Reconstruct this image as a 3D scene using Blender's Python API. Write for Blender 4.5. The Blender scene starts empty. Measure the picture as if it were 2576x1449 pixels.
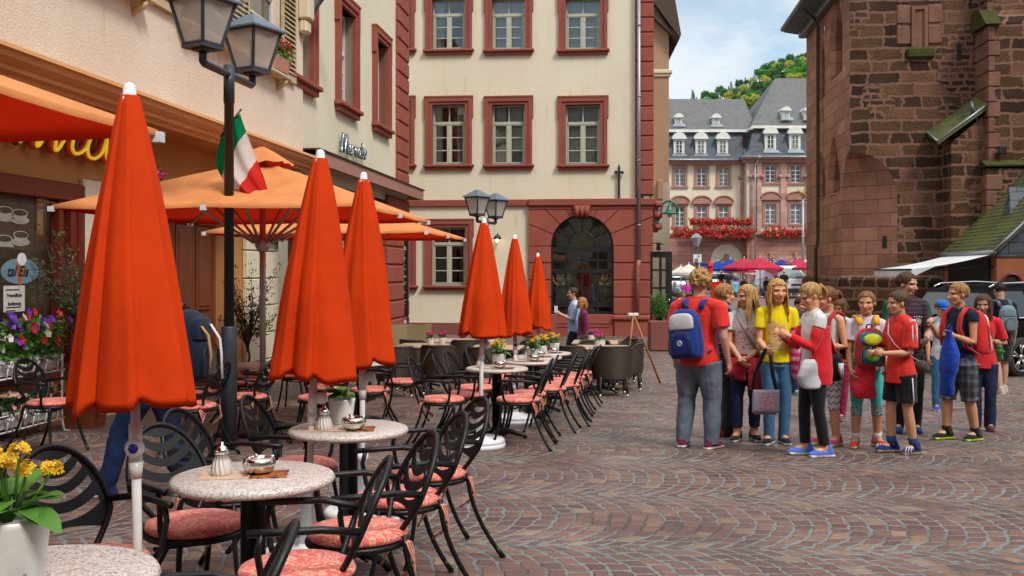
import bpy, bmesh, math, random
import numpy as np
from mathutils import Vector, Matrix, noise
random.seed(7)
SC = bpy.context.scene
COL = SC.collection
PI = math.pi
R = math.radians
F = 2504.4
CAMZ = 1.57
HZ = 684.0
def lerp(a, b, t): return a + (b - a) * t
_GP = [(-10, .03), (4, .02), (5.4, -.01), (7.2, -.05), (9.5, -.12), (11, -.18), (15.7, -.40), (21, -.53), (26, -.53), (31, -.43), (45, -.2), (70, -.02), (400, 0)]
def gz(y):
 """height of the ground at distance y: the street dips gently before the market square"""
 for i in range(len(_GP) - 1):
  (a, za), (b, zb) = _GP[i], _GP[i + 1]
  if y <= b:
   t = max(0, (y - a) / (b - a))
   return lerp(za, zb, t)
 return 0.0
def at(u, v, y):
 return Vector(((u - 1288) / F * y, y, CAMZ - (v - HZ) / F * y))
def gx(u, y):
 return Vector(((u - 1288) / F * y, y, gz(y)))
class MB:
 """collects shapes into one mesh"""
 def __init__(s):
  s.v = []; s.f = []; s.m = []; s.sm = []; s.M = None
 def add(s, vs, fs, m=0, smooth=False):
  o = len(s.v)
  if s.M is not None: vs = [s.M @ Vector(p) for p in vs]
  s.v.extend([tuple(p) for p in vs])
  for f in fs:
   s.f.append(tuple(i + o for i in f)); s.m.append(m); s.sm.append(smooth)
  return s
 def box(s, x0, x1, y0, y1, z0, z1, m=0, bev=0.0):
  if bev > 0:
   b = min(bev, (x1-x0)*.45, (y1-y0)*.45, (z1-z0)*.45)
   vs = [];
   for (X, ix) in ((x0, 1), (x1, -1)):
    for (Y, iy) in ((y0, 1), (y1, -1)):
     for (Z, iz) in ((z0, 1), (z1, -1)):
      vs += [(X, Y+iy*b, Z+iz*b), (X+ix*b, Y, Z+iz*b), (X+ix*b, Y+iy*b, Z)]
   def V(a, b_, c, k): return ((a*2+b_)*2+c)*3+k
   fs = [(V(0,0,0,0),V(0,0,1,0),V(0,1,1,0),V(0,1,0,0)), (V(1,0,0,0),V(1,1,0,0),V(1,1,1,0),V(1,0,1,0)),
     (V(0,0,0,1),V(1,0,0,1),V(1,0,1,1),V(0,0,1,1)), (V(0,1,0,1),V(0,1,1,1),V(1,1,1,1),V(1,1,0,1)),
     (V(0,0,0,2),V(0,1,0,2),V(1,1,0,2),V(1,0,0,2)), (V(0,0,1,2),V(1,0,1,2),V(1,1,1,2),V(0,1,1,2))]
   for a in (0, 1):
    for b_ in (0, 1):
     fs.append((V(a,b_,0,0),V(a,b_,0,1),V(a,b_,1,1),V(a,b_,1,0)))
     fs.append((V(a,0,b_,0),V(a,0,b_,2),V(a,1,b_,2),V(a,1,b_,0)))
     fs.append((V(0,a,b_,1),V(0,a,b_,2),V(1,a,b_,2),V(1,a,b_,1)))
     for c in (0, 1): fs.append((V(a,b_,c,0),V(a,b_,c,1),V(a,b_,c,2)))
   return s.add(vs, fs, m)
  vs = [(x0,y0,z0),(x1,y0,z0),(x1,y1,z0),(x0,y1,z0),(x0,y0,z1),(x1,y0,z1),(x1,y1,z1),(x0,y1,z1)]
  return s.add(vs, [(0,3,2,1),(4,5,6,7),(0,1,5,4),(1,2,6,5),(2,3,7,6),(3,0,4,7)], m)
 def quad(s, a, b, c, d, m=0): return s.add([a, b, c, d], [(0, 1, 2, 3)], m)
 def poly(s, pts, m=0): return s.add(pts, [tuple(range(len(pts)))], m)
 def loft(s, rings, m=0, smooth=True, cap=True, closed=True):
  n = len(rings[0]); vs = [p for r in rings for p in r]; fs = []
  for i in range(len(rings) - 1):
   for j in range(n if closed else n - 1):
    k = (j + 1) % n
    fs.append((i*n+j, i*n+k, (i+1)*n+k, (i+1)*n+j))
  if cap and closed:
   fs.append(tuple(reversed(range(n)))); fs.append(tuple((len(rings)-1)*n + j for j in range(n)))
  return s.add(vs, fs, m, smooth)
 def tube(s, pts, r, n=8, m=0, smooth=True, closed=False, cap=True):
  pts = [Vector(p) for p in pts]; N = len(pts)
  rs = r if isinstance(r, (list, tuple)) else [r] * N
  rings = []; up = None
  for i, p in enumerate(pts):
   if closed: t = pts[(i+1) % N] - pts[i-1]
   else: t = pts[min(i+1, N-1)] - pts[max(i-1, 0)]
   if t.length < 1e-9: t = Vector((0, 0, 1))
   t.normalize()
   if up is None:
    up = Vector((0, 0, 1)) if abs(t.z) < .9 else Vector((1, 0, 0))
   a = up - t * up.dot(t)
   if a.length < 1e-6: a = t.orthogonal()
   a.normalize(); b = t.cross(a); up = a
   rings.append([p + (a*math.cos(2*PI*k/n) + b*math.sin(2*PI*k/n)) * rs[i] for k in range(n)])
  if closed: rings.append(rings[0]); cap = False
  return s.loft(rings, m, smooth, cap)
 def capsule(s, pts, rs, n=10, m=0, sq=1.0):
  """chain with round ends (for skinned bodies)"""
  pts = [Vector(p) for p in pts]; rs = list(rs)
  d0 = (pts[0]-pts[1]).normalized(); d1 = (pts[-1]-pts[-2]).normalized()
  P = [pts[0]+d0*rs[0]*.98, pts[0]+d0*rs[0]*.7] + pts + [pts[-1]+d1*rs[-1]*.7, pts[-1]+d1*rs[-1]*.98]
  Q = [rs[0]*.15, rs[0]*.72] + rs + [rs[-1]*.72, rs[-1]*.15]
  return s.tube(P, Q, n, m)
 def lathe(s, prof, n=24, m=0, c=(0, 0, 0), smooth=True, cap=True, sx=1, sy=1):
  rings = [[(c[0]+r*sx*math.cos(2*PI*k/n), c[1]+r*sy*math.sin(2*PI*k/n), c[2]+z) for k in range(n)] for r, z in prof]
  return s.loft(rings, m, smooth, cap)
 def ell(s, c, rx, ry, rz, n=12, m=0, rot=None, k=7):
  rings = []
  for i in range(k):
   th = lerp(.06, PI-.06, i/(k-1)); r = math.sin(th); z = -math.cos(th)
   ring = []
   for j in range(n):
    p = Vector((rx*r*math.cos(2*PI*j/n), ry*r*math.sin(2*PI*j/n), rz*z))
    if rot is not None: p = rot @ p
    ring.append(p + Vector(c))
   rings.append(ring)
  return s.loft(rings, m, True)
 def build(s, name, mats, parent=None, smooth=None):
  me = bpy.data.meshes.new(name)
  me.from_pydata(s.v, [], s.f)
  if not isinstance(mats, (list, tuple)): mats = [mats]
  for mt in mats: me.materials.append(mt)
  me.polygons.foreach_set('material_index', s.m)
  me.polygons.foreach_set('use_smooth', s.sm if smooth is None else [smooth]*len(s.f))
  me.update()
  o = bpy.data.objects.new(name, me); COL.objects.link(o)
  if parent is not None: o.parent = parent
  return o
def tag(o, label=None, cat=None, group=None, kind=None):
 if label: o['label'] = label
 if cat: o['category'] = cat
 if group: o['group'] = group
 if kind: o['kind'] = kind
 return o
def thing(name, label, cat, loc=(0, 0, 0), rz=0.0, group=None):
 o = bpy.data.objects.new(name, None); COL.objects.link(o)
 o.empty_display_size = .1
 o.location = loc; o.rotation_euler = (0, 0, rz)
 return tag(o, label, cat, group)
_KIDS = {}
def dup(root, loc=None, rz=None, label=None, group=None, scale=None):
 r = root.copy(); COL.objects.link(r)
 if loc is not None: r.location = loc
 if rz is not None: r.rotation_euler = (0, 0, rz)
 if scale is not None: r.scale = (scale,)*3 if not isinstance(scale, tuple) else scale
 if label: r['label'] = label
 if group: r['group'] = group
 kids = _KIDS.get(root.name)
 if kids is None:
  kids = _KIDS[root.name] = [(c, list(c.children)) for c in root.children]
 for c, gs in kids:
  cc = c.copy(); COL.objects.link(cc); cc.parent = r
  for g in gs:
   d = g.copy(); COL.objects.link(d); d.parent = cc
 return r
class NT:
 def __init__(s, tree): s.t = tree; s.L = tree.links
 def n(s, typ, **kw):
  nd = s.t.nodes.new('ShaderNode' + typ)
  for k, v in kw.items():
   if k.startswith('_'): setattr(nd, k[1:], v)
   else: s.put(nd.inputs[int(k[1:])] if k[0] == 'i' and k[1:].isdigit() else nd.inputs[k.replace('__', ' ')], v)
  return nd
 def put(s, sock, v):
  if hasattr(v, 'is_output'): s.L.new(v, sock)
  elif v is not None:
   if isinstance(v, (tuple, list)) and sock.type == 'RGBA' and len(v) == 3: v = (*v, 1)
   sock.default_value = v
 def m(s, op, a, b=None, c=None):
  nd = s.t.nodes.new('ShaderNodeMath'); nd.operation = op
  for i, v in enumerate((a, b, c)):
   if v is not None: s.put(nd.inputs[i], v)
  return nd.outputs[0]
 def mix(s, f, a, b):
  nd = s.t.nodes.new('ShaderNodeMix'); nd.data_type = 'RGBA'
  s.put(nd.inputs[0], f); s.put(nd.inputs[6], a); s.put(nd.inputs[7], b)
  return nd.outputs[2]
 def sstep(s, x, a, b, lo=0.0, hi=1.0):
  nd = s.t.nodes.new('ShaderNodeMapRange'); nd.interpolation_type = 'SMOOTHSTEP'
  for i, v in enumerate((x, a, b, lo, hi)): s.put(nd.inputs[i], v)
  return nd.outputs[0]
 def ramp(s, f, stops, interp='LINEAR'):
  nd = s.t.nodes.new('ShaderNodeValToRGB'); cr = nd.color_ramp; cr.interpolation = interp
  while len(cr.elements) < len(stops): cr.elements.new(.5)
  for e, (p, c) in zip(cr.elements, stops): e.position = p; e.color = (*c, 1)
  s.put(nd.inputs[0], f); return nd.outputs[0]
 def noise(s, vec, scale, detail=3, rough=.55, dist=0.0):
  nd = s.n('TexNoise', Scale=scale, Detail=detail, Roughness=rough, Distortion=dist)
  if vec is not None: s.put(nd.inputs['Vector'], vec)
  return nd
 def coords(s, kind='Object'): return s.n('TexCoord').outputs[kind]
 def sep(s, v): return s.n('SeparateXYZ', Vector=v).outputs
 def comb(s, x, y, z=0.0): return s.n('CombineXYZ', X=x, Y=y, Z=z).outputs[0]
 def bump(s, h, dist=.01, strength=1.0):
  return s.n('Bump', Height=h, Distance=dist, Strength=strength).outputs[0]
def srgb(r, g, b):
 f = lambda c: (c/255/12.92) if c/255 <= .04045 else ((c/255+.055)/1.055)**2.4
 return (f(r), f(g), f(b))
def newmat(name):
 mt = bpy.data.materials.new(name); mt.use_nodes = True
 t = NT(mt.node_tree); b = mt.node_tree.nodes['Principled BSDF']
 return mt, t, b
def mat(name, col, rough=.6, metal=0.0, var=.12, scale=8.0, bump=0.0, bscale=60.0, spec=.5, sheen=0.0, coat=0.0, kind='Object', bdist=.004):
 """plain procedural material: colour with two scales of variation, roughness variation, optional relief"""
 mt, t, b = newmat(name)
 co = t.coords(kind)
 n1 = t.noise(co, scale, 4, .6).outputs[0]
 k = t.sstep(n1, .3, .7, 1 - var, 1 + var)
 c = t.n('VectorMath', _operation='SCALE'); t.put(c.inputs[0], col); t.put(c.inputs['Scale'], k)
 t.put(b.inputs['Base Color'], c.outputs[0])
 t.put(b.inputs['Roughness'], t.sstep(n1, .2, .8, max(0, rough - .07), min(1, rough + .07)))
 b.inputs['Metallic'].default_value = metal
 b.inputs['Specular IOR Level'].default_value = spec
 if sheen: b.inputs['Sheen Weight'].default_value = sheen
 if coat: b.inputs['Coat Weight'].default_value = coat; b.inputs['Coat Roughness'].default_value = .08
 if bump: t.put(b.inputs['Normal'], t.bump(t.noise(co, bscale, 3).outputs[0], bdist, bump))
 return mt
M = {}
def cobble():
 mt, t, b = newmat('cobblestones')
 co = t.coords('Object')
 wob = t.noise(co, 7, 2); w2 = t.noise(co, 30, 2)
 def wv(nd, k):
  v = t.n('VectorMath', _operation='SUBTRACT'); t.put(v.inputs[0], nd.outputs['Color']); v.inputs[1].default_value = (.5, .5, .5)
  v2 = t.n('VectorMath', _operation='SCALE'); t.put(v2.inputs[0], v.outputs[0]); v2.inputs['Scale'].default_value = k
  return v2.outputs[0]
 ad = t.n('VectorMath', _operation='ADD'); t.put(ad.inputs[0], co); t.put(ad.inputs[1], wv(wob, .075))
 ad2 = t.n('VectorMath', _operation='ADD'); t.put(ad2.inputs[0], ad.outputs[0]); t.put(ad2.inputs[1], wv(w2, .026))
 mp = t.n('Mapping'); t.put(mp.inputs[0], ad2.outputs[0]); mp.inputs['Rotation'].default_value = (0, 0, R(4)); mp.inputs['Location'].default_value = (0, .2, 0)
 x, y, _ = t.sep(mp.outputs[0])
 W, RR, P, S = 1.5, 1.07, .116, .142
 yb = t.m('DIVIDE', y, W); band = t.m('FLOOR', yb)
 tt = t.m('MULTIPLY', t.m('SUBTRACT', t.m('FRACT', yb), .5), W)
 q = t.m('SUBTRACT', x, t.m('SQRT', t.m('SUBTRACT', RR*RR, t.m('MULTIPLY', tt, tt))))
 q = t.m('ADD', q, t.m('MULTIPLY', band, .337))
 qp = t.m('DIVIDE', q, P); row = t.m('FLOOR', qp); rf = t.m('FRACT', qp)
 wn = t.n('TexWhiteNoise', _noise_dimensions='2D'); t.put(wn.inputs[0], t.comb(row, band))
 s = t.m('ADD', t.m('DIVIDE', t.m('MULTIPLY', t.m('ARCSINE', t.m('DIVIDE', tt, RR)), RR), S), wn.outputs[0])
 idx = t.m('FLOOR', s); sf = t.m('FRACT', s)
 dr = t.m('MULTIPLY', t.m('MULTIPLY', t.m('MINIMUM', rf, t.m('SUBTRACT', 1.0, rf)), P), t.m('SQRT', t.m('SUBTRACT', 1.0, t.m('POWER', t.m('DIVIDE', tt, RR), 2.0))))
 ds = t.m('MULTIPLY', t.m('MINIMUM', sf, t.m('SUBTRACT', 1.0, sf)), S)
 ds = t.m('ADD', ds, .0008)
 d = t.m('SMOOTH_MIN', dr, ds, .008)
 n3 = t.noise(co, 60, 3).outputs[0]; big = t.noise(co, .55, 3).outputs[0]
 d = t.m('ADD', d, t.m('MULTIPLY', t.m('SUBTRACT', n3, .5), .009))
 d = t.m('ADD', d, t.m('MULTIPLY', t.m('SUBTRACT', big, .52), -.009))
 e2 = t.m('POWER', t.m('DIVIDE', tt, W/2), 2.0)
 stone = t.sstep(t.m('MULTIPLY', d, t.m('SUBTRACT', 1.0, t.m('MULTIPLY', e2, .42))), .006, .0115)
 wn2 = t.n('TexWhiteNoise', _noise_dimensions='3D'); t.put(wn2.inputs[0], t.comb(row, idx, band))
 col = t.ramp(wn2.outputs[0], [(0, (.098, .050, .043)), (.3, (.125, .063, .052)), (.62, (.148, .076, .061)), (.86, (.170, .092, .066)), (.95, (.215, .118, .068)), (1, (.26, .18, .12))])
 grime = t.sstep(t.noise(co, 1.3, 4, .65).outputs[0], .3, .75, .72, 1.22)
 fine = t.sstep(t.noise(co, 90, 3).outputs[0], .25, .75, .8, 1.2)
 sc = t.n('VectorMath', _operation='SCALE'); t.put(sc.inputs[0], col); t.put(sc.inputs['Scale'], t.m('MULTIPLY', grime, fine))
 mort = t.mix(t.noise(co, 9, 3).outputs[0], (.125, .145, .145), (.215, .235, .23))
 mort = t.mix(t.sstep(t.noise(co, .9, 3).outputs[0], .50, .66), mort, (.07, .058, .052))
 t.put(b.inputs['Base Color'], t.mix(stone, mort, sc.outputs[0]))
 t.put(b.inputs['Roughness'], t.sstep(t.noise(co, 14, 3).outputs[0], .3, .7, .38, .68))
 hgt = t.m('ADD', t.m('MULTIPLY', t.sstep(d, .0, .02), 1.0), t.m('ADD', t.m('MULTIPLY', n3, .25), t.m('MULTIPLY', wn2.outputs[0], .35)))
 t.put(b.inputs['Normal'], t.bump(hgt, .012, .8))
 return mt
def plaster(name, c, c2, stain=.25, bs=70, bump=.35, streak=(.3, .22, .14)):
 mt, t, b = newmat(name)
 co = t.coords('Object')
 n = t.noise(co, .55, 5, .6).outputs[0]
 col = t.mix(t.sstep(n, .35, .68), c, c2)
 x, y, z = t.sep(co)
 st = t.noise(t.comb(t.m('MULTIPLY', t.m('ADD', x, y), 5), t.m('MULTIPLY', z, .5)), 1.0, 4, .65).outputs[0]
 col = t.mix(t.m('MULTIPLY', t.sstep(st, .56, .8), stain), col, streak)
 sp = t.noise(co, 3.5, 5, .7).outputs[0]
 col = t.mix(t.m('MULTIPLY', t.sstep(sp, .64, .78), stain*.9), col, streak)
 f = t.noise(co, bs, 3, .6).outputs[0]
 col = t.mix(t.sstep(f, .2, .55, .16, 0), col, (c[0]*.6, c[1]*.58, c[2]*.55))
 t.put(b.inputs['Base Color'], col); b.inputs['Roughness'].default_value = .9; b.inputs['Specular IOR Level'].default_value = .2
 t.put(b.inputs['Normal'], t.bump(f, .012, bump))
 return mt
def sandstone(name, c, c2, jx=0.0, jz=0.0, jc=None, bump=.3, bs=40):
 """dressed sandstone; jx, jz: block size of the joint pattern (0: no joints)"""
 mt, t, b = newmat(name)
 co = t.coords('Object')
 col = t.mix(t.sstep(t.noise(co, 1.2, 5, .65).outputs[0], .3, .7), c, c2)
 f = t.noise(co, bs, 4, .65).outputs[0]
 col = t.mix(t.sstep(f, .25, .6, .3, 0), col, (c[0]*.55, c[1]*.5, c[2]*.5))
 h = f
 if jx:
  x, y, z = t.sep(co)
  br = t.n('TexBrick', _offset=.5); t.put(br.inputs['Vector'], t.comb(t.m('SUBTRACT', x, y), z))
  br.inputs['Scale'].default_value = 1.0; br.inputs['Brick Width'].default_value = jx; br.inputs['Row Height'].default_value = jz
  br.inputs['Mortar Size'].default_value = .012; br.inputs['Mortar Smooth'].default_value = .2
  br.inputs['Color1'].default_value = (.75, .75, .75, 1); br.inputs['Color2'].default_value = (1.2, 1.2, 1.2, 1); br.inputs['Mortar'].default_value = (1, 1, 1, 1)
  mu = t.n('VectorMath', _operation='MULTIPLY'); t.put(mu.inputs[0], col); t.put(mu.inputs[1], br.outputs[0])
  col = t.mix(br.outputs[1], mu.outputs[0], jc or (c[0]*.4, c[1]*.4, c[2]*.4))
  h = t.m('SUBTRACT', t.m('MULTIPLY', f, .3), t.m('MULTIPLY', br.outputs[1], 1.0))
 t.put(b.inputs['Base Color'], col); b.inputs['Roughness'].default_value = .85; b.inputs['Specular IOR Level'].default_value = .25
 t.put(b.inputs['Normal'], t.bump(h, .012, bump))
 return mt
def rubble(name, dark=1.0):
 """old church masonry: uneven courses of brown stone in wide pink mortar"""
 mt, t, b = newmat(name)
 co = t.coords('Object')
 x, y, z = t.sep(co)
 base = t.comb(t.m('SUBTRACT', x, y), z)
 wob = t.noise(base, 1.6, 3); wob2 = t.noise(base, 8, 3)
 def off(nd, k, kk):
  v = t.n('VectorMath', _operation='SUBTRACT'); t.put(v.inputs[0], nd.outputs['Color']); v.inputs[1].default_value = (.5, .5, .5)
  v2 = t.n('VectorMath', _operation='MULTIPLY'); t.put(v2.inputs[0], v.outputs[0]); v2.inputs[1].default_value = (k, kk, 0); return v2.outputs[0]
 a = t.n('VectorMath', _operation='ADD'); t.put(a.inputs[0], base); t.put(a.inputs[1], off(wob, .5, .14))
 a2 = t.n('VectorMath', _operation='ADD'); t.put(a2.inputs[0], a.outputs[0]); t.put(a2.inputs[1], off(wob2, .12, .1))
 def brick(w, h, ms, o, loc):
  mp = t.n('Mapping'); t.put(mp.inputs[0], a2.outputs[0]); mp.inputs['Location'].default_value = loc
  br = t.n('TexBrick', _offset=o, _offset_frequency=2, _squash=.62, _squash_frequency=3); t.put(br.inputs['Vector'], mp.outputs[0])
  br.inputs['Scale'].default_value = 1; br.inputs['Brick Width'].default_value = w; br.inputs['Row Height'].default_value = h
  br.inputs['Mortar Size'].default_value = ms; br.inputs['Mortar Smooth'].default_value = .35; br.inputs['Bias'].default_value = 0
  br.inputs['Color1'].default_value = (0, 0, 0, 1); br.inputs['Color2'].default_value = (1, 1, 1, 1)
  return br
 A = brick(.95, .36, .045, .42, (0, 0, 0)); B = brick(.42, .19, .045, .5, (.3, .1, 0))
 pick = t.sstep(t.noise(base, .42, 2).outputs[0], .53, .57)
 val = t.mix(pick, A.outputs[0], B.outputs[0]); mor = t.mix(pick, A.outputs[1], B.outputs[1])
 val = t.m('ADD', t.n('RGBToBW', Color=val).outputs[0], t.m('MULTIPLY', t.m('SUBTRACT', t.noise(base, .8, 2).outputs[0], .5), 1.1))
 mor = t.n('RGBToBW', Color=mor).outputs[0]
 f = t.noise(base, 22, 5, .7).outputs[0]
 mor = t.sstep(t.m('ADD', mor, t.m('MULTIPLY', t.m('SUBTRACT', f, .5), .9)), .3, .7)
 k = dark
 col = t.ramp(val, [(0, (.040*k, .024*k, .015*k)), (.3, (.068*k, .037*k, .021*k)), (.55, (.105*k, .055*k, .030*k)), (.8, (.145*k, .078*k, .040*k)), (1, (.21*k, .105*k, .062*k))])
 fs = t.sstep(f, .3, .75, .45, 1.3)
 sc = t.n('VectorMath', _operation='SCALE'); t.put(sc.inputs[0], col); t.put(sc.inputs['Scale'], fs)
 col = t.mix(t.m('MULTIPLY', t.sstep(t.noise(base, .7, 4, .7).outputs[0], .55, .75), .5), sc.outputs[0], (.035, .036, .012))
 mc = t.mix(t.noise(base, 3, 4).outputs[0], (.155*k, .080*k, .055*k), (.24*k, .130*k, .094*k))
 t.put(b.inputs['Base Color'], t.mix(mor, col, mc)); b.inputs['Roughness'].default_value = .92; b.inputs['Specular IOR Level'].default_value = .15
 h = t.m('ADD', t.m('MULTIPLY', mor, -.6), t.m('MULTIPLY', f, 1.0))
 t.put(b.inputs['Normal'], t.bump(h, .05, .7))
 return mt
def slates(name, c, c2, sx=.3, sz=.2, moss=None):
 mt, t, b = newmat(name)
 co = t.coords('Object'); x, y, z = t.sep(co)
 u = t.comb(x, t.m('ADD', z, t.m('MULTIPLY', y, .4)))
 br = t.n('TexBrick', _offset=.5); t.put(br.inputs['Vector'], u)
 br.inputs['Scale'].default_value = 1; br.inputs['Brick Width'].default_value = sx; br.inputs['Row Height'].default_value = sz
 br.inputs['Mortar Size'].default_value = .014; br.inputs['Color1'].default_value = (*c, 1); br.inputs['Color2'].default_value = (*c2, 1); br.inputs['Mortar'].default_value = (c[0]*.3, c[1]*.3, c[2]*.3, 1)
 n = t.noise(co, .5, 4).outputs[0]
 col = t.mix(t.sstep(n, .4, .8, 0, .35), br.outputs[0], (c[0]*1.5, c[1]*1.45, c[2]*1.3))
 if moss: col = t.mix(t.sstep(t.noise(co, 1.5, 5, .65).outputs[0], .38, .62), col, moss)
 t.put(b.inputs['Base Color'], col); b.inputs['Roughness'].default_value = .6
 t.put(b.inputs['Normal'], t.bump(t.m('SUBTRACT', t.m('FRACT', t.m('DIVIDE', t.sep(u)[1], sz)), br.outputs[1]), .02, .5))
 return mt
def glass(name, tint=(.75, .8, .8), refl=.08):
 mt, t, b = newmat(name)
 fr = t.n('Fresnel', IOR=1.5)
 tr = t.n('BsdfTransparent', Color=tint); gl = t.n('BsdfGlossy', Roughness=.03)
 gl.inputs['Color'].default_value = (.9, .93, .95, 1)
 bmp = t.bump(t.noise(t.coords('Object'), 1.7, 2).outputs[0], .02, .12); t.put(gl.inputs['Normal'], bmp)
 ms = t.n('MixShader', i0=t.m('ADD', t.m('MULTIPLY', fr.outputs[0], 1.6), refl), i1=tr.outputs[0], i2=gl.outputs[0])
 t.put(mt.node_tree.nodes['Material Output'].inputs[0], ms.outputs[0])
 return mt
def granite():
 mt, t, b = newmat('speckled granite')
 co = t.coords('Object')
 v = t.n('TexVoronoi', Scale=190.0); t.put(v.inputs['Vector'], co)
 g = t.n('RGBToBW', Color=v.outputs['Color']).outputs[0]
 col = t.ramp(g, [(0, (.05, .045, .04)), (.22, (.22, .18, .16)), (.4, (.45, .37, .33)), (.6, (.6, .54, .5)), (1, (.72, .69, .66))])
 n2 = t.noise(co, 30, 3).outputs[0]
 col = t.mix(t.sstep(n2, .3, .7, 0, .35), col, (.62, .58, .55))
 t.put(b.inputs['Base Color'], col); b.inputs['Roughness'].default_value = .32
 return mt
def cushion():
 mt, t, b = newmat('red cushion fabric with pale flower print')
 co = t.coords('Object'); x, y, z = t.sep(co)
 n = t.noise(co, 15, 2, .5, 1.8).outputs[0]
 v = t.n('TexVoronoi', Scale=21.0); t.put(v.inputs['Vector'], co); v.inputs['Randomness'].default_value = .9
 vine = t.m('LESS_THAN', t.m('ABSOLUTE', t.m('SUBTRACT', n, .5)), .03)
 pet = t.m('ADD', v.outputs['Distance'], t.m('MULTIPLY', t.noise(co, 40, 2, .5, 1.0).outputs[0], .55))
 flo = t.m('LESS_THAN', pet, .5)
 fac = t.m('MULTIPLY', t.m('MAXIMUM', vine, flo), t.sstep(t.noise(co, 4, 2).outputs[0], .25, .45))
 c = t.mix(t.m('MULTIPLY', fac, .85), (.58, .075, .062), (.80, .50, .36))
 c = t.mix(t.noise(co, 2.5, 2).outputs[0], c, t.mix(.8, c, (.68, .16, .12)))
 t.put(b.inputs['Base Color'], c); b.inputs['Roughness'].default_value = .75; b.inputs['Sheen Weight'].default_value = .2
 t.put(b.inputs['Normal'], t.bump(t.noise(co, 9, 3).outputs[0], .012, .7))
 return mt
def canvas(name, c, trans=.35, tc=None):
 """parasol fabric: light also comes through it"""
 mt, t, b = newmat(name)
 co = t.coords('Object')
 n = t.noise(co, 2.2, 4).outputs[0]; w = t.noise(co, 260, 2).outputs[0]
 sc = t.n('VectorMath', _operation='SCALE'); t.put(sc.inputs[0], c); t.put(sc.inputs['Scale'], t.m('MULTIPLY', t.sstep(n, .3, .7, .86, 1.1), t.sstep(w, .3, .7, .93, 1.06)))
 t.put(b.inputs['Base Color'], sc.outputs[0]); b.inputs['Roughness'].default_value = .8; b.inputs['Specular IOR Level'].default_value = .15
 bm = t.bump(t.m('ADD', n, t.m('MULTIPLY', w, .05)), .03, .25); t.put(b.inputs['Normal'], bm)
 tr = t.n('BsdfTranslucent'); t.put(tr.inputs['Color'], tc or c)
 ms = t.n('MixShader', i0=trans, i1=b.outputs[0], i2=tr.outputs[0])
 t.put(mt.node_tree.nodes['Material Output'].inputs[0], ms.outputs[0])
 return mt
def wicker(name, c, c2):
 mt, t, b = newmat(name)
 co = t.coords('Object'); x, y, z = t.sep(co)
 ang = t.m('MULTIPLY', t.m('ARCTAN2', y, x), 5.5)
 a = t.m('SINE', t.m('MULTIPLY', ang, 9.0)); bz = t.m('SINE', t.m('MULTIPLY', z, 170.0))
 w = t.m('MULTIPLY', a, bz)
 t.put(b.inputs['Base Color'], t.mix(t.sstep(w, -.5, .6), c, c2)); b.inputs['Roughness'].default_value = .45
 t.put(b.inputs['Normal'], t.bump(w, .006, .8))
 return mt
def wood(name, c, c2, sc=1.0, ax=2, rough=.5):
 mt, t, b = newmat(name)
 co = t.coords('Object')
 mp = t.n('Mapping'); t.put(mp.inputs[0], co); s = [14*sc]*3; s[ax] = 1.2*sc; mp.inputs['Scale'].default_value = s
 n = t.noise(mp.outputs[0], 1.6, 5, .6, .6).outputs[0]
 t.put(b.inputs['Base Color'], t.mix(t.sstep(n, .3, .7), c, c2)); b.inputs['Roughness'].default_value = rough
 t.put(b.inputs['Normal'], t.bump(n, .003, .4))
 return mt
def leafmat(name, c, c2, trans=.3):
 mt, t, b = newmat(name)
 n = t.noise(t.coords('Object'), 9, 3).outputs[0]
 g = t.n('NewGeometry').outputs['Random Per Island']
 col = t.mix(t.m('MULTIPLY', t.m('ADD', n, g), .5), c, c2)
 t.put(b.inputs['Base Color'], col); b.inputs['Roughness'].default_value = .5
 tr = t.n('BsdfTranslucent'); t.put(tr.inputs['Color'], col)
 ms = t.n('MixShader', i0=trans, i1=b.outputs[0], i2=tr.outputs[0])
 t.put(mt.node_tree.nodes['Material Output'].inputs[0], ms.outputs[0])
 return mt
def emit(name, c, s):
 mt, t, b = newmat(name)
 t.put(b.inputs['Base Color'], c); t.put(b.inputs['Emission Color'], c); b.inputs['Emission Strength'].default_value = s
 b.inputs['Roughness'].default_value = .3
 return mt
def cloth(name, c, var=.1, rough=.85, bump=.3):
 return mat(name, c, rough, 0, var, 5, bump, 18, .2, .15, bdist=.012)
def pattern(name, fn, rough=.85):
 """cloth whose colour comes from fn(NT, x, y, z, co) in the wearer's own space"""
 mt, t, b = newmat(name)
 co = t.coords('Object'); x, y, z = t.sep(co)
 t.put(b.inputs['Base Color'], fn(t, x, y, z, co)); b.inputs['Roughness'].default_value = rough; b.inputs['Specular IOR Level'].default_value = .2
 t.put(b.inputs['Normal'], t.bump(t.noise(co, 16, 3).outputs[0], .012, .3))
 return mt
M['cobble'] = cobble()
M['pink_plaster'] = plaster('pink roughcast plaster', (.71, .58, .465), (.75, .645, .53), .5, 34, .8)
M['cream_plaster'] = plaster('cream plaster', (.69, .615, .46), (.73, .66, .51), .32, 60, .25)
M['cream2'] = plaster('pale cream plaster', (.66, .58, .42), (.70, .63, .47), .3, 40, .4)
M['tan_plaster'] = plaster('tan plaster', (.38, .235, .15), (.43, .27, .18), .3, 50, .3)
M['grey_plaster'] = plaster('greyish plaster', (.46, .39, .32), (.5, .43, .36), .3, 50, .3)
M['ochre'] = plaster('ochre plaster', (.40, .185, .06), (.48, .24, .09), .3, 40, .3)
M['cornice'] = plaster('orange painted cornice', (.60, .29, .125), (.66, .35, .16), .35, 50, .25)
M['red_stone'] = sandstone('red painted sandstone', (.255, .068, .05), (.30, .088, .064), bump=.25)
M['red_block'] = sandstone('red painted rustic stone', (.285, .072, .052), (.33, .092, .066), bump=.3)
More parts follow.
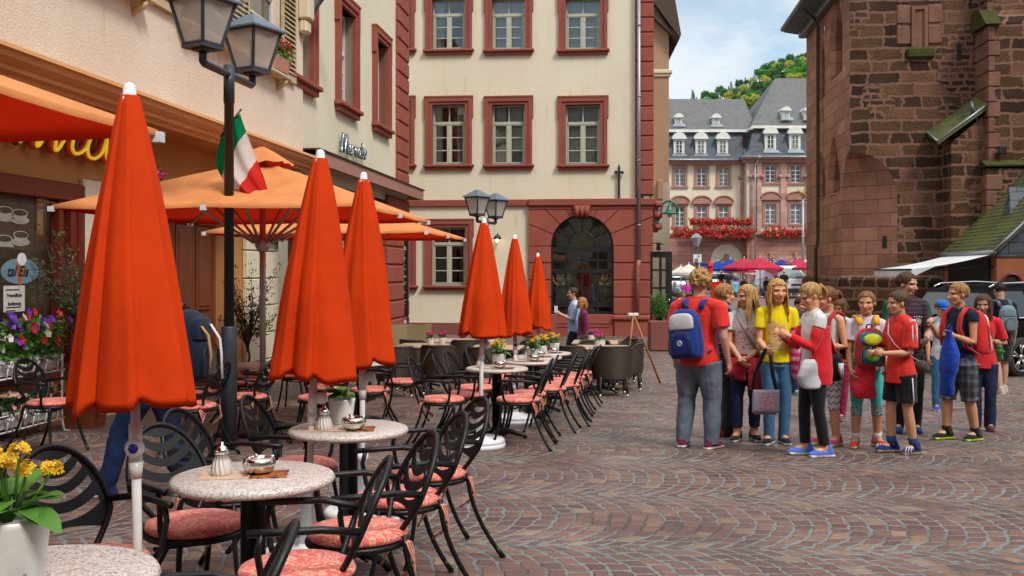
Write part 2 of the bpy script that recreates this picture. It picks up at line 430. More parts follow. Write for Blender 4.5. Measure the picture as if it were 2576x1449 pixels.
M['red_plinth'] = sandstone('red brown painted plinth', (.20, .068, .055), (.235, .085, .07), bump=.2)
M['rose_stone'] = sandstone('rose sandstone', (.43, .245, .195), (.52, .31, .255), 1.5, .62, (.17, .07, .055), .3, 12)
M['rose_trim'] = sandstone('rose sandstone trim', (.33, .165, .125), (.40, .215, .165), bump=.2, bs=12)
M['church'] = rubble('old church masonry', 1.05)
M['church_smooth'] = sandstone('dressed church sandstone', (.26, .122, .078), (.35, .172, .112), 1.1, .42, (.10, .05, .035), .5, 9)
M['church_fine'] = sandstone('weathered sandstone', (.15, .072, .048), (.23, .11, .078), bump=.4, bs=10)
M['moss_stone'] = sandstone('mossy stone', (.03, .035, .006), (.065, .07, .012), bump=.6, bs=25)
M['slate'] = slates('grey slate', (.085, .088, .088), (.12, .122, .12), .42, .26)
M['slate_dark'] = slates('dark slate', (.04, .052, .066), (.07, .085, .10), .42, .26)
M['moss_roof'] = slates('mossy slate', (.05, .055, .035), (.09, .095, .05), .34, .2, (.10, .115, .02))
M['glass'] = glass('window glass')
M['glass_dark'] = glass('shop window glass', (.88, .9, .9), .025)
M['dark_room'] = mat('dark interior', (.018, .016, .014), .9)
M['brown_room'] = mat('brown shop interior', (.30, .22, .13), .8, 0, .5, 2.5)
M['curtain'] = mat('white curtain', (.55, .56, .54), .9, 0, .1)
M['white_paint'] = mat('white window paint', (.66, .65, .60), .5, 0, .06)
M['olive_paint'] = mat('pale green window paint', (.42, .43, .33), .5, 0, .08)
M['shutter'] = mat('beige shutter paint', (.50, .41, .24), .6, 0, .12)
M['black_paint'] = mat('black metal paint', (.012, .012, .013), .4, 0, .2)
M['chair_black'] = mat('black powder coat', (.005, .0055, .006), .4, 0, .3, 30, .2, 300, .32)
M['post_blue'] = mat('blue black lacquer', (.030, .038, .050), .42, 0, .12, 14, .1, 200)
M['zinc'] = mat('zinc sheet', (.30, .32, .36), .45, .6, .15)
M['zinc_dark'] = mat('dark zinc', (.10, .11, .12), .45, .6, .2)
M['rust_pipe'] = mat('red painted pipe', (.30, .11, .08), .6, 0, .15)
M['brown_pipe'] = mat('rusty brown pipe', (.06, .032, .018), .7, 0, .3)
M['white_pole'] = mat('white lacquered pole', (.74, .74, .73), .35, 0, .05)
M['white_plastic'] = mat('white plastic', (.72, .72, .75), .42, 0, .06)
M['alu'] = mat('brushed aluminium', (.45, .43, .42), .38, .7, .12)
M['steel'] = mat('polished steel', (.62, .58, .52), .16, 1.0, .05)
M['chrome'] = mat('chrome', (.75, .75, .75), .08, 1.0, .03)
M['granite'] = granite()
M['cushion'] = cushion()
M['umb_cloth'] = canvas('orange umbrella cloth', (.62, .046, .003), .12)
M['par_cloth'] = canvas('apricot parasol cloth', (.84, .20, .06), .45, (.85, .09, .02))
M['wicker'] = wicker('dark brown wicker', (.010, .006, .004), (.062, .036, .02))
M['wicker_pale'] = wicker('honey wicker', (.16, .11, .04), (.36, .26, .11))
M['table_wood'] = wood('pale table wood', (.40, .27, .17), (.52, .37, .25), 1, 0)
M['door_wood'] = wood('red brown door wood', (.125, .032, .012), (.20, .058, .021), 1, 2)
M['shop_wood'] = wood('dark red shop frame', (.10, .012, .008), (.15, .022, .012), 1, 2, .35)
M['easel_wood'] = wood('easel wood', (.25, .10, .03), (.36, .16, .06), 1, 2)
M['gold'] = mat('gold paint', (.42, .25, .05), .4, .3)
M['terracotta'] = mat('terracotta', (.36, .10, .035), .8, 0, .15, 6, .3, 30)
M['white_pot'] = mat('white glazed pot', (.74, .73, .72), .28, 0, .04)
M['soil'] = mat('potting soil', (.025, .016, .01), .95, 0, .3, 20, .5)
M['leaf'] = leafmat('fresh green leaf', (.05, .15, .022), (.12, .30, .04))
M['leaf_dark'] = leafmat('dark green leaf', (.012, .035, .010), (.035, .085, .022))
M['olive_leaf'] = leafmat('olive leaf', (.03, .05, .018), (.09, .13, .05), .25)
M['tree_leaf'] = leafmat('deciduous foliage', (.04, .15, .05), (.11, .27, .07))
M['tree_yellow'] = leafmat('yellow green foliage', (.36, .40, .045), (.62, .62, .12))
M['tree_bright'] = leafmat('bright green foliage', (.08, .32, .03), (.19, .48, .06))
M['fir_leaf'] = leafmat('fir needles', (.022, .10, .08), (.045, .17, .12))
M['bark'] = mat('bark', (.075, .05, .035), .9, 0, .3, 12, .6, 40)
M['yellow_fl'] = leafmat('yellow petals', (.75, .42, .01), (.9, .62, .02))
M['violet_fl'] = leafmat('violet petals', (.12, .015, .36), (.24, .05, .62))
M['white_fl'] = leafmat('white petals', (.75, .74, .66), (.85, .85, .8))
M['red_fl'] = leafmat('red petals', (.55, .008, .015), (.75, .05, .06))
M['magenta_fl'] = leafmat('magenta petals', (.5, .01, .14), (.8, .06, .3))
M['pale_pink_fl'] = leafmat('pale pink petals', (.65, .2, .35), (.8, .4, .5))
M['car_paint'] = mat('black car paint', (.003, .0035, .005), .45, 0, .05, spec=.04)
M['van_paint'] = mat('white van paint', (.68, .72, .74), .25, 0, .03, coat=.6)
M['silver_paint'] = mat('silver car paint', (.55, .58, .62), .25, .3, .03, coat=.6)
M['tyre'] = mat('tyre rubber', (.012, .012, .012), .8, 0, .2, 20)
M['alloy'] = mat('alloy wheel', (.42, .42, .43), .3, .85, .05)
M['car_glass'] = mat('dark car glass', (.012, .018, .02), .04, 0, .1, spec=.9)
M['white_awning'] = canvas('white awning cloth', (.74, .76, .78), .15)
M['cream_canvas'] = canvas('cream parasol cloth', (.76, .72, .62), .3)
M['blue_canvas'] = canvas('blue parasol cloth', (.012, .05, .33), .2)
M['red_canvas'] = canvas('raspberry parasol cloth', (.52, .035, .075), .3)
M['orange_canvas'] = canvas('orange red parasol cloth', (.62, .04, .008), .2)
M['green_lamp'] = mat('green enamel', (.008, .12, .075), .35, 0, .1)
M['frost'] = None
def frosted():
 mt, t, b = newmat('frosted lamp glass')
 b.inputs['Base Color'].default_value = (.8, .78, .72, 1); b.inputs['Roughness'].default_value = .2
 tr = t.n('BsdfTranslucent', Color=(.95, .93, .88)); tp = t.n('BsdfTransparent', Color=(.9, .9, .9))
 m1 = t.n('MixShader', i0=.55, i1=b.outputs[0], i2=tr.outputs[0]); m2 = t.n('MixShader', i0=.42, i1=m1.outputs[0], i2=tp.outputs[0])
 t.put(mt.node_tree.nodes['Material Output'].inputs[0], m2.outputs[0]); return mt
M['frost'] = frosted()
M['lamp_lit'] = emit('warm lit bulb', (1, .72, .32), 6)
M['neon'] = emit('yellow neon tube', (.9, .62, .02), .22)
M['neon_back'] = mat('red sign body', (.62, .06, .02), .5)
M['sign_blue'] = mat('blue grey sign metal', (.07, .12, .15), .35, .3)
M['paper'] = mat('white paper', (.62, .60, .58), .8, 0, .05)
M['paper_print'] = None
M['ink'] = mat('black ink', (.01, .01, .01), .7)
M['chalk'] = mat('chalk white lettering', (.6, .6, .56), .8)
M['board'] = mat('blackboard', (.016, .015, .016), .5)
M['pipe_green'] = mat('patinated copper pipe', (.06, .065, .06), .55, .3, .25)
def menu_mat():
 mt, t, b = newmat('menu card print'); co = t.coords('Object'); x, y, z = t.sep(co)
 n = t.noise(co, 30, 3, .6, 1).outputs[0]
 pic = t.ramp(n, [(.3, (.03, .015, .05)), (.45, (.12, .03, .02)), (.58, (.6, .2, .03)), (.7, (.05, .04, .12))])
 pale = t.mix(t.sstep(t.noise(co, 14, 2).outputs[0], .58, .66), (.62, .44, .32), (.4, .14, .10))
 t.put(b.inputs['Base Color'], t.mix(t.m('GREATER_THAN', x, .03), pale, pic)); b.inputs['Roughness'].default_value = .35
 return mt
M['menu'] = menu_mat()
def sugar():
 mt, t, b = newmat('sugar in ribbed glass'); co = t.coords('Object'); x, y, z = t.sep(co)
 ang = t.m('ARCTAN2', y, x)
 rib = t.m('SINE', t.m('ADD', t.m('MULTIPLY', ang, 14), t.m('MULTIPLY', z, 60)))
 t.put(b.inputs['Base Color'], t.mix(t.sstep(z, .06, .075), (.72, .68, .64), (.34, .31, .28))); b.inputs['Roughness'].default_value = .12
 b.inputs['Coat Weight'].default_value = 1.0
 t.put(b.inputs['Normal'], t.bump(rib, .004, .7)); return mt
M['sugar'] = sugar()
cam = bpy.data.cameras.new('camera'); cam_o = bpy.data.objects.new('camera', cam); COL.objects.link(cam_o)
cam.sensor_width = 36; cam.lens = 35; cam.clip_end = 6000; cam.clip_start = .05
cam.shift_y = -(724.5 - HZ) / 2576
cam_o.location = (0, 0, CAMZ); cam_o.rotation_euler = (PI/2, 0, 0)
SC.camera = cam_o
SUN_EL, SUN_AZ = R(50), R(142)      # azimuth clockwise from +Y
sun = bpy.data.lights.new('sun', 'SUN'); sun.energy = 1.5; sun.angle = R(14); sun.color = (1, .95, .87)
so = bpy.data.objects.new('sun', sun); COL.objects.link(so)
sd = Vector((math.sin(SUN_AZ)*math.cos(SUN_EL), math.cos(SUN_AZ)*math.cos(SUN_EL), math.sin(SUN_EL)))
so.rotation_euler = sd.to_track_quat('Z', 'Y').to_euler(); so.location = (0, -10, 30)
w = bpy.data.worlds.new('World'); SC.world = w; w.use_nodes = True
t = NT(w.node_tree); bg = w.node_tree.nodes['Background']
sk = t.n('TexSky', _sky_type='NISHITA', _sun_disc=False, _sun_elevation=SUN_EL, _sun_rotation=SUN_AZ, _air_density=1.0, _dust_density=.6, _ozone_density=2.0)
d = t.coords('Generated'); dx, dy, dz = t.sep(d)
pv = t.comb(t.m('MULTIPLY', dx, 1.0), t.m('MULTIPLY', dy, 1.0), t.m('MULTIPLY', dz, 2.6))
c1 = t.noise(pv, 3.1, 6, .52, .35).outputs[0]
c2 = t.noise(pv, 7.5, 5, .55, .2).outputs[0]
cov = t.sstep(t.m('ADD', t.m('MULTIPLY', c1, .75), t.m('MULTIPLY', c2, .25)), .36, .56)
shade = t.sstep(t.noise(pv, 4.3, 5, .5, .3).outputs[0], .35, .68)
cl = t.mix(shade, (3.6, 4.35, 5.1), (6.2, 6.5, 6.7))
cl = t.mix(t.sstep(dz, .02, .22, .7, 0), cl, (6.3, 6.6, 6.75))
cl = t.mix(t.sstep(dz, .28, .9, 0, .92), cl, (17.0, 16.8, 16.2))
pale = t.mix(t.sstep(dz, .05, .7, .6, .1), sk.outputs[0], (3.5, 5.2, 6.4))
t.put(bg.inputs[0], t.mix(t.m('MULTIPLY', cov, .93), pale, cl)); bg.inputs[1].default_value = .08
vs = SC.view_settings; vs.view_transform = 'Standard'; vs.look = 'None'; vs.gamma = 1; vs.exposure = .9
SC.cycles.max_bounces = 6; SC.cycles.transparent_max_bounces = 12; SC.cycles.use_denoising = True
SC.cycles.caustics_reflective = False; SC.cycles.caustics_refractive = False
b = MB(); ys = [-12 + i*1.0 for i in range(85)] + [90, 120, 180, 300, 600, 1500, 4500]
xs = [-3000, -300, -60, -20, -8, 0, 8, 20, 60, 300, 3000]
b.add([(x, y, gz(y)) for y in ys for x in xs], [(j*len(xs)+i, j*len(xs)+i+1, (j+1)*len(xs)+i+1, (j+1)*len(xs)+i) for j in range(len(ys)-1) for i in range(len(xs)-1)], 0, True)
tag(b.build('ground', M['cobble']), 'red brown porphyry cobbles laid in fan arcs with grey joints', kind='structure')
def hill_z(x, y):
 r = 185 + (x - 210) * .335 + 5*math.sin(x*.05)
 return max(-6, min(r, 330) - max(0, 1050 - y) * .42 - max(0, y - 1080) * .5)
M['hill'] = mat('wooded hillside ground', (.03, .06, .02), .95, 0, .3, .05)
b = MB(); hx = [-400 + 30*i for i in range(60)]; hy = [500 + 30*i for i in range(40)]
b.add([(x, y, hill_z(x, y)) for y in hy for x in hx], [(j*60+i, j*60+i+1, (j+1)*60+i+1, (j+1)*60+i) for j in range(39) for i in range(59)], 0, True)
tag(b.build('hill', M['hill']), 'steep wooded hill rising behind the town hall', kind='structure')
def leaf_quad(b, p, s, rnd, m=0, asp=.5, droop=0.0):
 d = Vector((rnd.gauss(0, 1), rnd.gauss(0, 1), rnd.gauss(0, 1) - droop)); d.normalize()
 e = d.orthogonal().normalized(); e = Matrix.Rotation(rnd.uniform(0, 6.28), 3, d) @ e
 p = Vector(p)
 b.add([p, p + d*s*.5 + e*s*asp*.5, p + d*s, p + d*s*.5 - e*s*asp*.5], [(0, 1, 2, 3)], m)
def clump(b, c, r, n, s, rnd, m=0, sq=.8, asp=.6):
 for _ in range(n):
  v = Vector((rnd.gauss(0, 1), rnd.gauss(0, 1), rnd.gauss(0, 1))).normalized() * r * rnd.uniform(.75, 1.05)
  v.z *= sq; leaf_quad(b, Vector(c) + v, s*rnd.uniform(.7, 1.3), rnd, m, asp)
def hill_tree(label, matn, seed, fir=False):
 rnd = random.Random(seed); o = thing('fir_tree' if fir else 'tree', label, 'tree', (0, 0, 0), 0, 'trees on the wooded hill')
 tr = MB(); tr.tube([(0, 0, -1), (.1, 0, 3), (0, .1, 7)], [.45, .35, .15], 6); tr.build('trunk', M['bark'], o)
 cr = MB()
 if fir:
  for i in range(16):
   z = 2 + i*.95; r = (1 - i/16.5)*3.2
   for k in range(18):
    a = rnd.uniform(0, 6.28); q = r*rnd.uniform(.45, 1.05)
    leaf_quad(cr, (q*math.cos(a), q*math.sin(a), z - q*.3), 1.4, rnd, 0, .5, .6)
 else:
  for i in range(30):
   a = rnd.uniform(0, 6.28); z = rnd.uniform(0, 1); q = 4.3*math.sqrt(max(0, 1-(z*1.6-.6)**2))*rnd.uniform(.5, 1)
   clump(cr, (q*math.cos(a), q*math.sin(a), 4 + z*7.5), rnd.uniform(1.0, 1.9), 44, .95, rnd)
 cr.build('crown', M[matn], o)
 return o
kinds = [hill_tree('round dark green tree on the hill above the town hall', 'tree_leaf', 1), hill_tree('yellow green flowering tree on the hill slope', 'tree_yellow', 2),
   hill_tree('dark pointed fir on the wooded hill above the town hall', 'fir_leaf', 3, True), hill_tree('bright green leafy tree on the hill slope', 'tree_bright', 4),
   hill_tree('loose dark green tree on the hill above the town hall', 'tree_leaf', 5)]
rnd = random.Random(11); used = set(); HT = []
for j in range(8):
 for i in range(15):
  x = 192 + i*9.5 + rnd.uniform(-3, 3); y = 1056 - j*11 + rnd.uniform(-3, 3)
  if j == 0: k = 2 if x < 262 else rnd.choice([0, 4])
  elif j < 3 and x < 250: k = rnd.choice([2, 0, 0, 4])
  else: k = rnd.choice([0, 1, 4, 3, 4, 1, 3, 0])
  v = HZ - (hill_z(x, y) + 10 - CAMZ)*F/y; u = 1288 + x*F/y
  if v > 262 or u > 2062 or (u > 1935 and v > 215): continue
  p = (x, y, hill_z(x, y)); sc = rnd.uniform(.8, 1.25)*(.82 if k == 2 else 1)
  if k not in used: used.add(k); o = kinds[k]; o.location = p; o.scale = (sc,)*3; o.rotation_euler.z = rnd.uniform(0, 6)
  else: dup(kinds[k], p, rnd.uniform(0, 6), scale=sc)
for k in range(5):
 if k not in used: kinds[k].location = (300, 1050, hill_z(300, 1050))
ANG = math.atan(.1166)
def wall_holes(b, x0, x1, z0, z1, holes, y=0.0, depth=.25, m=0, mr=None):
 mr = m if mr is None else mr
 X = sorted({x0, x1, *[v for h in holes for v in h[:2] if x0 < v < x1]}); Z = sorted({z0, z1, *[v for h in holes for v in h[2:4] if z0 < v < z1]})
 for i in range(len(X)-1):
  for j in range(len(Z)-1):
   cx, cz = (X[i]+X[i+1])/2, (Z[j]+Z[j+1])/2
   if any(h[0] < cx < h[1] and h[2] < cz < h[3] for h in holes): continue
   b.quad((X[i], y, Z[j]), (X[i+1], y, Z[j]), (X[i+1], y, Z[j+1]), (X[i], y, Z[j+1]), m)
 for h in holes:
  a, c, e, f = h[:4]; Y = y + depth
  b.quad((a, y, e), (a, y, f), (a, Y, f), (a, Y, e), mr); b.quad((c, y, f), (c, y, e), (c, Y, e), (c, Y, f), mr)
  b.quad((a, y, f), (c, y, f), (c, Y, f), (a, Y, f), mr); b.quad((c, y, e), (a, y, e), (a, Y, e), (c, Y, e), mr)
def frame_rect(b, x0, x1, z0, z1, w, y0, y1, m=0, wb=None):
 wb = w if wb is None else wb
 b.box(x0, x0+w, y0, y1, z0, z1, m); b.box(x1-w, x1, y0, y1, z0, z1, m)
 b.box(x0+w, x1-w, y0, y1, z1-w, z1, m)
 if wb: b.box(x0+w, x1-w, y0, y1, z0, z0+wb, m)
def sash_window(parent, x0, x1, z0, z1, y, paint, rows=3, top=.3, cols=2, fw=.06, curtain=None, room=True, glassm='glass', thick=.05):
 """two leaves with glazing bars under a fixed top light"""
 b = MB(); frame_rect(b, x0, x1, z0, z1, fw, y, y+thick)
 zt = z1 - (z1-z0)*top
 b.box(x0+fw, x1-fw, y-.025, y+thick+.004, zt-.045, zt+.045)
 xm = (x0+x1)/2
 if cols == 2: b.box(xm-.045, xm+.045, y-.012, y+thick+.003, z0+fw, zt-.045)
 if cols == 2: b.box(xm-.02, xm+.02, y+.004, y+thick-.004, zt+.045, z1-fw)
 for i in range(1, rows):
  z = lerp(z0+fw, zt-.045, i/rows); b.box(x0+fw, x1-fw, y+.008, y+thick-.008, z-.016, z+.016)
 for s in ((x0+fw, xm-.045), (xm+.045, x1-fw)) if cols == 2 else ():
  frame_rect(b, s[0], s[1], z0+fw, zt-.045, .035, y-.008, y+thick-.01)
 f = b.build('window', M[paint], parent)
 g = MB(); g.quad((x0+fw, y+.03, z0+fw), (x1-fw, y+.03, z0+fw), (x1-fw, y+.03, z1-fw), (x0+fw, y+.03, z1-fw)); g.build('pane', M[glassm], f)
 if curtain is not None:
  c = MB(); N = 26
  for (a0, a1) in curtain:
   pts = [lerp(x0+fw, x1-fw, lerp(a0, a1, i/N)) for i in range(N+1)]
   yy = [y+.14+.022*math.sin(i*1.9)+.01*math.sin(i*.7) for i in range(N+1)]
   c.add([(p, q, z) for z in (z0+fw, z1-fw) for p, q in zip(pts, yy)], [(i, i+1, N+2+i, N+1+i) for i in range(N)], 0, True)
  c.build('curtain', M['curtain'], f)
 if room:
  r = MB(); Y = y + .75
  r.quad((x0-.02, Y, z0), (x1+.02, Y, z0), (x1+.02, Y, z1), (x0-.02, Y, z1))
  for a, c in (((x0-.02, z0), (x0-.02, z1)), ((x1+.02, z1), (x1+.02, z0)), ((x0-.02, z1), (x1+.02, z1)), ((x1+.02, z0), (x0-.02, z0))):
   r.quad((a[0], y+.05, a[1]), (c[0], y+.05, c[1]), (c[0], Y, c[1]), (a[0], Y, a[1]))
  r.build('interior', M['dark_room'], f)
 return f
def stone_surround(win, x0, x1, z0, z1, w, y=0.0, pr=.09, mt='red_stone', ear=.05, earh=.55, sill=.16, matl=None):
 """eared sandstone frame; x0..z1 is the clear opening"""
 b = MB(); o = pr
 b.box(x0-w, x0, y-o, y+.2, z0, z1); b.box(x1, x1+w, y-o, y+.2, z0, z1)
 b.box(x0-w, x1+w, y-o, y+.2, z1, z1+w)
 b.box(x0-w-.01, x0-w*.55, y-o-.035, y+.05, z0, z1+w*.45); b.box(x1+w*.55, x1+w+.01, y-o-.035, y+.05, z0, z1+w*.45)
 b.box(x0-w-.01, x1+w+.01, y-o-.036, y+.05, z1+w*.45, z1+w+.012)
 if ear:
  b.box(x0-w-ear, x0-w, y-o-.03, y+.05, z1+w-earh, z1+w); b.box(x1+w, x1+w+ear, y-o-.03, y+.05, z1+w-earh, z1+w)
 b.box(x0-w-ear, x1+w+ear, y-o-.05, y+.05, z1+w+.012, z1+w+.06)
 b.build('surround', M[mt], win)
 if sill:
  s = MB(); s.box(x0-w-.08, x1+w+.08, y-o-.1, y+.2, z0-sill*.45, z0, 0, .015); s.box(x0-w-.02, x1+w+.02, y-o-.03, y+.2, z0-sill, z0-sill*.45)
  s.build('sill', M[mt], win)
def quoins(b, x0, x1, z0, z1, h, y0, y1, m=0, gap=.035, bev=.03):
 z = z0
 while z < z1 - .05:
  zz = min(z+h, z1); b.box(x0, x1, y0, y1, z+gap*.5, zz-gap*.5, m, bev); z += h
 b.box(x0+.02, x1-.02, y0+.04, y1-.002, z0, z1, m)
for (hx, hy, hw_, hd, hh_, c_, lb) in ((-15, -17, 17, 8, 12, 'cream2', 'unseen plain cream house added behind the viewer to block sky light'), (3, -18, 20, 8, 14, 'tan_plaster', 'unseen plain tan house added behind the viewer to block sky light'), (24, -12, 9, 24, 13, 'rose_stone', 'unseen plain rose stone house added right of the viewer to block sky light')):  # unseen houses added out of frame to cut sky light and shape reflections
 o = thing('house', lb, 'house', (hx, hy, 0)); b = MB(); b.box(0, hw_, 0, hd, -.5, hh_); b.build('wall', M[c_], o); b = MB(); b.loft([[(x, -.4, hh_), (x, hd/2, hh_+4), (x, hd+.4, hh_)] for x in (-.3, hw_+.3)], 0, False); b.build('roof', M['brown_pipe'], o)
 for i in range(int(hw_/3)):
  for z in (1.2, 4.8, 8.4): b = MB(); b.box(1+i*3, 2.2+i*3, hd, hd+.05, z, z+1.9); b.build('window', M['dark_room'], o)
X1 = -6.1; X1G = -6.67
def on_wall(u, v, X0):
 Y = -X0/(.1166 - (u-1288)/F); return Y/math.cos(ANG), CAMZ - (v-HZ)/F*Y
RZS = PI/2 - ANG
parlour = thing('ice_cream_parlour', 'pink plastered corner house with orange cornice, shutters and brown door', 'house', (X1, 0, 0), RZS)
sE = on_wall(762, 300, X1)[0]; s0 = 4.0; CB = 3.46
GY = .57
s1a, s1b = on_wall(150, 0, X1)[0], on_wall(340, 0, X1)[0]; s2a, s2b = on_wall(452, 0, X1)[0], on_wall(700, 0, X1)[0]
SZ = 5.0
b = MB(); wall_holes(b, s0, sE, 3.72, 9, [(s1a, s1b, SZ, 6.9), (s2a, s2b, SZ, 6.9)], 0, .2)
b.quad((sE, 0, 3.72), (sE, 6, 3.72), (sE, 6, 9), (sE, 0, 9)); b.build('wall', M['pink_plaster'], parlour)
b = MB(); prof = [(0, 3.74), (-.26, 3.735), (-.27, 3.69), (-.235, 3.675), (-.215, 3.62), (-.15, 3.575), (-.13, 3.57), (-.125, 3.52), (-.06, 3.5), (-.05, 3.46), (.0, CB)]
e = sE + .18
b.loft([[(s, y, z) for y, z in prof] for s in (s0, e)], 0, False, True, True); b.build('cornice', M['cornice'], parlour)
dA, dB = on_wall(398, 600, X1G)[0], on_wall(568, 600, X1G)[0]
wA, wB = 4.2, on_wall(178, 600, X1G)[0]
b = MB(); wall_holes(b, s0, sE, -1, CB, [(dA, dB, -1, 2.75), (wA, wB, .35, 2.55)], GY, .35)
b.quad((s0, 0, CB), (sE, 0, CB), (sE, GY, CB), (s0, GY, CB)); b.quad((sE, GY, -1), (sE, 6, -1), (sE, 6, CB), (sE, GY, CB))
b.build('ground_floor_wall', M['ochre'], parlour)
pA, pB = on_wall(606, 600, X1G)[0], sE
b = MB()
for i in range(8): b.box(pA, pB, GY-.1, GY, -.5+i*.49, -.5+i*.49+.475, 0, .015)
b.box(pA+.3, pB-.1, GY-.24, GY-.1, 2.15, 2.75, 0, .04); b.build('pier', M['cream2'], parlour)
pA2, pB2 = on_wall(192, 600, X1G)[0], on_wall(275, 600, X1G)[0]
b = MB(); b.box(pA2, pB2, GY-.06, GY, -.6, 2.7, 0, .01); b.build('pier', M['cream2'], parlour)
b = MB(); frame_rect(b, dA, dB, -.5, 2.75, .12, GY+.2, GY+.3, wb=0); n = 3; wd = (dB-dA-.24)/n
for i in range(n):
 a = dA+.12+i*wd; c = a+wd; b.box(a+.005, c-.005, GY+.22, GY+.27, -.5, 2.63)
 for (z0, z1) in ((-.05, .75), (.95, 2.3)):
  b.box(a+.1, c-.1, GY+.19, GY+.22, z0, z1, 0, .02); b.box(a+.16, c-.16, GY+.175, GY+.19, z0+.07, z1-.07, 0, .01)
 b.box(a+.07, c-.07, GY+.165, GY+.22, 2.32, 2.4, 0, .01)
b.build('door', M['door_wood'], parlour)
b = MB(); frame_rect(b, wA, wB, .35, 2.55, .14, GY-.05, GY+.12); b.box(wB-.34, wB-.24, GY-.02, GY+.1, .49, 2.41); b.box(wA, wB+.12, GY-.09, GY-.05, 2.4, 2.62, 0, .02); b.box(wB, wB+.12, GY-.09, GY, -.4, 2.4, 0, .02)
sw = b.build('shop_window', M['shop_wood'], parlour)
b = MB(); b.box(wB-.24, wB-.215, GY+.0, GY+.06, .49, 2.41); b.box(wA+.2, wB-.24, GY+.0, GY+.06, 2.36, 2.385); b.build('frame_strip', M['gold'], sw)
b = MB(); b.quad((wA, GY+.08, .4), (wB, GY+.08, .4), (wB, GY+.08, 2.5), (wA, GY+.08, 2.5)); b.build('pane', M['glass_dark'], sw)
b = MB(); b.box(wA-.2, wB+.1, GY+1.2, GY+1.25, -.5, 3); b.box(wB, wB+.05, GY+.12, GY+1.2, -.5, 3); b.box(wA-.2, wB, GY+.2, GY+1.2, .1, .2); b.build('interior', M['brown_room'], sw)
for (a, c, nm) in ((s1a, s1b, 0), (s2a, s2b, 1)):
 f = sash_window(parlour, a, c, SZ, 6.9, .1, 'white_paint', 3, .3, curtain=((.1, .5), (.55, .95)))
 sl = MB(); sl.box(a-.15, c+.15, -.2, .1, SZ-.09, SZ-.02, 0, .02)
 for xx in (a, c-.1): sl.tube([(xx+.05, -.15, SZ-.1), (xx+.05, -.13, SZ-.16), (xx+.05, -.05, SZ-.2), (xx+.05, 0, SZ-.24)], .045, 8)
 sl.build('sill', M['shutter'], f)
def shutter_mb(a, c, z0, z1, y=-.07):
 b = MB(); frame_rect(b, a, c, z0, z1, .07, y, y+.045, wb=.12); n = int((z1-z0-.2)/.085)
 b.box(a+.07, c-.07, y+.02, y+.03, (z0+z1)/2-.05, (z0+z1)/2+.05)
 for i in range(n):
  z = z0+.13+i*.085
  b.quad((a+.07, y+.03, z+.085), (c-.07, y+.03, z+.085), (c-.07, y-.02, z), (a+.07, y-.02, z)); b.quad((a+.07, y-.02, z), (c-.07, y-.02, z), (c-.07, y-.02, z+.018), (a+.07, y-.02, z+.018))
 return b
q = lambda u: on_wall(u, 0, X1)[0]
shutter_mb(q(352), q(444), SZ+.0, 6.9).build('shutter', M['shutter'], parlour)
shutter_mb(q(576), q(626), SZ+.05, 6.9, -.02).build('shutter', M['shutter'], parlour)
shutter_mb(q(703), q(737), SZ-.02, 6.9).build('shutter', M['shutter'], parlour)
b = MB(); b.box(sE-.3, sE+.02, -.22, 0, 6.25, 6.75, 0, .03); b.box(sE-.27, sE, -.17, 0, 6.0, 6.25, 0, .04); b.build('corbel', M['cream2'], parlour)
X2 = -6.2
sE2 = on_wall(1021, 300, X2)[0]; F2 = .40
house2 = thing('cream_street_house', 'narrow cream house with red window frames and brown canopy', 'house', (X2, 0, 0), RZS)
ctr = [18.95, 21.98, 25.05]; HW = .56; Z0, Z1 = 5.2, 7.3
b = MB(); wall_holes(b, sE-.3, sE2, 3.4, 10, [(c-HW, c+HW, Z0, Z1) for c in ctr], 0, .3); b.quad((sE2, 0, -1), (sE2, 7, -1), (sE2, 7, 10), (sE2, 0, 10))
b.build('wall', M['cream_plaster'], house2)
for c in ctr:
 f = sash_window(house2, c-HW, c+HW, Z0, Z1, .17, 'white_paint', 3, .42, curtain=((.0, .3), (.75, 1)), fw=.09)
 stone_surround(f, c-HW, c+HW, Z0, Z1, .21, 0, .09, 'red_block', .05, .6, .2)
b = MB(); quoins(b, on_wall(995, 0, X2)[0], sE2+.06, 3.85, 10, .44, -.09, .35); b.build('quoin', M['red_block'], house2)
b = MB(); fz0, fz1 = 3.6, 3.87; fe = 28.45
b.box(sE+.02, fe, -F2, -F2+.05, fz0, fz1); b.box(fe-.05, fe, -F2+.05, .5, fz0, fz1); b.box(sE+.02, fe-.05, -F2+.05, 0, fz0+.12, fz0+.16)
cn = b.build('canopy', M['rose_trim'], house2)
b = MB(); b.box(sE+.01, fe+.06, -F2-.03, 0, fz1, fz1+.025); b.build('flashing', M['brown_pipe'], cn)
M['dark_wood'] = wood('dark brown panelling', (.035, .010, .007), (.06, .018, .012), .6, 2)
b = MB(); ga = sE+.35
wall_holes(b, sE-.2, sE2, -1.2, 3.6, [(ga+.5, ga+1.4, -.6, 2.4), (ga+2.1, ga+4.6, .4, 2.5), (ga+5.3, ga+7.2, .4, 2.5)], .12, .3)
b.build('ground_floor_wall', M['dark_wood'], house2)
b = MB(); frame_rect(b, ga+.5, ga+1.4, -.6, 2.4, .1, .2, .26); b.box(ga+.6, ga+1.3, .24, .28, -.6, 2.3)
for z in (-.3, .75, 1.7): b.box(ga+.68, ga+1.22, .21, .24, z, z+.6 if z > 1 else z+.8, 0, .02)
b.build('door', M['cream2'], house2)
for (a, c) in ((ga+2.1, ga+4.6), (ga+5.3, ga+7.2)): sash_window(house2, a, c, .4, 2.5, .25, 'white_paint', 2, .35)
b = MB(); quoins(b, on_wall(968, 0, X2)[0], sE2+.04, -.6, 3.55, .47, -.1, .12); b.build('quoin', M['red_block'], house2)
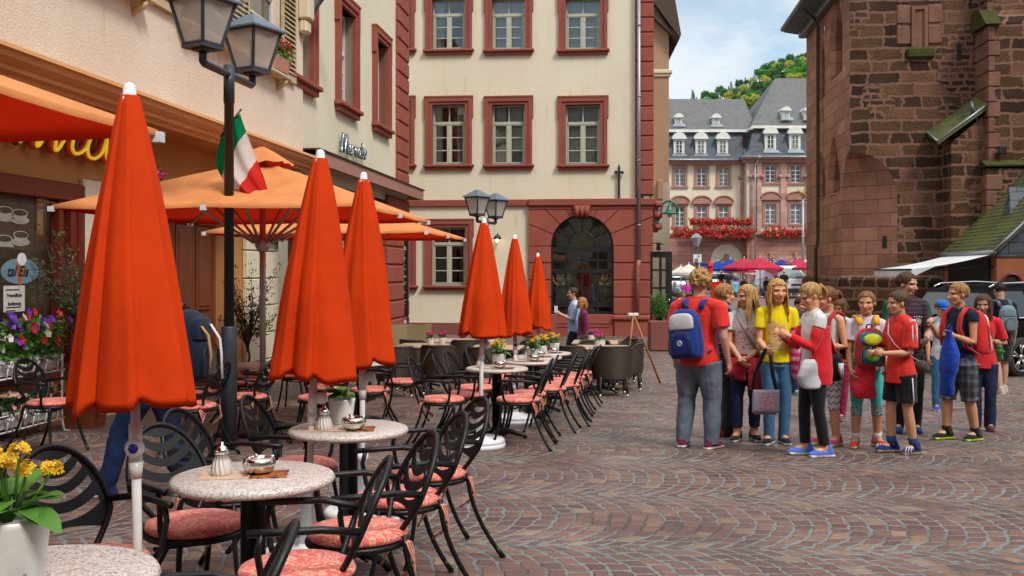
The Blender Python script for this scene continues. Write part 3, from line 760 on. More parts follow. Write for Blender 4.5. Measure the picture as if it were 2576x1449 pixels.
b = MB(); quoins(b, sE+.03, sE+.42, -.6, 3.4, .5, -.05, .12); b.build('quoin', M['red_block'], house2)
dp = thing('downpipe', 'grey zinc downpipe with bend between the two left houses', 'downpipe', (X1, 0, 0), RZS)
b = MB(); xx = sE+.2
b.tube([(xx+.1, .12, 3.45), (xx+.1, .12, 2.0), (xx+.06, .05, 1.86), (xx-.08, -.12, 1.72), (xx-.1, -.14, 1.6)], .065, 10); b.build('upper_pipe', M['zinc_dark'], dp)
b = MB(); b.tube([(xx-.1, -.14, 1.62), (xx-.1, -.14, -.7)], .062, 10); b.tube([(xx-.1, -.14, 1.62), (xx-.1, -.14, 1.5)], .08, 10); b.build('lower_pipe', M['brown_pipe'], dp)
b = MB(); pts = []
for i in range(14):
 a = i/13*1.5; pts.append((sE-.02+.05*i, -.05-1.25*(1-math.cos(a)), 6.05+1.3*math.sin(a)))
b.tube(pts, .085, 12)
o = b.build('gutter_pipe', M['pipe_green']); o.location = (X1, 0, 0); o.rotation_euler.z = RZS
tag(o, 'curved green grey copper gutter pipe at the corner of the pink house', 'pipe')
A3 = R(-5.5); C3 = Vector((4.36, 31.0, 0))
def on3(u, v, y=0.0):
 d = Vector(((u-1288)/F, 1, 0)); ex = Vector((math.cos(A3), math.sin(A3), 0)); ey = Vector((-math.sin(A3), math.cos(A3), 0))
 o = C3 + ey*y; n = ey; k = o.dot(n)/d.dot(n); P = d*k
 return (P - o).dot(ex), CAMZ - (v-HZ)/F*P.y
h3 = thing('cream_corner_house', 'wide cream house with red sandstone windows and arched shop window', 'house', C3, A3)
def r3(u0, u1, v0, v1):
 a, z1 = on3(u0, v0); c, z0 = on3(u1, v1); return a, c, z0, z1
XL = -11.0
up = []
for (u0, u1) in ((943, 1026), (1088, 1170), (1238, 1321), (1423, 1510)):
 up.append(r3(u0, u1, -2, 124)); up.append(r3(u0, u1, 264, 414))
gw = [r3(1086, 1172, 572, 718), r3(943, 1030, 572, 718)]
xa0, xa1, za0, za1 = r3(1386, 1543, 541, 791)
belt = on3(1300, 502)[1]
b = MB(); wall_holes(b, XL, on3(1598, 0)[0], belt, 10.5, up, 0, .22); wall_holes(b, XL, on3(1330, 0)[0], -.2, belt, gw, 0, .22)
b.quad((0, 0, -1), (0, 9, -1), (0, 9, 10.5), (0, 0, 10.5)); b.build('wall', M['cream_plaster'], h3)
cur = [((.0, .5), (.55, 1)), ((.1, .3), (.7, .98)), ((.0, .3),), ((.0, .25), (.75, 1)), ((.0, .48), (.52, 1)), ((.05, .4), (.5, .95)), ((.0, 1),), ((.0, 1),)]
for i, (a, c, z0, z1) in enumerate(up):
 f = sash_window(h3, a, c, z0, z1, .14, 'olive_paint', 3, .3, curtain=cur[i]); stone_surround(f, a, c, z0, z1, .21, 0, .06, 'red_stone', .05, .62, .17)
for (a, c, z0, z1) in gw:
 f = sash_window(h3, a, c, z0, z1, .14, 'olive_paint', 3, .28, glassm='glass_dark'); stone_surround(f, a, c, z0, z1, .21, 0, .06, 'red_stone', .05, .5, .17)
b = MB(); xq = on3(1597, 0)[0]; quoins(b, xq, .05, belt+.1, 10.5, .46, -.1, .3, 0, .03, .025); b.build('quoin', M['red_block'], h3)
b = MB(); xp = on3(1330, 0)[0]; zb = on3(1300, 519)[1]
b.box(XL, xp, -.09, .05, zb, belt, 0, .02); b.box(xp, .1, -.2, .1, zb, belt, 0, .02); b.box(xp, .08, -.14, .1, zb-.12, zb, 0, .02); b.build('belt_course', M['red_stone'], h3)
b = MB(); pt = on3(1500, 791)[1]; zs = za1-(xa1-xa0)/2; cxx = (xa0+xa1)/2; rr = (xa1-xa0)/2; N = 24; ztop = zb-.12
crs = [pt + i*(zs-pt)/4 for i in range(5)]
for i in range(4):
 b.box(xp, xa0, -.12, .25, crs[i]+.015, crs[i+1]-.015, 0, .02); b.box(xa1, .03, -.12, .25, crs[i]+.015, crs[i+1]-.015, 0, .02)
b.box(xp+.01, xa0-.01, -.08, .24, pt, zs); b.box(xa1+.01, .02, -.08, .24, pt, zs)
def edge_pt(a):
 dx, dz = math.cos(a), math.sin(a); ks = []
 if dx > 1e-6: ks.append((.03-cxx)/dx)
 if dx < -1e-6: ks.append((xp-cxx)/dx)
 if dz > 1e-6: ks.append((ztop-zs)/dz)
 k = min(ks); return (cxx+dx*k, zs+dz*k)
for i in range(N):
 a0, a1 = PI*i/N, PI*(i+1)/N
 g = .012 if i % 3 == 0 else 0; g2 = .012 if i % 3 == 2 else 0
 p0, p1 = (cxx+rr*math.cos(a0+g), zs+rr*math.sin(a0+g)), (cxx+rr*math.cos(a1-g2), zs+rr*math.sin(a1-g2)); q0, q1 = edge_pt(a0+g*.6), edge_pt(a1-g2*.6)
 outer = [q0]
 for cxn, czn in ((.03, ztop), (xp, ztop)):
  ac = math.atan2(czn-zs, cxn-cxx)
  if a0 < ac < a1: outer.append((cxn, czn))
 outer.append(q1)
 for (yy) in (-.12,): b.poly([(p[0], yy, p[1]) for p in [p0]+outer+[p1]])
 b.quad((p0[0], -.12, p0[1]), (p1[0], -.12, p1[1]), (p1[0], .25, p1[1]), (p0[0], .25, p0[1]))
 if g: b.quad((p0[0], -.12, p0[1]), (q0[0], -.12, q0[1]), (q0[0], -.04, q0[1]), (p0[0], -.04, p0[1]))
 if g2: b.quad((p1[0], -.12, p1[1]), (q1[0], -.12, q1[1]), (q1[0], -.04, q1[1]), (p1[0], -.04, p1[1]))
b.poly([(xp+.01, -.05, zs)] + [(cxx-rr*math.cos(PI*i/N)*1.0, -.05, zs+rr*math.sin(PI*i/N)) for i in range(N//2+1)] + [(cxx, -.05, ztop), (xp+.01, -.05, ztop)])
b.poly([(.02, -.05, zs), (.02, -.05, ztop), (cxx, -.05, ztop)] + [(cxx+rr*math.cos(PI/2-PI*i/N), -.05, zs+rr*math.sin(PI/2-PI*i/N)) for i in range(N//2+1)])
b.build('rusticated_bay', M['red_block'], h3)
b = MB(); kz = zs+rr
b.loft([[(cxx+sx*(.2+.06*tt), yy, kz-.08+.36*tt) for sx, yy in ((-1, .1), (-1, -.22-.08*math.sin(tt*PI)), (-.6, -.27-.1*math.sin(tt*PI)), (0, -.25-.1*math.sin(tt*PI)), (.6, -.27-.1*math.sin(tt*PI)), (1, -.22-.08*math.sin(tt*PI)), (1, .1))] for tt in (0, .15, .3, .5, .7, .85, 1)], 0, True)
for s in (-.14, 0, .14): b.tube([(cxx+s, -.3, kz-.1), (cxx+s*1.1, -.38, kz+.05), (cxx+s*1.2, -.33, kz+.26)], .05, 8)
b.build('keystone', M['red_stone'], h3)
b = MB(); b.box(xp, xa1+.02, -.13, .3, -1, pt, 0, .02)
for a, c in ((xp+.9, xa0+.6), (xa0+.75, xa1-.1)): frame_rect(b, a, c, -.15, pt-.25, .03, -.15, -.12)
b.box(xa1+.02, .1, -.2, .3, -1, pt, 0, .02); b.box(xa1-.02, .14, -.26, .3, pt-.16, pt-.03, 0, .03); b.build('plinth', M['red_block'], h3)
b = MB(); b.box(XL, xp, -.04, .3, -1, on3(1150, 812)[1]); b.build('plinth', M['red_plinth'], h3)
b = MB(); fy = .1; bw = .05
def hbar(z, w, y0=fy-.02): b.box(xa0, xa1, y0, fy+.06, z-w, z+w)
arc = [(cxx+rr*math.cos(PI*i/28), fy+.01, zs+rr*math.sin(PI*i/28)) for i in range(29)]; b.tube(arc, .055, 6)
b.tube([(cxx+.42*rr*math.cos(PI*i/18), fy+.02, zs+.05+.42*rr*math.sin(PI*i/18)) for i in range(19)], .02, 5)
for a in (30, 60, 120, 150, 90): b.tube([(cxx+.4*rr*math.cos(R(a)), fy+.02, zs+.05+.4*rr*math.sin(R(a))), (cxx+rr*math.cos(R(a)), fy+.02, zs+rr*math.sin(R(a)))], .018, 5)
zz = lambda v: on3(1460, v)[1]
b.box(xa0, xa0+.06, fy, fy+.06, za0, zs); b.box(xa1-.06, xa1, fy, fy+.06, za0, zs)
for v, wd in ((627, .08), (682, .07), (767, .07), (787, .05)): hbar(zz(v), wd)
for v in (655, 724): hbar(zz(v), .028, fy-.01)
for k in (.25, .5, .75): b.box(lerp(xa0, xa1, k)-.03, lerp(xa0, xa1, k)+.03, fy-.01, fy+.04, za0, zs)
sw = b.build('arched_window', M['black_paint'], h3)
b = MB(); b.poly([(xa0, fy+.03, za0), (xa1, fy+.03, za0)] + [(x, fy+.03, z) for x, _, z in arc]); b.build('pane', M['glass_dark'], sw)
b = MB(); b.box(xa0-1, xa1+1, 2.2, 2.25, -.6, 4.5); b.box(xa0-.6, xa0-.55, .3, 2.2, -.6, 4.5); b.box(xa1+.2, xa1+.25, .3, 2.2, -.6, 4.5); b.box(xa0-.6, xa1+.2, .3, 2.2, -.45, -.4); b.box(xa0-.6, xa1+.25, .3, 2.2, 4.2, 4.25); b.build('interior', M['brown_room'], sw)
rn = random.Random(4);
for k, (x, z, wdt, hgt, cl_) in enumerate([(xa0+.35, .55, .5, 1.1, 'chalk'), (xa0+1.0, .5, .4, 1.2, 'red_fl'), (xa1-.5, .45, .6, 1.2, 'tan_plaster')]):
 b = MB()
 for i in range(5):
  xx = x - wdt/2 + wdt*i/5; b.box(xx, xx+wdt/5.5, .9+.05*(i % 2), .95+.05*(i % 2), z-rn.uniform(0, .2), z+hgt, 0, .02)
 b.build('hanging_clothes', M[cl_], sw)
def strokes(b, pts, r, n=5, s=1.0, o=(0, 0), y=0.0, m=0): b.tube([(o[0]+p[0]*s, y, o[1]+p[1]*s) for p in pts], r, n, m)
DIG3 = [(-.1, .9), (.15, 1), (.35, .9), (.35, .65), (.1, .52), (.38, .4), (.38, .12), (.12, 0), (-.1, .1)]
DIG5 = [(.38, 1), (-.05, 1), (-.08, .56), (.15, .62), (.38, .5), (.4, .2), (.2, 0), (-.08, .08)]
def text_obj(name, body, size, parent, loc, mt, ex=.002, rot=(PI/2, 0, 0), align='CENTER', shear=0.0):
 c = bpy.data.curves.new(name, 'FONT'); c.body = body; c.size = size; c.extrude = ex; c.align_x = align; c.shear = shear
 k = bpy.data.objects.new('tmp', c); COL.objects.link(k); dg = bpy.context.evaluated_depsgraph_get(); me = bpy.data.meshes.new_from_object(k.evaluated_get(dg)); bpy.data.objects.remove(k)
 o = bpy.data.objects.new(name, me); COL.objects.link(o); me.materials.clear(); me.materials.append(M[mt]); o.location = loc; o.rotation_euler = rot
 if parent: o.parent = parent
 return o
for k, uu in enumerate((1409, 1521)):
 x, z = on3(uu, 700); b = MB()
 for sg in (-1, 1):
  P = [(x+sg*(.06+.17*math.sin(a)), fy+.02, z-.2+.2*(1-math.cos(a))) for a in [i*.2 for i in range(10)]]; b.tube(P, .006, 4)
  for p in P[1:]:
   for dd in (-1, 1): b.add([p, (p[0]+.034*dd*sg, p[1], p[2]+.02), (p[0]+.014*dd*sg, p[1], p[2]+.042)], [(0, 1, 2)])
 strokes(b, DIG3, .012, 4, .12, (x-.09, z+.06), fy+.02); strokes(b, DIG5, .012, 4, .12, (x+.04, z+.06), fy+.02)
 lo = b.build('window_sticker', M['gold'], sw)
 text_obj('lettering', 'Jahre', .1, sw, (x, fy+.018, z-.03), 'gold')
x, z = on3(1488, 775); b = MB(); b.box(x-.1, x+.1, fy+.12, fy+.125, z-.12, z+.13); b.build('notice', M['paper'], sw)
dp3 = thing('downpipe', 'long grey zinc downpipe on the red corner pilaster of the cream house', 'downpipe', C3, A3)
xd = on3(1607, 0)[0]; b = MB(); b.tube([(xd, -.2, 10.5), (xd, -.2, on3(1600, 655)[1])], .055, 10)
for z in (9.2, 7.0, 5.0, 3.0): b.tube([(xd, -.2, z), (xd, -.2, z+.04)], .075, 10); b.box(xd-.02, xd+.02, -.2, -.1, z, z+.03)
b.build('upper_pipe', M['zinc'], dp3); b = MB(); b.tube([(xd, -.2, on3(1600, 655)[1]), (xd-.04, -.22, on3(1600, 672)[1]), (xd-.06, -.24, pt)], [.075, .06, .06], 10); b.build('lower_pipe', M['rust_pipe'], dp3)
x, z0 = on3(1557, 498); z1 = on3(1557, 420)[1]; b = MB()
b.box(x-.035, x+.035, -.12, -.06, z0, z1, 0, .01); b.box(x-.15, x+.15, -.118, -.062, z1-.22, z1-.14, 0, .01); b.box(x-.02, x+.02, -.06, .02, z0+.4, z0+.46); b.tube([(x, -.09, z1), (x, -.09, z1+.1)], [.03, .004], 6); b.tube([(x, -.09, z0), (x, -.09, z0-.06)], [.05, .06], 8)
o = b.build('sign_bracket', M['black_paint']); o.location = C3; o.rotation_euler.z = A3; tag(o, 'black cross shaped iron bracket on the cream wall above the arched window', 'bracket')
wl = thing('wall_lamp', 'small black hooded wall lamp lit beside the ground floor window', 'lamp', C3, A3); x, z = on3(1253, 600)
b = MB(); b.box(x-.05, x+.05, -.06, .0, z-.12, z+.12, 0, .02); b.tube([(x, -.05, z+.05), (x, -.16, z+.14), (x, -.22, z+.08)], .02, 6); b.lathe([(.02, .12), (.1, .06), (.13, -.02), (.11, -.03)], 14, c=(x, -.22, z)); b.tube([(x-.2, -.2, z-.01), (x+.1, -.2, z-.01)], .012, 5); b.build('hood', M['black_paint'], wl)
b = MB(); b.ell((x, -.22, z-.06), .05, .05, .07); b.build('bulb', M['lamp_lit'], wl)
gl = thing('gooseneck_lamp', 'green gooseneck lamp with bell shade on the corner of the cream house', 'lamp', C3, A3)
px = lambda u, v: Vector((on3(u, v)[0], -.1, on3(u, v)[1]))
b = MB(); path = [(1640, 568), (1652, 562), (1660, 545), (1662, 528), (1666, 514), (1675, 507), (1686, 506), (1696, 511), (1702, 522), (1703, 537)]
b.tube([px(*p) for p in path], .035, 8); b.tube([px(1640, 546), px(1660, 546)], .02, 6); b.build('arm', M['green_lamp'], gl)
c = px(1684, 508); b = MB(); b.lathe([(.03, 0), (.035, -.1), (.07, -.13), (.085, -.22), (.10, -.24), (.12, -.30), (.30, -.36), (.31, -.375), (.10, -.33)], 18, c=c); b.build('lamp_shade', M['green_lamp'], gl)
b = MB(); b.ell(c+Vector((0, 0, -.41)), .08, .08, .09); b.build('bulb', M['white_pot'], gl)
b = MB(); b.box(.02, .2, -.1, .1, on3(1640, 545)[1]-.5, on3(1640, 545)[1]+.5, 0, .05)
for i in range(3): b.tube([(.1, -.13, on3(1640, 545)[1]-.35+i*.35), (.28, -.1, on3(1640, 545)[1]-.3+i*.35)], .1, 8)
b.build('corner_carving', M['red_block'], h3)
YT = 38.5; tn = thing('tan_house', 'plain tan house beyond the corner with dark overhanging eaves', 'house', (0, YT, 0), R(-3))
px = lambda u: (u-1288)/F*YT; pz = lambda v: CAMZ-(v-HZ)/F*YT
b = MB(); b.box(px(1500), px(1680), 0, 12, pz(462), pz(20)); b.build('wall', M['tan_plaster'], tn)
b = MB(); b.box(px(1500), px(1682), -.03, 11, -1, pz(462)); b.build('ground_floor_wall', M['grey_plaster'], tn)
b = MB(); b.box(px(1500), px(1688), -.12, .2, pz(190), pz(180), 0, .03); b.box(px(1500), px(1684), -.06, .2, pz(196), pz(190)); b.build('moulding', M['cream2'], tn)
b = MB(); zq = pz(20); b.loft([[(px(1600), y, zq+.25), (px(1705), y, zq-1.3), (px(1702), y, zq-1.42), (px(1680), y, zq-1.1), (px(1600), y, zq+.05)] for y in (-.35, 12)], 0, False)
b.loft([[(px(1600), y, zq+3), (px(1660), y, zq+3), (px(1707), y, zq-1.2), (px(1704), y, zq-1.34), (px(1600), y, zq+.9)] for y in (-.45, 12)], 0, False); b.build('roof', M['brown_pipe'], tn)
b = MB(); b.box(px(1650), px(1665), -.25, 0, pz(505), pz(455), 0, .04); b.build('corbel', M['tan_plaster'], tn)
CH = Vector(((2138-1288)/F*30, 30, 0)); ACH = -ANG*.9
church = thing('church', 'old brown sandstone church with buttress, lancet windows and mossy lean-to roofs', 'church', CH, ACH)
def onc(u, v, y=0.0):
 d = Vector(((u-1288)/F, 1, 0)); ex = Vector((math.cos(ACH), math.sin(ACH), 0)); ey = Vector((-math.sin(ACH), math.cos(ACH), 0))
 o = CH + ey*y; P = d*(o.dot(ey)/d.dot(ey)); return (P-o).dot(ex), CAMZ-(v-HZ)/F*P.y
zc = lambda v: CAMZ-(v-HZ)/F*30
L = 6.9; WID = 14; zt = 16
cx, cy = 1.38, 1.05; z1_, z2_ = zc(500), zc(378)
rings = []
for z, c in [(-1, 1), (z1_, 1)] + [(lerp(z1_, z2_, k/8), math.sqrt(max(0, 1-(k/8)**2))) for k in range(1, 9)] + [(10.7, 0)]:
 rings.append([(0, L, z), (0, max(cy*c, .001), z), (max(cx*c, .001), 0, z), (WID, 0, z)])
def strip(b, k, rs):
 for i in range(len(rs)-1): b.quad(rs[i][k], rs[i][k+1], rs[i+1][k+1], rs[i+1][k])
b = MB(); strip(b, 2, rings); b.poly([(0, 0, 10.7), (WID, 0, 10.7), (WID, 0, zt), (3, 0, zt)]); b.build('front_wall', M['church'], church)
b = MB(); strip(b, 1, rings); b.build('chamfered_corner', M['church_smooth'], church)
def lancet(b, y0, y1, z0, z1, x, inner=True):
 ym = (y0+y1)/2; w_ = (y1-y0)
 def arch(k, dz):
  P = []
  for i in range(9):
   a = i/8; P.append((y0-k + a*(w_/2+k), z1-w_*.9+dz + math.sin(a*PI/2)*(w_*.9)))
  return P + [(2*ym-p, q) for p, q in reversed(P[:-1])]
 O = [(y0-.16, z0)] + arch(.16, .16) + [(y1+.16, z0)]; I = [(y0, z0)] + arch(0, 0) + [(y1, z0)]
 for i in range(len(O)-1):
  b.quad((x-.03, *O[i]), (x-.03, *O[i+1]), (x+.14, *I[i+1]), (x+.14, *I[i]))
 return I
def side_y(u):
 d = (u-1288)/F; ex = Vector((math.cos(ACH), math.sin(ACH), 0)); ey = Vector((-math.sin(ACH), math.cos(ACH), 0))
 tt = (CH.x - d*CH.y)/(d*ey.y - ey.x); return tt
LH = []
for (ua, ub, v0, v1, nm) in ((2072, 2057, 250, 80, 'upper'), (2116, 2092, 190, -10, 'upper'), (2074, 2060, 500, 395, 'lower'), (2110, 2088, 490, 360, 'lower')):
 y0, y1 = side_y(ub), side_y(ua); y0, y1 = min(y0, y1), max(y0, y1); ymid = (y0+y1)/2
 Yw = (CH + Vector((-math.sin(ACH), math.cos(ACH), 0))*ymid).y
 zz0, zz1 = CAMZ-(v0-HZ)/F*Yw, CAMZ-(v1-HZ)/F*Yw
 b = MB(); I = lancet(b, y0, y1, zz0, zz1, .0); LH.append((y0-.16, y1+.16, zz0, zz1+.16)); ym_ = (y0+y1)/2
 for k in range(len(I)-1): b.quad((.13, *I[k]), (.13, *I[k+1]), (.42, *I[k+1]), (.42, *I[k]))
 b.quad((-.02, y0-.16, zz0), (-.02, y1+.16, zz0), (.42, y1, zz0+.25), (.42, y0, zz0+.25))
 for sg in (-1, 1):
  O = [(p, q) for p, q in [(y0-.16 + a_*((y1-y0)/2+.16), zz1-(y1-y0)*.9+.16+math.sin(a_*PI/2)*(y1-y0)*.9) for a_ in [k_/8 for k_ in range(9)]]]
  if sg > 0: O = [(2*ym_-p, q) for p, q in O]
  e_ = y0-.16 if sg < 0 else y1+.16
  for k in range(8): b.poly([(-.005, *O[k]), (-.005, *O[k+1]), (-.005, O[k+1][0], zz1+.17), (-.005, O[k][0], zz1+.17)])
 wn = b.build('lancet_window', M['church_smooth'], church)
 g = MB(); g.poly([(.40, p, q) for p, q in I]); g.build('pane', M['church_smooth'] if nm == 'upper' else mat('dim leaded glass', (.045, .03, .022), .35, 0, .4, 3), wn)
b = MB(); b.M = Matrix(((0, 1, 0, 0), (1, 0, 0, 0), (0, 0, 1, 0), (0, 0, 0, 1)))
wall_holes(b, cy, L, -1, 10.7, LH, 0, .1); b.M = None
for i in range(len(rings)-1): b.quad((0, cy, rings[i][0][2]), rings[i][1], rings[i+1][1], (0, cy, rings[i+1][0][2]))
b.build('side_wall', M['church_smooth'], church)
b = MB(); zl = zc(693);
P = [(-.16, L, 0), (-.16, cy-.06, 0), (cx-.06, -.16, 0), (WID, -.16, 0)]; Q = [(-.01, L, 0), (-.01, cy, 0), (cx, -.012, 0), (WID, -.012, 0)]
rs = [[(p[0], p[1], -1) for p in P], [(p[0], p[1], zl-.14) for p in P], [(p[0], p[1], zl) for p in Q]]
for k in (0, 1, 2): strip(b, k, rs)
b.build('plinth', M['church'], church)
b = MB(); ye = L+.4
b.loft([[(-.75, y, 10.55), (-.8, y, 10.72), (3.2, y, 16.5), (3.2, y, 16.2), (.02, y, 10.75), (-.25, y, 10.45)] for y in (-.4, ye)], 0, False); b.build('roof', M['slate_dark'], church)
b = MB(); b.tube([(-.8, -.4, 10.66), (-.8, ye, 10.66)], .09, 8); b.box(-.3, .02, -.02, L, 10.2, 10.45, 0, .05); b.build('gutter', M['zinc_dark'], church)
yd = side_y(2070); b = MB(); b.tube([(-.75, yd, 10.6), (-.3, yd, 10.2), (-.17, yd, 9.9), (-.17, yd, 2.6), (-.24, yd, 2.3), (-.24, yd, -.6)], .06, 8); b.build('downpipe', M['brown_pipe'], church)
def patch(u0, u1, v0, v1): a, zb_ = onc(u0, v1); c, zt_ = onc(u1, v0); return a, c, zb_, zt_
a, c, zb_, zt_ = patch(2292, 2333, 15, 120)
b = MB(); frame_rect(b, a, c, zb_, zt_, .1, -.07, .05, wb=0)
for i in range(3):
 b.box(a-.42, a-.004, -.03, .05, zb_+.1+i*.62, zb_+.66+i*.62, 0, .03); b.box(c+.004, c+.42, -.03, .05, zb_+.1+i*.62, zb_+.66+i*.62, 0, .03)
b.box(a+.1, c-.1, -.015, .05, zb_, zt_-.1); f = b.build('blocked_window', M['church_fine'], church)
b = MB(); b.box(a-.14, c+.2, -.12, .05, zb_-.34, zb_, 0, .06); b.build('sill', M['moss_stone'], f)
for (u0, u1, v0, v1) in ((2407, 2418, 110, 152), (2220, 2231, 593, 624), (2417, 2433, 425, 463)):
 a, c, zb_, zt_ = patch(u0, u1, v0, v1); off = 0
 if u0 == 2220:
  k = .62; ex = Vector((cx, -cy, 0)); p = Vector((0, cy, 0)) + ex*.78; n = Vector((-cy, -cx, 0)).normalized(); e = ex.normalized()*.07
  b = MB(); pp = p + n*.01; b.quad(pp-e+Vector((0, 0, zb_)), pp+e+Vector((0, 0, zb_)), pp+e+Vector((0, 0, zt_)), pp-e+Vector((0, 0, zt_)))
 else: b = MB(); b.box(a, c, -.02, .05, zb_, zt_)
 b.build('slit_opening', M['dark_room'], church)
bx = onc(2455, 100)[0]; BW = 6; PR = 1.05
b = MB(); zcap, zled = zc(48), zc(428); zled2 = zc(415)
b.box(bx, bx+BW, -PR, .0, zled, zc(88)); b.box(bx-.1, bx+BW, -PR-.12, 0, -1, zled-.1)
b.loft([[(x, 0, zc(88)), (x, -PR, zc(88)), (x, -PR+.45, zcap), (x, 0, zcap)] for x in (bx, bx+BW)], 0, False); b.box(bx+.12, bx+BW, -PR+.45, 0, zcap, zt)
f = b.build('buttress', M['church'], church)
b = MB(); z = -.5; i = 0
while z < zled-.3:
 b.box(bx-.13, bx+(.16 if i % 2 else .32), -PR-.15, -PR+.3, z+.012, z+.43, 0, .02); z += .44; i += 1
z = zled+.05
while z < zc(95):
 b.box(bx-.025, bx+(.15 if i % 2 else .3), -PR-.03, -PR+.02, z+.012, z+.42, 0, .015); b.box(bx-.03, bx+.2, -PR+.03, -.0, z+.012, z+.42, 0, .015); z += .44; i += 1
b.build('quoins', M['church_fine'], f)
b = MB(); b.box(bx-.18, bx+BW, -PR-.2, 0, zled-.06, zled+.02, 0, .02); b.loft([[(x, 0, zled+.02), (x, -PR-.18, zled+.02), (x, -PR-.02, zled2-.02), (x, 0, zled2-.02)] for x in (bx-.2, bx+BW)], 0, False)
b.build('mossy_ledge', M['moss_stone'], f); b = MB()
b.loft([[(x, .0, zc(92)), (x, -PR-.16, zc(92)), (x, -PR+.42, zcap+.02), (x, 0, zcap+.02)] for x in (bx-.14, bx+.3)], 0, False)
b.build('mossy_ledge', M['moss_stone'], f)
b = MB(); xs_, zs_ = onc(2515, 378, -PR); b.box(xs_-.1, xs_+.12, -PR-.22, -PR-.1, zs_-.12, zs_+.1, 0, .02); b.tube([(xs_, -PR, zs_), (xs_, -PR-.16, zs_)], .03, 6); b.build('floodlight', M['black_paint'], f)
xa, za = onc(2352, 330, -.3); xb, zb_ = bx, zc(252); D = .95
b = MB(); b.loft([[(xa-.1, y, za-.12+y*.36), (xb, y, zb_-.14+y*.36), (xb, y, zb_+.05+y*.36), (xa-.12, y, za+.03+y*.36)] for y in (0, -D)], 0, False); f = b.build('stair_roof', M['moss_roof'], church)
b = MB(); b.loft([[(xa+.25, y, -1), (xb, y, -1), (xb, y, zb_-.5), (xa+.25, y, za-.3)] for y in (.02, -.3)], 0, False); b.loft([[(xa+.3, y, -1), (xb, y, -1), (xb, y, zb_-.6), (xa+.3, y, za-.42)] for y in (-.3, -.82)], 0, False); b.build('stair_wall', M['church'], f)
b = MB(); b.tube([(xa-.14, -D, za-.04-D*.36), (xb, -D-.01, zb_-D*.36)], .03, 6); b.tube([(xa-.14, 0, za+.02), (xa-.14, -D, za-.02-D*.36)], .03, 6); b.build('flashing', M['zinc'], f)
b = MB(); p = bx-.2; b.tube([(p-.25, -D+.05, za+.75), (p-.22, -D, za+.5), (p-.03, -.75, za+.3), (p, -.72, za), (p, -.72, -.5)], .06, 8); b.build('downpipe', M['zinc_dark'], f)
X0A = 9.22; AZ0 = 2.06; yA, yB = 24.9, 29.0
ann = thing('lean_to_shop', 'low shop with steep mossy slate roof built against the church', 'shop', (0, 0, 0), 0)
def ap(Y, dx, z):
 p = Vector((X0A + .1166*Y, Y, 0)) + Vector((math.cos(ANG), -math.sin(ANG), 0))*dx; return (p.x, p.y, z)
RW, RH = 2.5, 2.95
b = MB()
def roofpt(Y, k, dz=0):
 sag = -.12*math.sin(k*PI); return ap(Y, -.12+k*(RW+.12), AZ0 + k*RH + sag + dz)
NK = 8
b.loft([[roofpt(yA-.15, k/NK, dz) for k, dz in [(i, 0) for i in range(NK+1)] + [(i, -.1) for i in range(NK, -1, -1)]], [roofpt(yB, k/NK, dz) for k, dz in [(i, 0) for i in range(NK+1)] + [(i, -.1) for i in range(NK, -1, -1)]]], 0, False)
def shingle_rows():
 for i in range(26):
  k0, k1 = i/26, (i+1)/26
  p = [roofpt(yA-.17, k0, .035), roofpt(yB, k0, .035), roofpt(yB, k1+.004, .012), roofpt(yA-.17, k1+.004, .012)]
  b.poly(p); b.quad(roofpt(yA-.17, k0, .035), roofpt(yB, k0, .035), roofpt(yB, k0, .0), roofpt(yA-.17, k0, .0))
shingle_rows()
f = b.build('roof', M['moss_roof'], ann)
b = MB(); b.tube([roofpt(yA-.17, 0, .0), roofpt(yB, 0, .0)], .05, 6); b.tube([roofpt(yA-.17, k/8, .03) for k in range(9)], .035, 6); b.build('flashing', M['zinc'], f)
b = MB()
kc = .5; A_, B_, C_ = Vector(roofpt(27.0, .38, .03)), Vector(roofpt(26.4, .38, .03)), Vector(roofpt(26.7, .62, .05)); top = Vector(roofpt(26.7, .5, .42)) - Vector((.25, 0, 0))
b.add([A_, B_, top, C_], [(0, 1, 2), (1, 3, 2), (3, 0, 2)]); b.build('dormer_vent', M['slate_dark'], f)
b = MB(); b.loft([[ap(Y, 0, -1), ap(Y, 0, AZ0-.1), ap(Y, RW, AZ0+RH-.3), ap(Y, RW+.6, AZ0+RH-.3), ap(Y, RW+.6, -1)] for Y in (yA, yB)], 0, False); b.build('wall', mat('ochre red rendered wall', (.30, .095, .04), .85, 0, .15, 3, .3), ann)
b = MB(); b.poly([ap(yA-.03, 0, 1.95), ap(yA-.03, RW, 1.95), ap(yA-.03, RW, AZ0+RH-.25), ap(yA-.03, 0.0, AZ0-.06)]); b.build('gable', M['slate_dark'], ann)
for i, dx in enumerate((.35, 1.15, 1.95)):
 b = MB(); pts = [ap(yA-.02, dx-.28, -.5)] + [ap(yA-.02, dx-.28*math.cos(PI*k/12), 1.1+.42*math.sin(PI*k/12)) for k in range(13)] + [ap(yA-.02, dx+.28, -.5)]
 b.tube(pts, .04, 6); w_ = b.build('arched_opening', M['shop_wood'], ann); g = MB(); g.poly([(p[0], p[1]+.005, p[2]) for p in pts]); g.build('panel', M['dark_room'], w_)
b = MB(); b.box(-.05, .05, 0, 3.2, -.6, 1.9);
o = b.build('shop_front', M['dark_room'], ann); o.location = ap(yA+.4, -.01, 0); o.rotation_euler.z = -ANG
aw = thing('awning', 'extended white awning with scalloped edge over the lean-to shop', 'awning', (0, 0, 0), 0)
b = MB(); OUT = 2.0; ya, yb = yA+.0, yB-.3
def awp(Y, k, dz=0): return ap(Y, -OUT*k-.05, lerp(AZ0-.03, 1.64, k) - .05*math.sin(k*PI) + dz)
N = 10
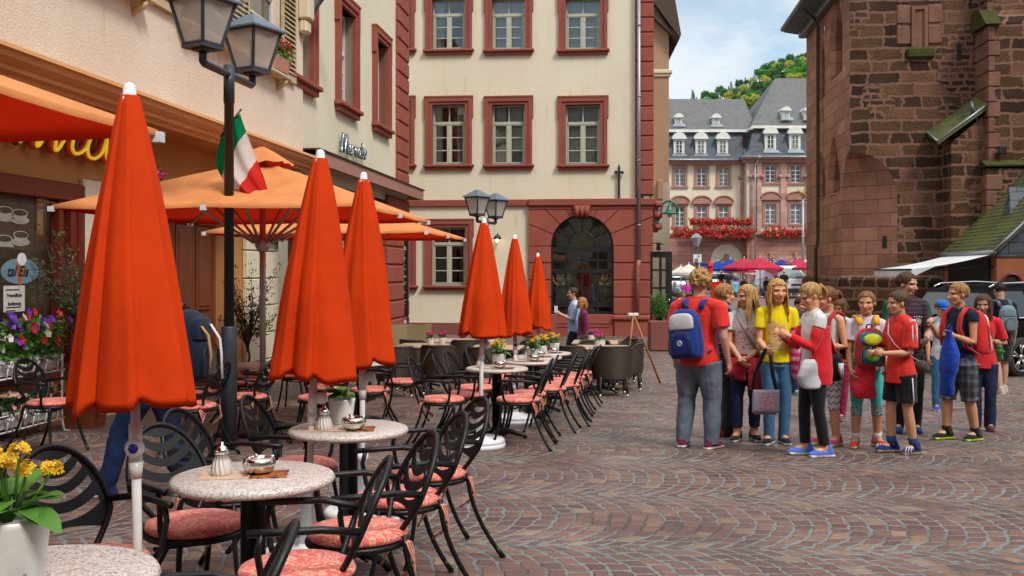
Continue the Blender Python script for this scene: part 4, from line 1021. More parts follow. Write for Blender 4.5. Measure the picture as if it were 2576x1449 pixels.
b.add([awp(Y, k/N) for Y in (ya, yb) for k in range(N+1)], [(k, k+1, N+2+k, N+1+k) for k in range(N)], 0, True); b.build('canopy_cloth', M['white_awning'], aw)
b = MB(); NS = 44
for i in range(NS):
 Y0, Y1 = lerp(ya, yb, i/NS), lerp(ya, yb, (i+1)/NS); ym = (Y0+Y1)/2
 b.poly([awp(Y0, 1), awp(Y1, 1), awp(Y1, 1, -.16), awp(ym, 1, -.21), awp(Y0, 1, -.16)])
b.poly([awp(ya, 1), awp(ya, 1, -.18), ap(ya, -OUT+.0, 1.46), ap(ya, -OUT+.55, 1.72)])
b.build('valance', M['white_awning'], aw)
b = MB(); b.tube([awp(ya, 1, -.01), awp(yb, 1, -.01)], .025, 6)
for Y in (ya+.15, yb-.3): b.tube([ap(Y, -.02, 1.7), ap(Y+.3, -OUT*.5, 1.62), awp(Y, .98, -.03)], .022, 6); b.tube([ap(Y, -.02, .2), awp(Y, .75, -.05)], .016, 6)
b.build('frame', M['black_paint'], aw)
YH = 100.0
hall = thing('town_hall', 'cream and rose sandstone town hall with slate mansard roof beyond the square', 'town hall', (0, YH, 0), 0)
HX = lambda u: (u-1288)/F*YH; HV = lambda v: CAMZ-(v-HZ)/F*YH; PXM = F/YH
xl, xm, xr = HX(1560), HX(1872), HX(2150); RP = -1.2
b = MB(); hw = []
for u in (1655, 1710, 1765, 1820): hw += [(HX(u-12), HX(u+12), HV(468), HV(423)), (HX(u-12), HX(u+12), HV(568), HV(519))]
wall_holes(b, xl, xm, HV(590), HV(405), hw, 0, .3); b.build('wall', M['cream2'], hall)
b = MB(); hr = []
for u in (1930, 1993, 2056, 2119): hr += [(HX(u-13), HX(u+13), HV(462), HV(418)), (HX(u-13), HX(u+13), HV(564), HV(515))]
wall_holes(b, xm, xr, HV(590), HV(402), hr, RP, .3); b.quad((xm, RP, HV(590)), (xm, 0, HV(590)), (xm, 0, HV(402)), (xm, RP, HV(402))); b.build('wall', M['cream2'], hall)
def hall_win(u, w_, v0, v1, y, ped=None, open_=False, v2=0):
 x0, x1, z0, z1 = HX(u-w_), HX(u+w_), HV(v1), HV(v0)
 b = MB(); frame_rect(b, x0, x1, z0, z1, .08, y+.12, y+.2); xm_ = (x0+x1)/2; zt_ = lerp(z0, z1, .68)
 b.box(x0, x1, y+.1, y+.21, zt_-.05, zt_+.05); b.box(xm_-.05, xm_+.05, y+.11, y+.2, z0, z1)
 for k in (.22, .45): b.box(x0, x1, y+.13, y+.19, lerp(z0, z1, k)-.02, lerp(z0, z1, k)+.02)
 f = b.build('window', M['white_paint'], hall)
 g = MB(); g.quad((x0, y+.17, z0), (x1, y+.17, z0), (x1, y+.17, z1), (x0, y+.17, z1)); g.build('pane', M['car_glass'] if open_ else M['hall_glass'], f)
 s = MB(); t_ = .27
 s.box(x0-t_, x0, y-.1, y+.15, z0, z1); s.box(x1, x1+t_, y-.1, y+.15, z0, z1); s.box(x0-t_, x1+t_, y-.1, y+.15, z1, z1+t_); s.box(x0-t_-.1, x1+t_+.1, y-.16, y+.15, z0-.2, z0)
 if ped:
  zp = HV(ped); s.box(x0-t_, x1+t_, y-.08, y+.02, z1+t_, zp-.25); s.box(x0-t_-.2, x1+t_+.2, y-.3, y+.02, zp-.25, zp-.08)
  n = 10; ww = (x1-x0)/2+t_+.2; A_ = [(xm_+ww*math.cos(PI*i/n), zp-.08+.62*math.sin(PI*i/n)) for i in range(n+1)]
  s.loft([[(p, yy, q) for p, q in A_] for yy in (y-.02, y-.22)], 0, False); s.tube([(p, y-.24, q) for p, q in A_], .09, 5)
 s.build('surround', M['rose_trim'], f)
M['hall_glass'] = mat('pale reflecting panes', (.09, .105, .12), .06, 0, .4, 2, spec=.9)
for u in (1655, 1710, 1765, 1820): hall_win(u, 12, 423, 468, 0, None, u == 1765); hall_win(u, 12, 519, 568, 0, 507)
for u in (1930, 1993, 2056): hall_win(u, 13, 418, 462, RP, None, True); hall_win(u, 13, 515, 564, RP, 499)
M['rose_rust'] = sandstone('rusticated rose sandstone', (.36, .17, .13), (.44, .23, .18), 2.4, .46, (.14, .055, .04), .6, 10)
b = MB(); zg = HV(590)
wall_holes(b, xl, xm, -.6, zg, [(HX(1788), HX(1866), -.6, HV(653))], -.1, .4, 0)
ax, az, ar = HX(1827), HV(653), HX(1866)-HX(1827)
outer = []
n = 20
for i in range(n):
 a0, a1 = PI*i/n, PI*(i+1)/n
b2 = MB()
b.build('base_wall', M['rose_rust'], hall)
b = MB(); wall_holes(b, xm, xr, -.6, zg, [(HX(u-16), HX(u+16), -.6, HV(650)) for u in (1930, 1992, 2054)], RP-.1, .5, 0)
b.quad((xm, RP-.1, -.6), (xm, 0, -.6), (xm, 0, zg), (xm, RP-.1, zg)); b.build('base_wall', M['rose_rust'], hall)
def arch_face(u, r_, v, y, name, matn, rv):
 cx_, cz_, rr_ = HX(u), HV(v), r_/PXM
 g = MB(); g.poly([(cx_-rr_, y, -.6), (cx_+rr_, y, -.6)] + [(cx_+rr_*math.cos(PI*i/20), y, cz_+rr_*math.sin(PI*i/20)) for i in range(21)])
 return g.build(name, M[matn], hall)
arch_face(1827, 39, 653, -.13, 'arched_niche', 'cream2', 0)
def arch_win(u, w_, v, y):
 cx_, cz_, r_ = HX(u), HV(v), w_/PXM; b = MB()
 pts = [(cx_+r_*math.cos(PI*i/16), y-.04, cz_+r_*math.sin(PI*i/16)) for i in range(17)]
 b.tube([(cx_+r_, y-.04, .3)] + pts + [(cx_-r_, y-.04, .3)], .07, 5)
 for k in (-.5, 0, .5): b.box(cx_+r_*k-.04, cx_+r_*k+.04, y-.06, y-.02, .3, cz_+r_*math.sqrt(1-k*k))
 for k in range(6):
  z = .6+k*.6
  if z < cz_+r_*.8: hwid = r_ if z < cz_ else math.sqrt(max(0, r_*r_-(z-cz_)**2)); b.box(cx_-hwid, cx_+hwid, y-.055, y-.02, z-.03, z+.03)
 f = b.build('arched_window', M['white_paint'], hall); g = MB(); g.poly([(cx_-r_, y-.02, .2), (cx_+r_, y-.02, .2)] + [(p[0], y-.02, p[2]) for p in pts]); g.build('pane', M['car_glass'], f)
 s = MB(); s.tube([(cx_+(r_+.16)*math.cos(PI*i/16), y-.03, cz_+(r_+.16)*math.sin(PI*i/16)) for i in range(17)], .13, 5); s.box(cx_-.2, cx_+.2, y-.22, y, cz_+r_, cz_+r_+.65, 0, .05); s.build('surround', M['rose_trim'], f)
arch_win(1827, 17, 672, -.14)
for u in (1930, 1992): arch_win(u, 16, 668, RP-.12)
arch_win(1690, 13, 690, -.12)
b = MB(); b.box(xl, xm, -.35, .0, zg-.12, zg+.12, 0, .05); b.box(xm-.2, xr, RP-.4, RP, zg-.12, zg+.12, 0, .05); b.build('string_course', M['rose_trim'], hall)
b = MB()
for (u0, u1, y) in ((1862, 1872, -.12), (1880, 1893, RP-.2), (1895, 1907, RP-.25), (1954, 1971, RP-.22), (2017, 2034, RP-.22), (2080, 2097, RP-.22)):
 b.box(HX(u0), HX(u1), y, y+.3, zg, HV(412), 0, .03)
 b.box(HX(u0)-.1, HX(u1)+.1, y-.08, y+.3, HV(450), HV(442), 0, .05)
 for s in (HX(u0)-.05, HX(u1)+.05): b.tube([(s, y-.14, HV(447)), (s, y+.1, HV(447))], .19, 8)
b.build('pilasters', M['rose_stone'], hall)
b = MB(); b.box(xl, xm, -.5, 0, HV(414), HV(405), 0, .06); b.box(xl, xm, -.7, 0, HV(409), HV(404.5), 0, .05); b.box(xm-.5, xr, RP-.45, RP, HV(413), HV(403), 0, .06); b.box(xm-.7, xr, RP-.75, RP, HV(406), HV(400), 0, .05); b.build('cornice', M['rose_trim'], hall)
def roofloft(b, pr, xa, xb, sa=0, sb=0):
 b.loft([[(xa+sa*i, y, z) for i, (y, z) in enumerate(pr)], [(xb, y, z) for i, (y, z) in enumerate(pr)]], 0, False, False, False)
b = MB(); zl0, zl1, zl2 = HV(404), HV(327), HV(248)
b.quad((xl, -.75, zl0), (xm, -.75, zl0), (xm, .2, HV(385)), (xl, .2, HV(385))); b.quad((xl, .2, HV(385)), (xm, .2, HV(385)), (xm, 1.0, zl1), (xl, 1.0, zl1))
y0r = RP-.75
b.quad((xm-.7, y0r, HV(400)), (xr, y0r, HV(400)), (xr, RP+.2, HV(380)), (xm+.2, RP+.2, HV(380))); b.quad((xm+.2, RP+.2, HV(380)), (xr, RP+.2, HV(380)), (xr, RP+1, HV(322)), (xm+.9, RP+1, HV(322)))
b.quad((xm-.7, 0, HV(400)), (xm-.7, y0r, HV(400)), (xm+.2, RP+.2, HV(380)), (xm+.2, .4, HV(384))); b.quad((xm+.2, .4, HV(384)), (xm+.2, RP+.2, HV(380)), (xm+.9, RP+1, HV(322)), (xm+.9, 1.2, HV(326)))
lr = b.build('lower_roof', M['slate_dark'], hall)
b = MB(); UX = HX(1952)
zr = CAMZ-(197-HZ)/F*108; zl = CAMZ-(247-HZ)/F*106
b.quad((xl, .7, zl1+.1), (xm+1.5, .7, zl1+.1), (xm+1.5, 6.5, zl), (xl, 6.5, zl)); b.quad((xl, 6.5, zl), (xm+1.5, 6.5, zl), (xm+1.5, 14, zl-5), (xl, 14, zl-5))
xh = (1950-1288)/F*108
b.quad((xm+.5, RP+.6, HV(321)), (xr, RP+.6, HV(321)), (xr, 8, zr), (xh, 8, zr)); b.poly([(xm+.5, RP+.6, HV(321)), (xh, 8, zr), (xm+.5, 14, HV(321))]); b.quad((xh, 8, zr), (xr, 8, zr), (xr, 17, HV(321)), (xm+.5, 17, HV(321)))
ur = b.build('upper_roof', M['slate'], hall)
b = MB(); b.box(xl, xm+.7, .55, 1.0, zl1-.12, zl1+.14); b.box(xm+.6, xr, RP+.45, RP+1, HV(322)-.12, HV(322)+.14); b.box(xm+.45, xm+.75, RP+.5, .9, HV(325)-.12, HV(325)+.14); b.build('eaves_board', M['white_paint'], ur)
b = MB(); b.tube([(xl, -.8, zl0), (xm-.6, -.8, zl0)], .1, 6); b.tube([(xm-.75, y0r-.05, HV(400)), (xr, y0r-.05, HV(400))], .1, 6); x = HX(1898); b.box(x-.2, x+.2, y0r-.2, y0r, HV(404), HV(397), 0, .05); b.tube([(x, y0r, HV(402)), (x-.3, RP-.3, HV(420)), (x-.35, RP-.55, HV(428)), (x-.35, RP-.55, 0)], .075, 6); b.build('gutter', M['zinc'], lr)
def dormer(u, v0, v1, w_, y, par, big=True, open_=False):
 x0, x1, z0, z1 = HX(u-w_), HX(u+w_), HV(v1), HV(v0); b = MB(); xm_ = (x0+x1)/2; zb = lerp(z0, z1, .72 if big else .66)
 b.box(x0, x1, y, y+1.6, z0, zb); n = 10; hh = z1-zb; ov = .15 if big else .08
 A_ = [(xm_+((x1-x0)/2+ov)*math.cos(PI*i/n), zb+hh*math.sin(PI*i/n)) for i in range(n+1)]
 b.loft([[(p, yy, q) for p, q in A_] for yy in (y-.2, y+2.2)], 0, False); b.box(x0-ov-.04, x1+ov+.04, y-.25, y+.1, zb-.08, zb+.06)
 f = b.build('dormer', M['white_paint'], par)
 g = MB(); m_ = (x1-x0)*.2
 g.quad((x0+m_, y-.012, z0+.12), (x1-m_, y-.012, z0+.12), (x1-m_, y-.012, zb-.2), (x0+m_, y-.012, zb-.2))
 b3 = MB(); frame_rect(b3, x0+m_, x1-m_, z0+.12, zb-.2, .05, y-.05, y-.01); b3.box(xm_-.04, xm_+.04, y-.05, y-.02, z0+.12, zb-.2)
 for k in (.33, .66): b3.box(x0+m_, x1-m_, y-.045, y-.02, lerp(z0+.12, zb-.2, k)-.02, lerp(z0+.12, zb-.2, k)+.02)
 g.m = [0]; bb = MB();
 o = g.build('dormer_pane', M['car_glass' if open_ else 'hall_glass'], par); o2 = b3.build('dormer_sash', M['white_paint'], par)
 s = MB(); s.loft([[(x0-.15, y-.15, z0-.02), (x1+.15, y-.15, z0-.02), (x1+.3, y-.5, z0-.35), (x0-.3, y-.5, z0-.35)], [(x0-.15, y-.1, z0-.06), (x1+.15, y-.1, z0-.06), (x1+.3, y-.45, z0-.4), (x0-.3, y-.45, z0-.4)]], 0, False); s.build('dormer_apron', M['zinc'], par)
for k, u in enumerate((1655, 1709, 1764, 1819)): dormer(u, 332, 388, 13.5, .15, lr, True, k == 1)
for k, u in enumerate((1931.5, 1992.5, 2054)): dormer(u, 322, 380, 14, RP+.15, lr, True, k == 0)
for u, v in ((1714, 292), (1810, 293)): dormer(u, v-13, v+13, 9, 1.6, ur, False)
for u, v in ((1980, 280), (2036, 280)): dormer(u, v-13, v+13, 9, .3, ur, False)
b = MB(); bx0, bx1 = HX(1738), HX(1882); b.box(bx0, bx1, -1.6, -.1, HV(587), HV(580), 0, .05); b.box(bx0, bx1, -1.6, -1.25, HV(566), HV(562), 0, .04); b.box(bx0, bx0+2.0, -1.62, -1.23, HV(580), HV(566)); b.box(bx1-.5, bx1, -1.6, -1.25, HV(580), HV(566)); f = b.build('balcony', M['rose_trim'], hall)
b = MB(); x = bx0+2.3
while x < bx1-.6: b.lathe([(.08, 0), (.13, .15), (.06, .4), (.11, HV(566)-HV(580))], 8, c=(x, -1.42, HV(580))); x += .42
b.build('balustrade', M['cream2'], f)
rg = random.Random(8)
def geraniums(name, label, x0, x1, y, z0, z1):
 o = thing(name, label, 'flower box', ((x0+x1)/2, YH+y, z0), 0, 'red geranium boxes on the town hall'); wd = x1-x0; h = z1-z0
 bb = MB(); bb.box(-wd/2, wd/2, -.1, .15, .05, .3); bb.build('box', M['terracotta'], o)
 gg = MB(); n = int(wd*150)
 for _ in range(n):
  p = (rg.uniform(-wd/2, wd/2), rg.uniform(-.45, .15), h*.5+h*.5*rg.uniform(-1, 1)*math.sqrt(rg.random()))
  leaf_quad(gg, p, rg.uniform(.16, .3), rg, 0 if rg.random() < .8 else (1 if rg.random() < .85 else 2), .9)
 gg.build('blossoms', [M['red_fl'], M['leaf'], M['magenta_fl']], o)
geraniums('geranium_box', 'red geranium row on top of the town hall balcony balustrade', HX(1729), HX(1880), -1.5, HV(569), HV(550))
geraniums('geranium_box', 'long red geranium row below the town hall balcony', HX(1683), HX(1886), -1.8, HV(600), HV(573))
geraniums('geranium_box', 'red geranium row under the right wing windows of the town hall', HX(1908), HX(2080), RP-.5, HV(600), HV(574))
def at0(u, Y): return ((u-1288)/F*Y, Y, gz(Y))
def parasol(u, v, Y, half, rim_v, canv, label, group, sides=8):
 apex = CAMZ-(v-HZ)/F*Y; rim = CAMZ-(rim_v-HZ)/F*Y; g = gz(Y)
 o = thing('parasol', label, 'parasol', at0(u, Y), 0, group); b = MB(); n = sides; A_, Rm = apex-g, rim-g; r_ = half/F*Y
 V = [(0, 0, A_)] + [(r_*math.cos(2*PI*(i+.5)/n)*1.06, r_*math.sin(2*PI*(i+.5)/n)*1.06, Rm) for i in range(n)] + [(r_*math.cos(2*PI*(i+.5)/n)*1.06, r_*math.sin(2*PI*(i+.5)/n)*1.06, Rm-.14) for i in range(n)]
 b.add(V, [(0, 1+i, 1+(i+1) % n) for i in range(n)] + [(1+i, 1+n+i, 1+n+(i+1) % n, 1+(i+1) % n) for i in range(n)]); b.build('canopy', M[canv], o)
 p = MB(); p.tube([(0, 0, 0), (0, 0, A_+.12)], .035, 6); p.lathe([(.3, 0), (.3, .06), (.06, .1)], 10); p.build('pole', M['alu'], o); return o
G = 'market parasols in the square'
parasol(1713, 669, 62, 34, 686, 'cream_canvas', 'white parasol, the farther of the two by the street lamp', G, 4)
parasol(1733, 664, 58, 44, 686, 'cream_canvas', 'white parasol nearest the street lamp on the square', G, 4)
parasol(1806, 656, 76, 42, 678, 'blue_canvas', 'blue parasol beside the closed orange red umbrella', G)
parasol(1837, 652, 72, 44, 677, 'blue_canvas', 'blue parasol half hidden by the raspberry parasols', G)
parasol(1872, 649, 70, 52, 673, 'red_canvas', 'raspberry parasol just right of the two blue parasols', G)
parasol(1912, 647, 64, 55, 674, 'red_canvas', 'largest raspberry parasol in the middle of the square', G)
parasol(1863, 672, 84, 40, 682, 'red_canvas', 'low raspberry parasol behind the others above the crowd', G)
parasol(1911, 674, 88, 40, 686, 'cream_canvas', 'cream parasol behind the largest raspberry parasol', G, 4)
parasol(1966, 652, 82, 26, 668, 'blue_canvas', 'blue parasol below the right wing of the town hall', G)
parasol(2007, 651, 66, 50, 673, 'red_canvas', 'raspberry parasol behind the white van', G)
parasol(2042, 656, 62, 46, 674, 'red_canvas', 'raspberry parasol touching the church corner', G)
parasol(2046, 645, 86, 40, 660, 'cream_canvas', 'cream parasol beside the church corner', G, 4)
def closed_far(u, v0, v1, Y, canv, label, shoulder=True):
 o = thing('closed_parasol', label, 'parasol', at0(u, Y)); b = MB(); g = gz(Y); z = lambda v: CAMZ-(v-HZ)/F*Y-g; k = Y/F
 b.lathe([(.02, z(v0)), (10*k if shoulder else 4*k, lerp(z(v0), z(v1), .45)), (6*k, lerp(z(v0), z(v1), .5)), (8*k, z(v1)), (.05, z(v1))], 9, smooth=False); b.build('cloth', M[canv], o)
 p = MB(); p.tube([(0, 0, 0), (0, 0, z(v0))], .03, 6); p.build('pole', M['alu'], o)
closed_far(1786, 654, 688, 66, 'orange_canvas', 'closed orange red umbrella on the square')
closed_far(1940, 676, 694, 72, 'cream_canvas', 'closed grey white parasol behind the seated crowd', False)
o = thing('street_lamp', 'single lantern street lamp with walking sign in front of the town hall', 'street lamp', at0(1752, 56)); k = 56/F; g = gz(56); z = lambda v: CAMZ-(v-HZ)/F*56-g
b = MB(); b.tube([(0, 0, 0), (0, 0, .9), (0, 0, z(620))], [.09, .06, .05], 8); b.build('pole', M['black_paint'], o)
b = MB(); b.lathe([(.12, z(621)), (.3, z(599)), (.32, z(598)), (.18, z(591)), (.05, z(587))], 4, smooth=False); b.build('lantern_roof', M['zinc'], o)
b = MB(); b.lathe([(.125, z(620)), (.305, z(600))], 4, smooth=False); b.build('lantern_glass', M['frost'], o)
o2 = thing('walking_sign', 'square white route sign with arrow and green ring on the lamp post', 'sign', at0(1754, 55.9)); b = MB(); b.box(-.23, .23, -.06, -.05, z(660), z(640), 0, .004); b.build('plate', M['white_plastic'], o2)
b = MB(); b.tube([(0, -.07, z(648)), (.1, -.07, z(643))], .014, 4); b.tube([(.02, -.07, z(642.6)), (.1, -.07, z(643)), (.09, -.07, z(647))], .014, 4); b.build('arrow', M['ink'], o2)
b = MB(); b.tube([(-.06+.09*math.cos(i*.4), -.07, z(655)+.09*math.sin(i*.4)) for i in range(16)], .018, 4, closed=True); b.tube([(-.11, -.07, z(654)), (-.01, -.07, z(656.5))], .02, 4); b.build('emblem', M['green_lamp'], o2)
o3 = thing('street_name_sign', 'small dark blue street name plate beside the lamp post', 'sign', at0(1761, 60)); zz3 = CAMZ-(666-HZ)/F*60-gz(60); b = MB(); b.box(-.02, .5, -.02, 0, zz3-.09, zz3+.09); b.build('plate', M['blue_canvas'], o3); b = MB(); b.tube([(-.03, 0, 0), (-.03, 0, zz3+.1)], .025, 6); b.build('post', M['alu'], o3)
o = thing('flag_mast', 'tall grey mast with gilded lattice emblem beside the church', 'mast', at0(2020, 80)); z = lambda v: CAMZ-(v-HZ)/F*80-gz(80)
b = MB(); b.tube([(0, 0, 0), (0, 0, z(502))], .09, 8); b.box(-.25, .25, -.05, .05, z(510), z(507)); b.build('pole', M['zinc'], o)
b = MB(); rm = random.Random(2); c_ = z(486)
for i in range(14):
 a = rm.uniform(0, 6.28); b.tube([(0, 0, c_-.5), (.3*math.cos(a), .05, c_+.1), (.45*math.cos(a+.5), 0, c_+.5*rm.uniform(.1, 1))], .025, 4)
b.build('emblem', M['gold'], o)
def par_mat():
 mt, t, b = newmat('parasol cloth with painted sun and shade'); co = t.coords('Object')
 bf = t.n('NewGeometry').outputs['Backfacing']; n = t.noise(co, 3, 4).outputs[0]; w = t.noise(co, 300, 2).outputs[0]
 c = t.mix(bf, (.78, .31, .115), (.40, .014, .006)); sc = t.n('VectorMath', _operation='SCALE'); t.put(sc.inputs[0], c); t.put(sc.inputs['Scale'], t.m('MULTIPLY', t.sstep(n, .3, .7, .9, 1.08), t.sstep(w, .3, .7, .95, 1.05)))  # sunlit peach on top, light-through red beneath: both painted into the colour
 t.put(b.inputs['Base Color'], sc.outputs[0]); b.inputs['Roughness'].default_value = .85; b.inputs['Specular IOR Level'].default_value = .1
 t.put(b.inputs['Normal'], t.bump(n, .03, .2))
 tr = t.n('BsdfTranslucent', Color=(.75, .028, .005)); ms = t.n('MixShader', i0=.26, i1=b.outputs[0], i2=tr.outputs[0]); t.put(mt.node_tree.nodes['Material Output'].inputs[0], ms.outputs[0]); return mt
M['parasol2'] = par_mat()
M['tie'] = mat('pink cushion ribbon', (.62, .24, .17), .8)
def make_chair():
 o = thing('bistro_chair', 'x', 'chair'); cb = M['chair_black']
 def hw(t): return .19*math.sqrt(max(0, 1-((t-.36)/.64)**2)) if t > .36 else .19-.12*(.36-t)**1.2/.36
 def hp(t, s):
  z = .47+.39*t; y = -.165-.15*t-.03*t*t; return (s*hw(t), y, z)
 ts = [math.sin(PI/2*i/26) for i in range(27)]; left = [hp(t, -1) for t in ts]; right = [hp(t, 1) for t in ts[:-1]][::-1]
 b = MB(); b.tube(left + right, .0125, 8); b.build('back_hoop', cb, o)
 b = MB()     # sheet metal backrest with smile shaped slots
 def onhoop(f):   # width where curve z=f(x) meets hoop, x from 0
  lo, hi = 0, .205
  for _ in range(30):
   m_ = (lo+hi)/2; t = f(m_)
   if m_ < hw(min(max(t, 0), 1)) and 0 <= t <= 1: lo = m_
   else: hi = m_
  return lo
 bands = [(lambda x: .15+1.9*(.2*.2-x*x)*1.2, lambda x: .30+5.0*x*x), (lambda x: .375+6.0*x*x, lambda x: .475+7.5*x*x), (lambda x: .545+9*x*x, lambda x: .635+11*x*x), (lambda x: .70+13*x*x, lambda x: .80+13*x*x), (lambda x: .87+8*x*x, lambda x: .985)]
 for f0, f1 in bands:
  w0, w1 = onhoop(f0), onhoop(f1); N = 14; vs = []
  for k in range(N+1):
   s = -1+2*k/N
   for f, w_ in ((f0, w0), (f1, w1)):
    t = f(abs(s*w_)); p = hp(min(t, 1), 1); vs.append((s*w_, p[1], p[2]))
  vs2 = [(x, y-.004, z) for x, y, z in vs]; n = len(vs)
  fs = [(2*k, 2*k+1, 2*k+3, 2*k+2) for k in range(N)] + [(n+2*k, n+2*k+2, n+2*k+3, n+2*k+1) for k in range(N)]
  fs += [(2*k, 2*k+2, n+2*k+2, n+2*k) for k in range(N)] + [(2*k+1, n+2*k+1, n+2*k+3, 2*k+3) for k in range(N)]
  b.add(vs+vs2, fs)
 for s in (-1, 1): # solid rim joining the bands
  pts = [hp(.28+.7*k/12, s) for k in range(13)]; vs = []
  for p in pts: vs += [(p[0]*.985, p[1], p[2]), (p[0]*.80, p[1], p[2]-.004)]
  b.add(vs, [(2*k, 2*k+1, 2*k+3, 2*k+2) for k in range(12)])
 b.build('backrest', cb, o)
 for s in (-1, 1):
  b = MB(); pts = []
  for i in range(9):
   t = i/8; pts.append((s*(.165+.01*t+.055*t*t), -.165-.03*t-.16*t*t, .47*(1-t)+.005))
  b.tube(pts, .0125, 8); b.tube([pts[-1], (pts[-1][0], pts[-1][1], 0)], .016, 8); b.tube([pts[-2], pts[-1]], [.0126, .016], 8); b.build('leg', cb, o)
  b = MB(); pts = []
  for i in range(9):
   t = i/8; pts.append((s*(.155+.035*t+.03*t*t), .13+.02*t+.07*t*t, .44*(1-t)+.005))
  b.tube(pts, .0125, 8); b.tube([pts[-2], pts[-1], (pts[-1][0], pts[-1][1], 0)], [.0126, .016, .016], 8); b.build('leg', cb, o)
  p = hp(.44, s); b = MB()
  b.tube([(p[0], p[1]+.005, p[2]), (s*.228, -.1, .665), (s*.235, .02, .664), (s*.232, .15, .663)], .014, 8)
  b.tube([(s*.234, .10, .662), (s*.236, .115, .6), (s*.226, .10, .5), (s*.2, .08, .445)], .012, 8); b.build('armrest', cb, o)
 b = MB(); b.tube([(.205*math.cos(2*PI*k/28), .205*math.sin(2*PI*k/28)-.01, .437) for k in range(28)], .014, 8, closed=True)
 b.lathe([(.2, .432), (.2, .44), (.001, .441)], 28, c=(0, -.01, 0)); b.tube([(-.2, 0, .40), (0, 0, .38), (.2, 0, .40)], .009, 6); b.build('seat_ring', cb, o)
 b = MB(); pr = [(.001, .443), (.19, .445), (.207, .455), (.212, .468), (.205, .483), (.18, .492), (.09, .497), (.001, .498)]
 b.lathe(pr, 32, c=(0, -.01, 0)); b.build('cushion', M['cushion'], o)
 for s in (-1, 1):
  b = MB(); x = s*.15
  for k in range(3):
   b.tube([(x, -.15, .462), (x+.03*s, -.19+.01*k, .45), (x+s*.02*(k-.5), -.21, .41-.03*k), (x+s*(.05-.04*k), -.20+.03*k, .33-.025*k)], .005, 5)
  b.build('cushion_tie', M['tie'], o)
 return o
_chair = [make_chair()]
def chair(x, y, head, label, group='black bistro chairs with red cushions', z=None):
 p = (x, y, gz(y) if z is None else z)
 c = _chair[0]
 if 'done' not in MADE: MADE.add('done'); c.location = p; c.rotation_euler.z = R(head); tag(c, label, 'chair', group); return c
 return dup(c, p, R(head), label, group)
MADE = set()
def make_table():
 o = thing('bistro_table', 'x', 'table')
 b = MB(); b.lathe([(.001, .698), (.30, .698), (.318, .703), (.326, .716), (.318, .730), (.305, .735), (.001, .735)], 48); b.build('tabletop', M['granite'], o)
 b = MB(); b.lathe([(.05, .04), (.05, .69), (.16, .692), (.16, .697)], 20); b.build('column', M['chair_black'], o)
 b = MB(); b.lathe([(.05, .03), (.07, .09), (.05, .12)], 16)
 for k in range(4):
  a = PI/4+k*PI/2; c, s = math.cos(a), math.sin(a)
  b.tube([(.03*c, .03*s, .08), (.15*c, .15*s, .075), (.27*c, .27*s, .04), (.31*c, .31*s, .012)], [.03, .028, .022, .018], 8)
 b.build('base', M['chair_black'], o); return o
_table = make_table()
def table(x, y, label, first=False):
 p = (x, y, gz(y))
 if first: _table.location = p; tag(_table, label, 'table', 'round granite bistro tables'); return
 dup(_table, p, random.uniform(0, 1), label, 'round granite bistro tables')
def make_shaker():
 o = thing('sugar_shaker', 'x', 'sugar shaker'); b = MB()
 b.lathe([(.001, 0), (.036, 0), (.043, .012), (.044, .03), (.035, .058), (.025, .08), (.024, .09)], 20); b.build('jar', M['sugar'], o)
 b = MB(); b.lathe([(.027, .086), (.028, .10), (.016, .116), (.008, .121), (.0075, .134), (.001, .135)], 18); b.build('lid', M['chrome'], o); return o
def make_ash():
 o = thing('ashtray', 'x', 'ashtray'); b = MB()
 b.lathe([(.001, 0), (.03, 0), (.047, .012), (.055, .032), (.05, .05), (.043, .054), (.036, .052), (.034, .046), (.001, .044)], 24)
 for a in (0, 2.1, 4.2): b.tube([(.03*math.cos(a), .03*math.sin(a), .053), (.05*math.cos(a), .05*math.sin(a), .057)], .005, 6)
 b.build('bowl', M['steel'], o); return o
def make_menu():
 b = MB(); b.box(-.175, .175, -.075, .075, 0, .004); o = b.build('menu_card', M['menu']); o['category'] = 'menu'; return o
def petal_cluster(b, c, r, n, s, rnd, m=0):
 for _ in range(n):
  d = Vector((rnd.gauss(0, 1), rnd.gauss(0, 1), abs(rnd.gauss(0, .9)))).normalized(); p = Vector(c)+d*r*rnd.uniform(.6, 1); e = d.orthogonal().normalized(); f = d.cross(e)
  for k in range(4):
   a = k*PI/2+rnd.uniform(-.2, .2); u_ = e*math.cos(a)+f*math.sin(a); w_ = e*math.cos(a+1.57)+f*math.sin(a+1.57)
   b.add([p, p+u_*s*.6+w_*s*.35+d*s*.1, p+u_*s+d*s*.15, p+u_*s*.6-w_*s*.35+d*s*.1], [(0, 1, 2, 3)], m)
def broad_leaf(b, base, d, ln, w_, rnd, m=0):
 d = Vector(d).normalized(); up = Vector((0, 0, 1)); s = d.cross(up).normalized(); nrm = s.cross(d).normalized(); N = 6; vs = []
 for i in range(N+1):
  t = i/N; p = Vector(base)+d*ln*t-up*ln*.38*t*t; ww = w_*math.sin(PI*(t*.9+.06))**.75
  vs += [p-s*ww+nrm*ww*.25, p, p+s*ww+nrm*ww*.25]
 b.add(vs, [(3*i, 3*i+1, 3*i+4, 3*i+3) for i in range(N)]+[(3*i+1, 3*i+2, 3*i+5, 3*i+4) for i in range(N)], m, True)
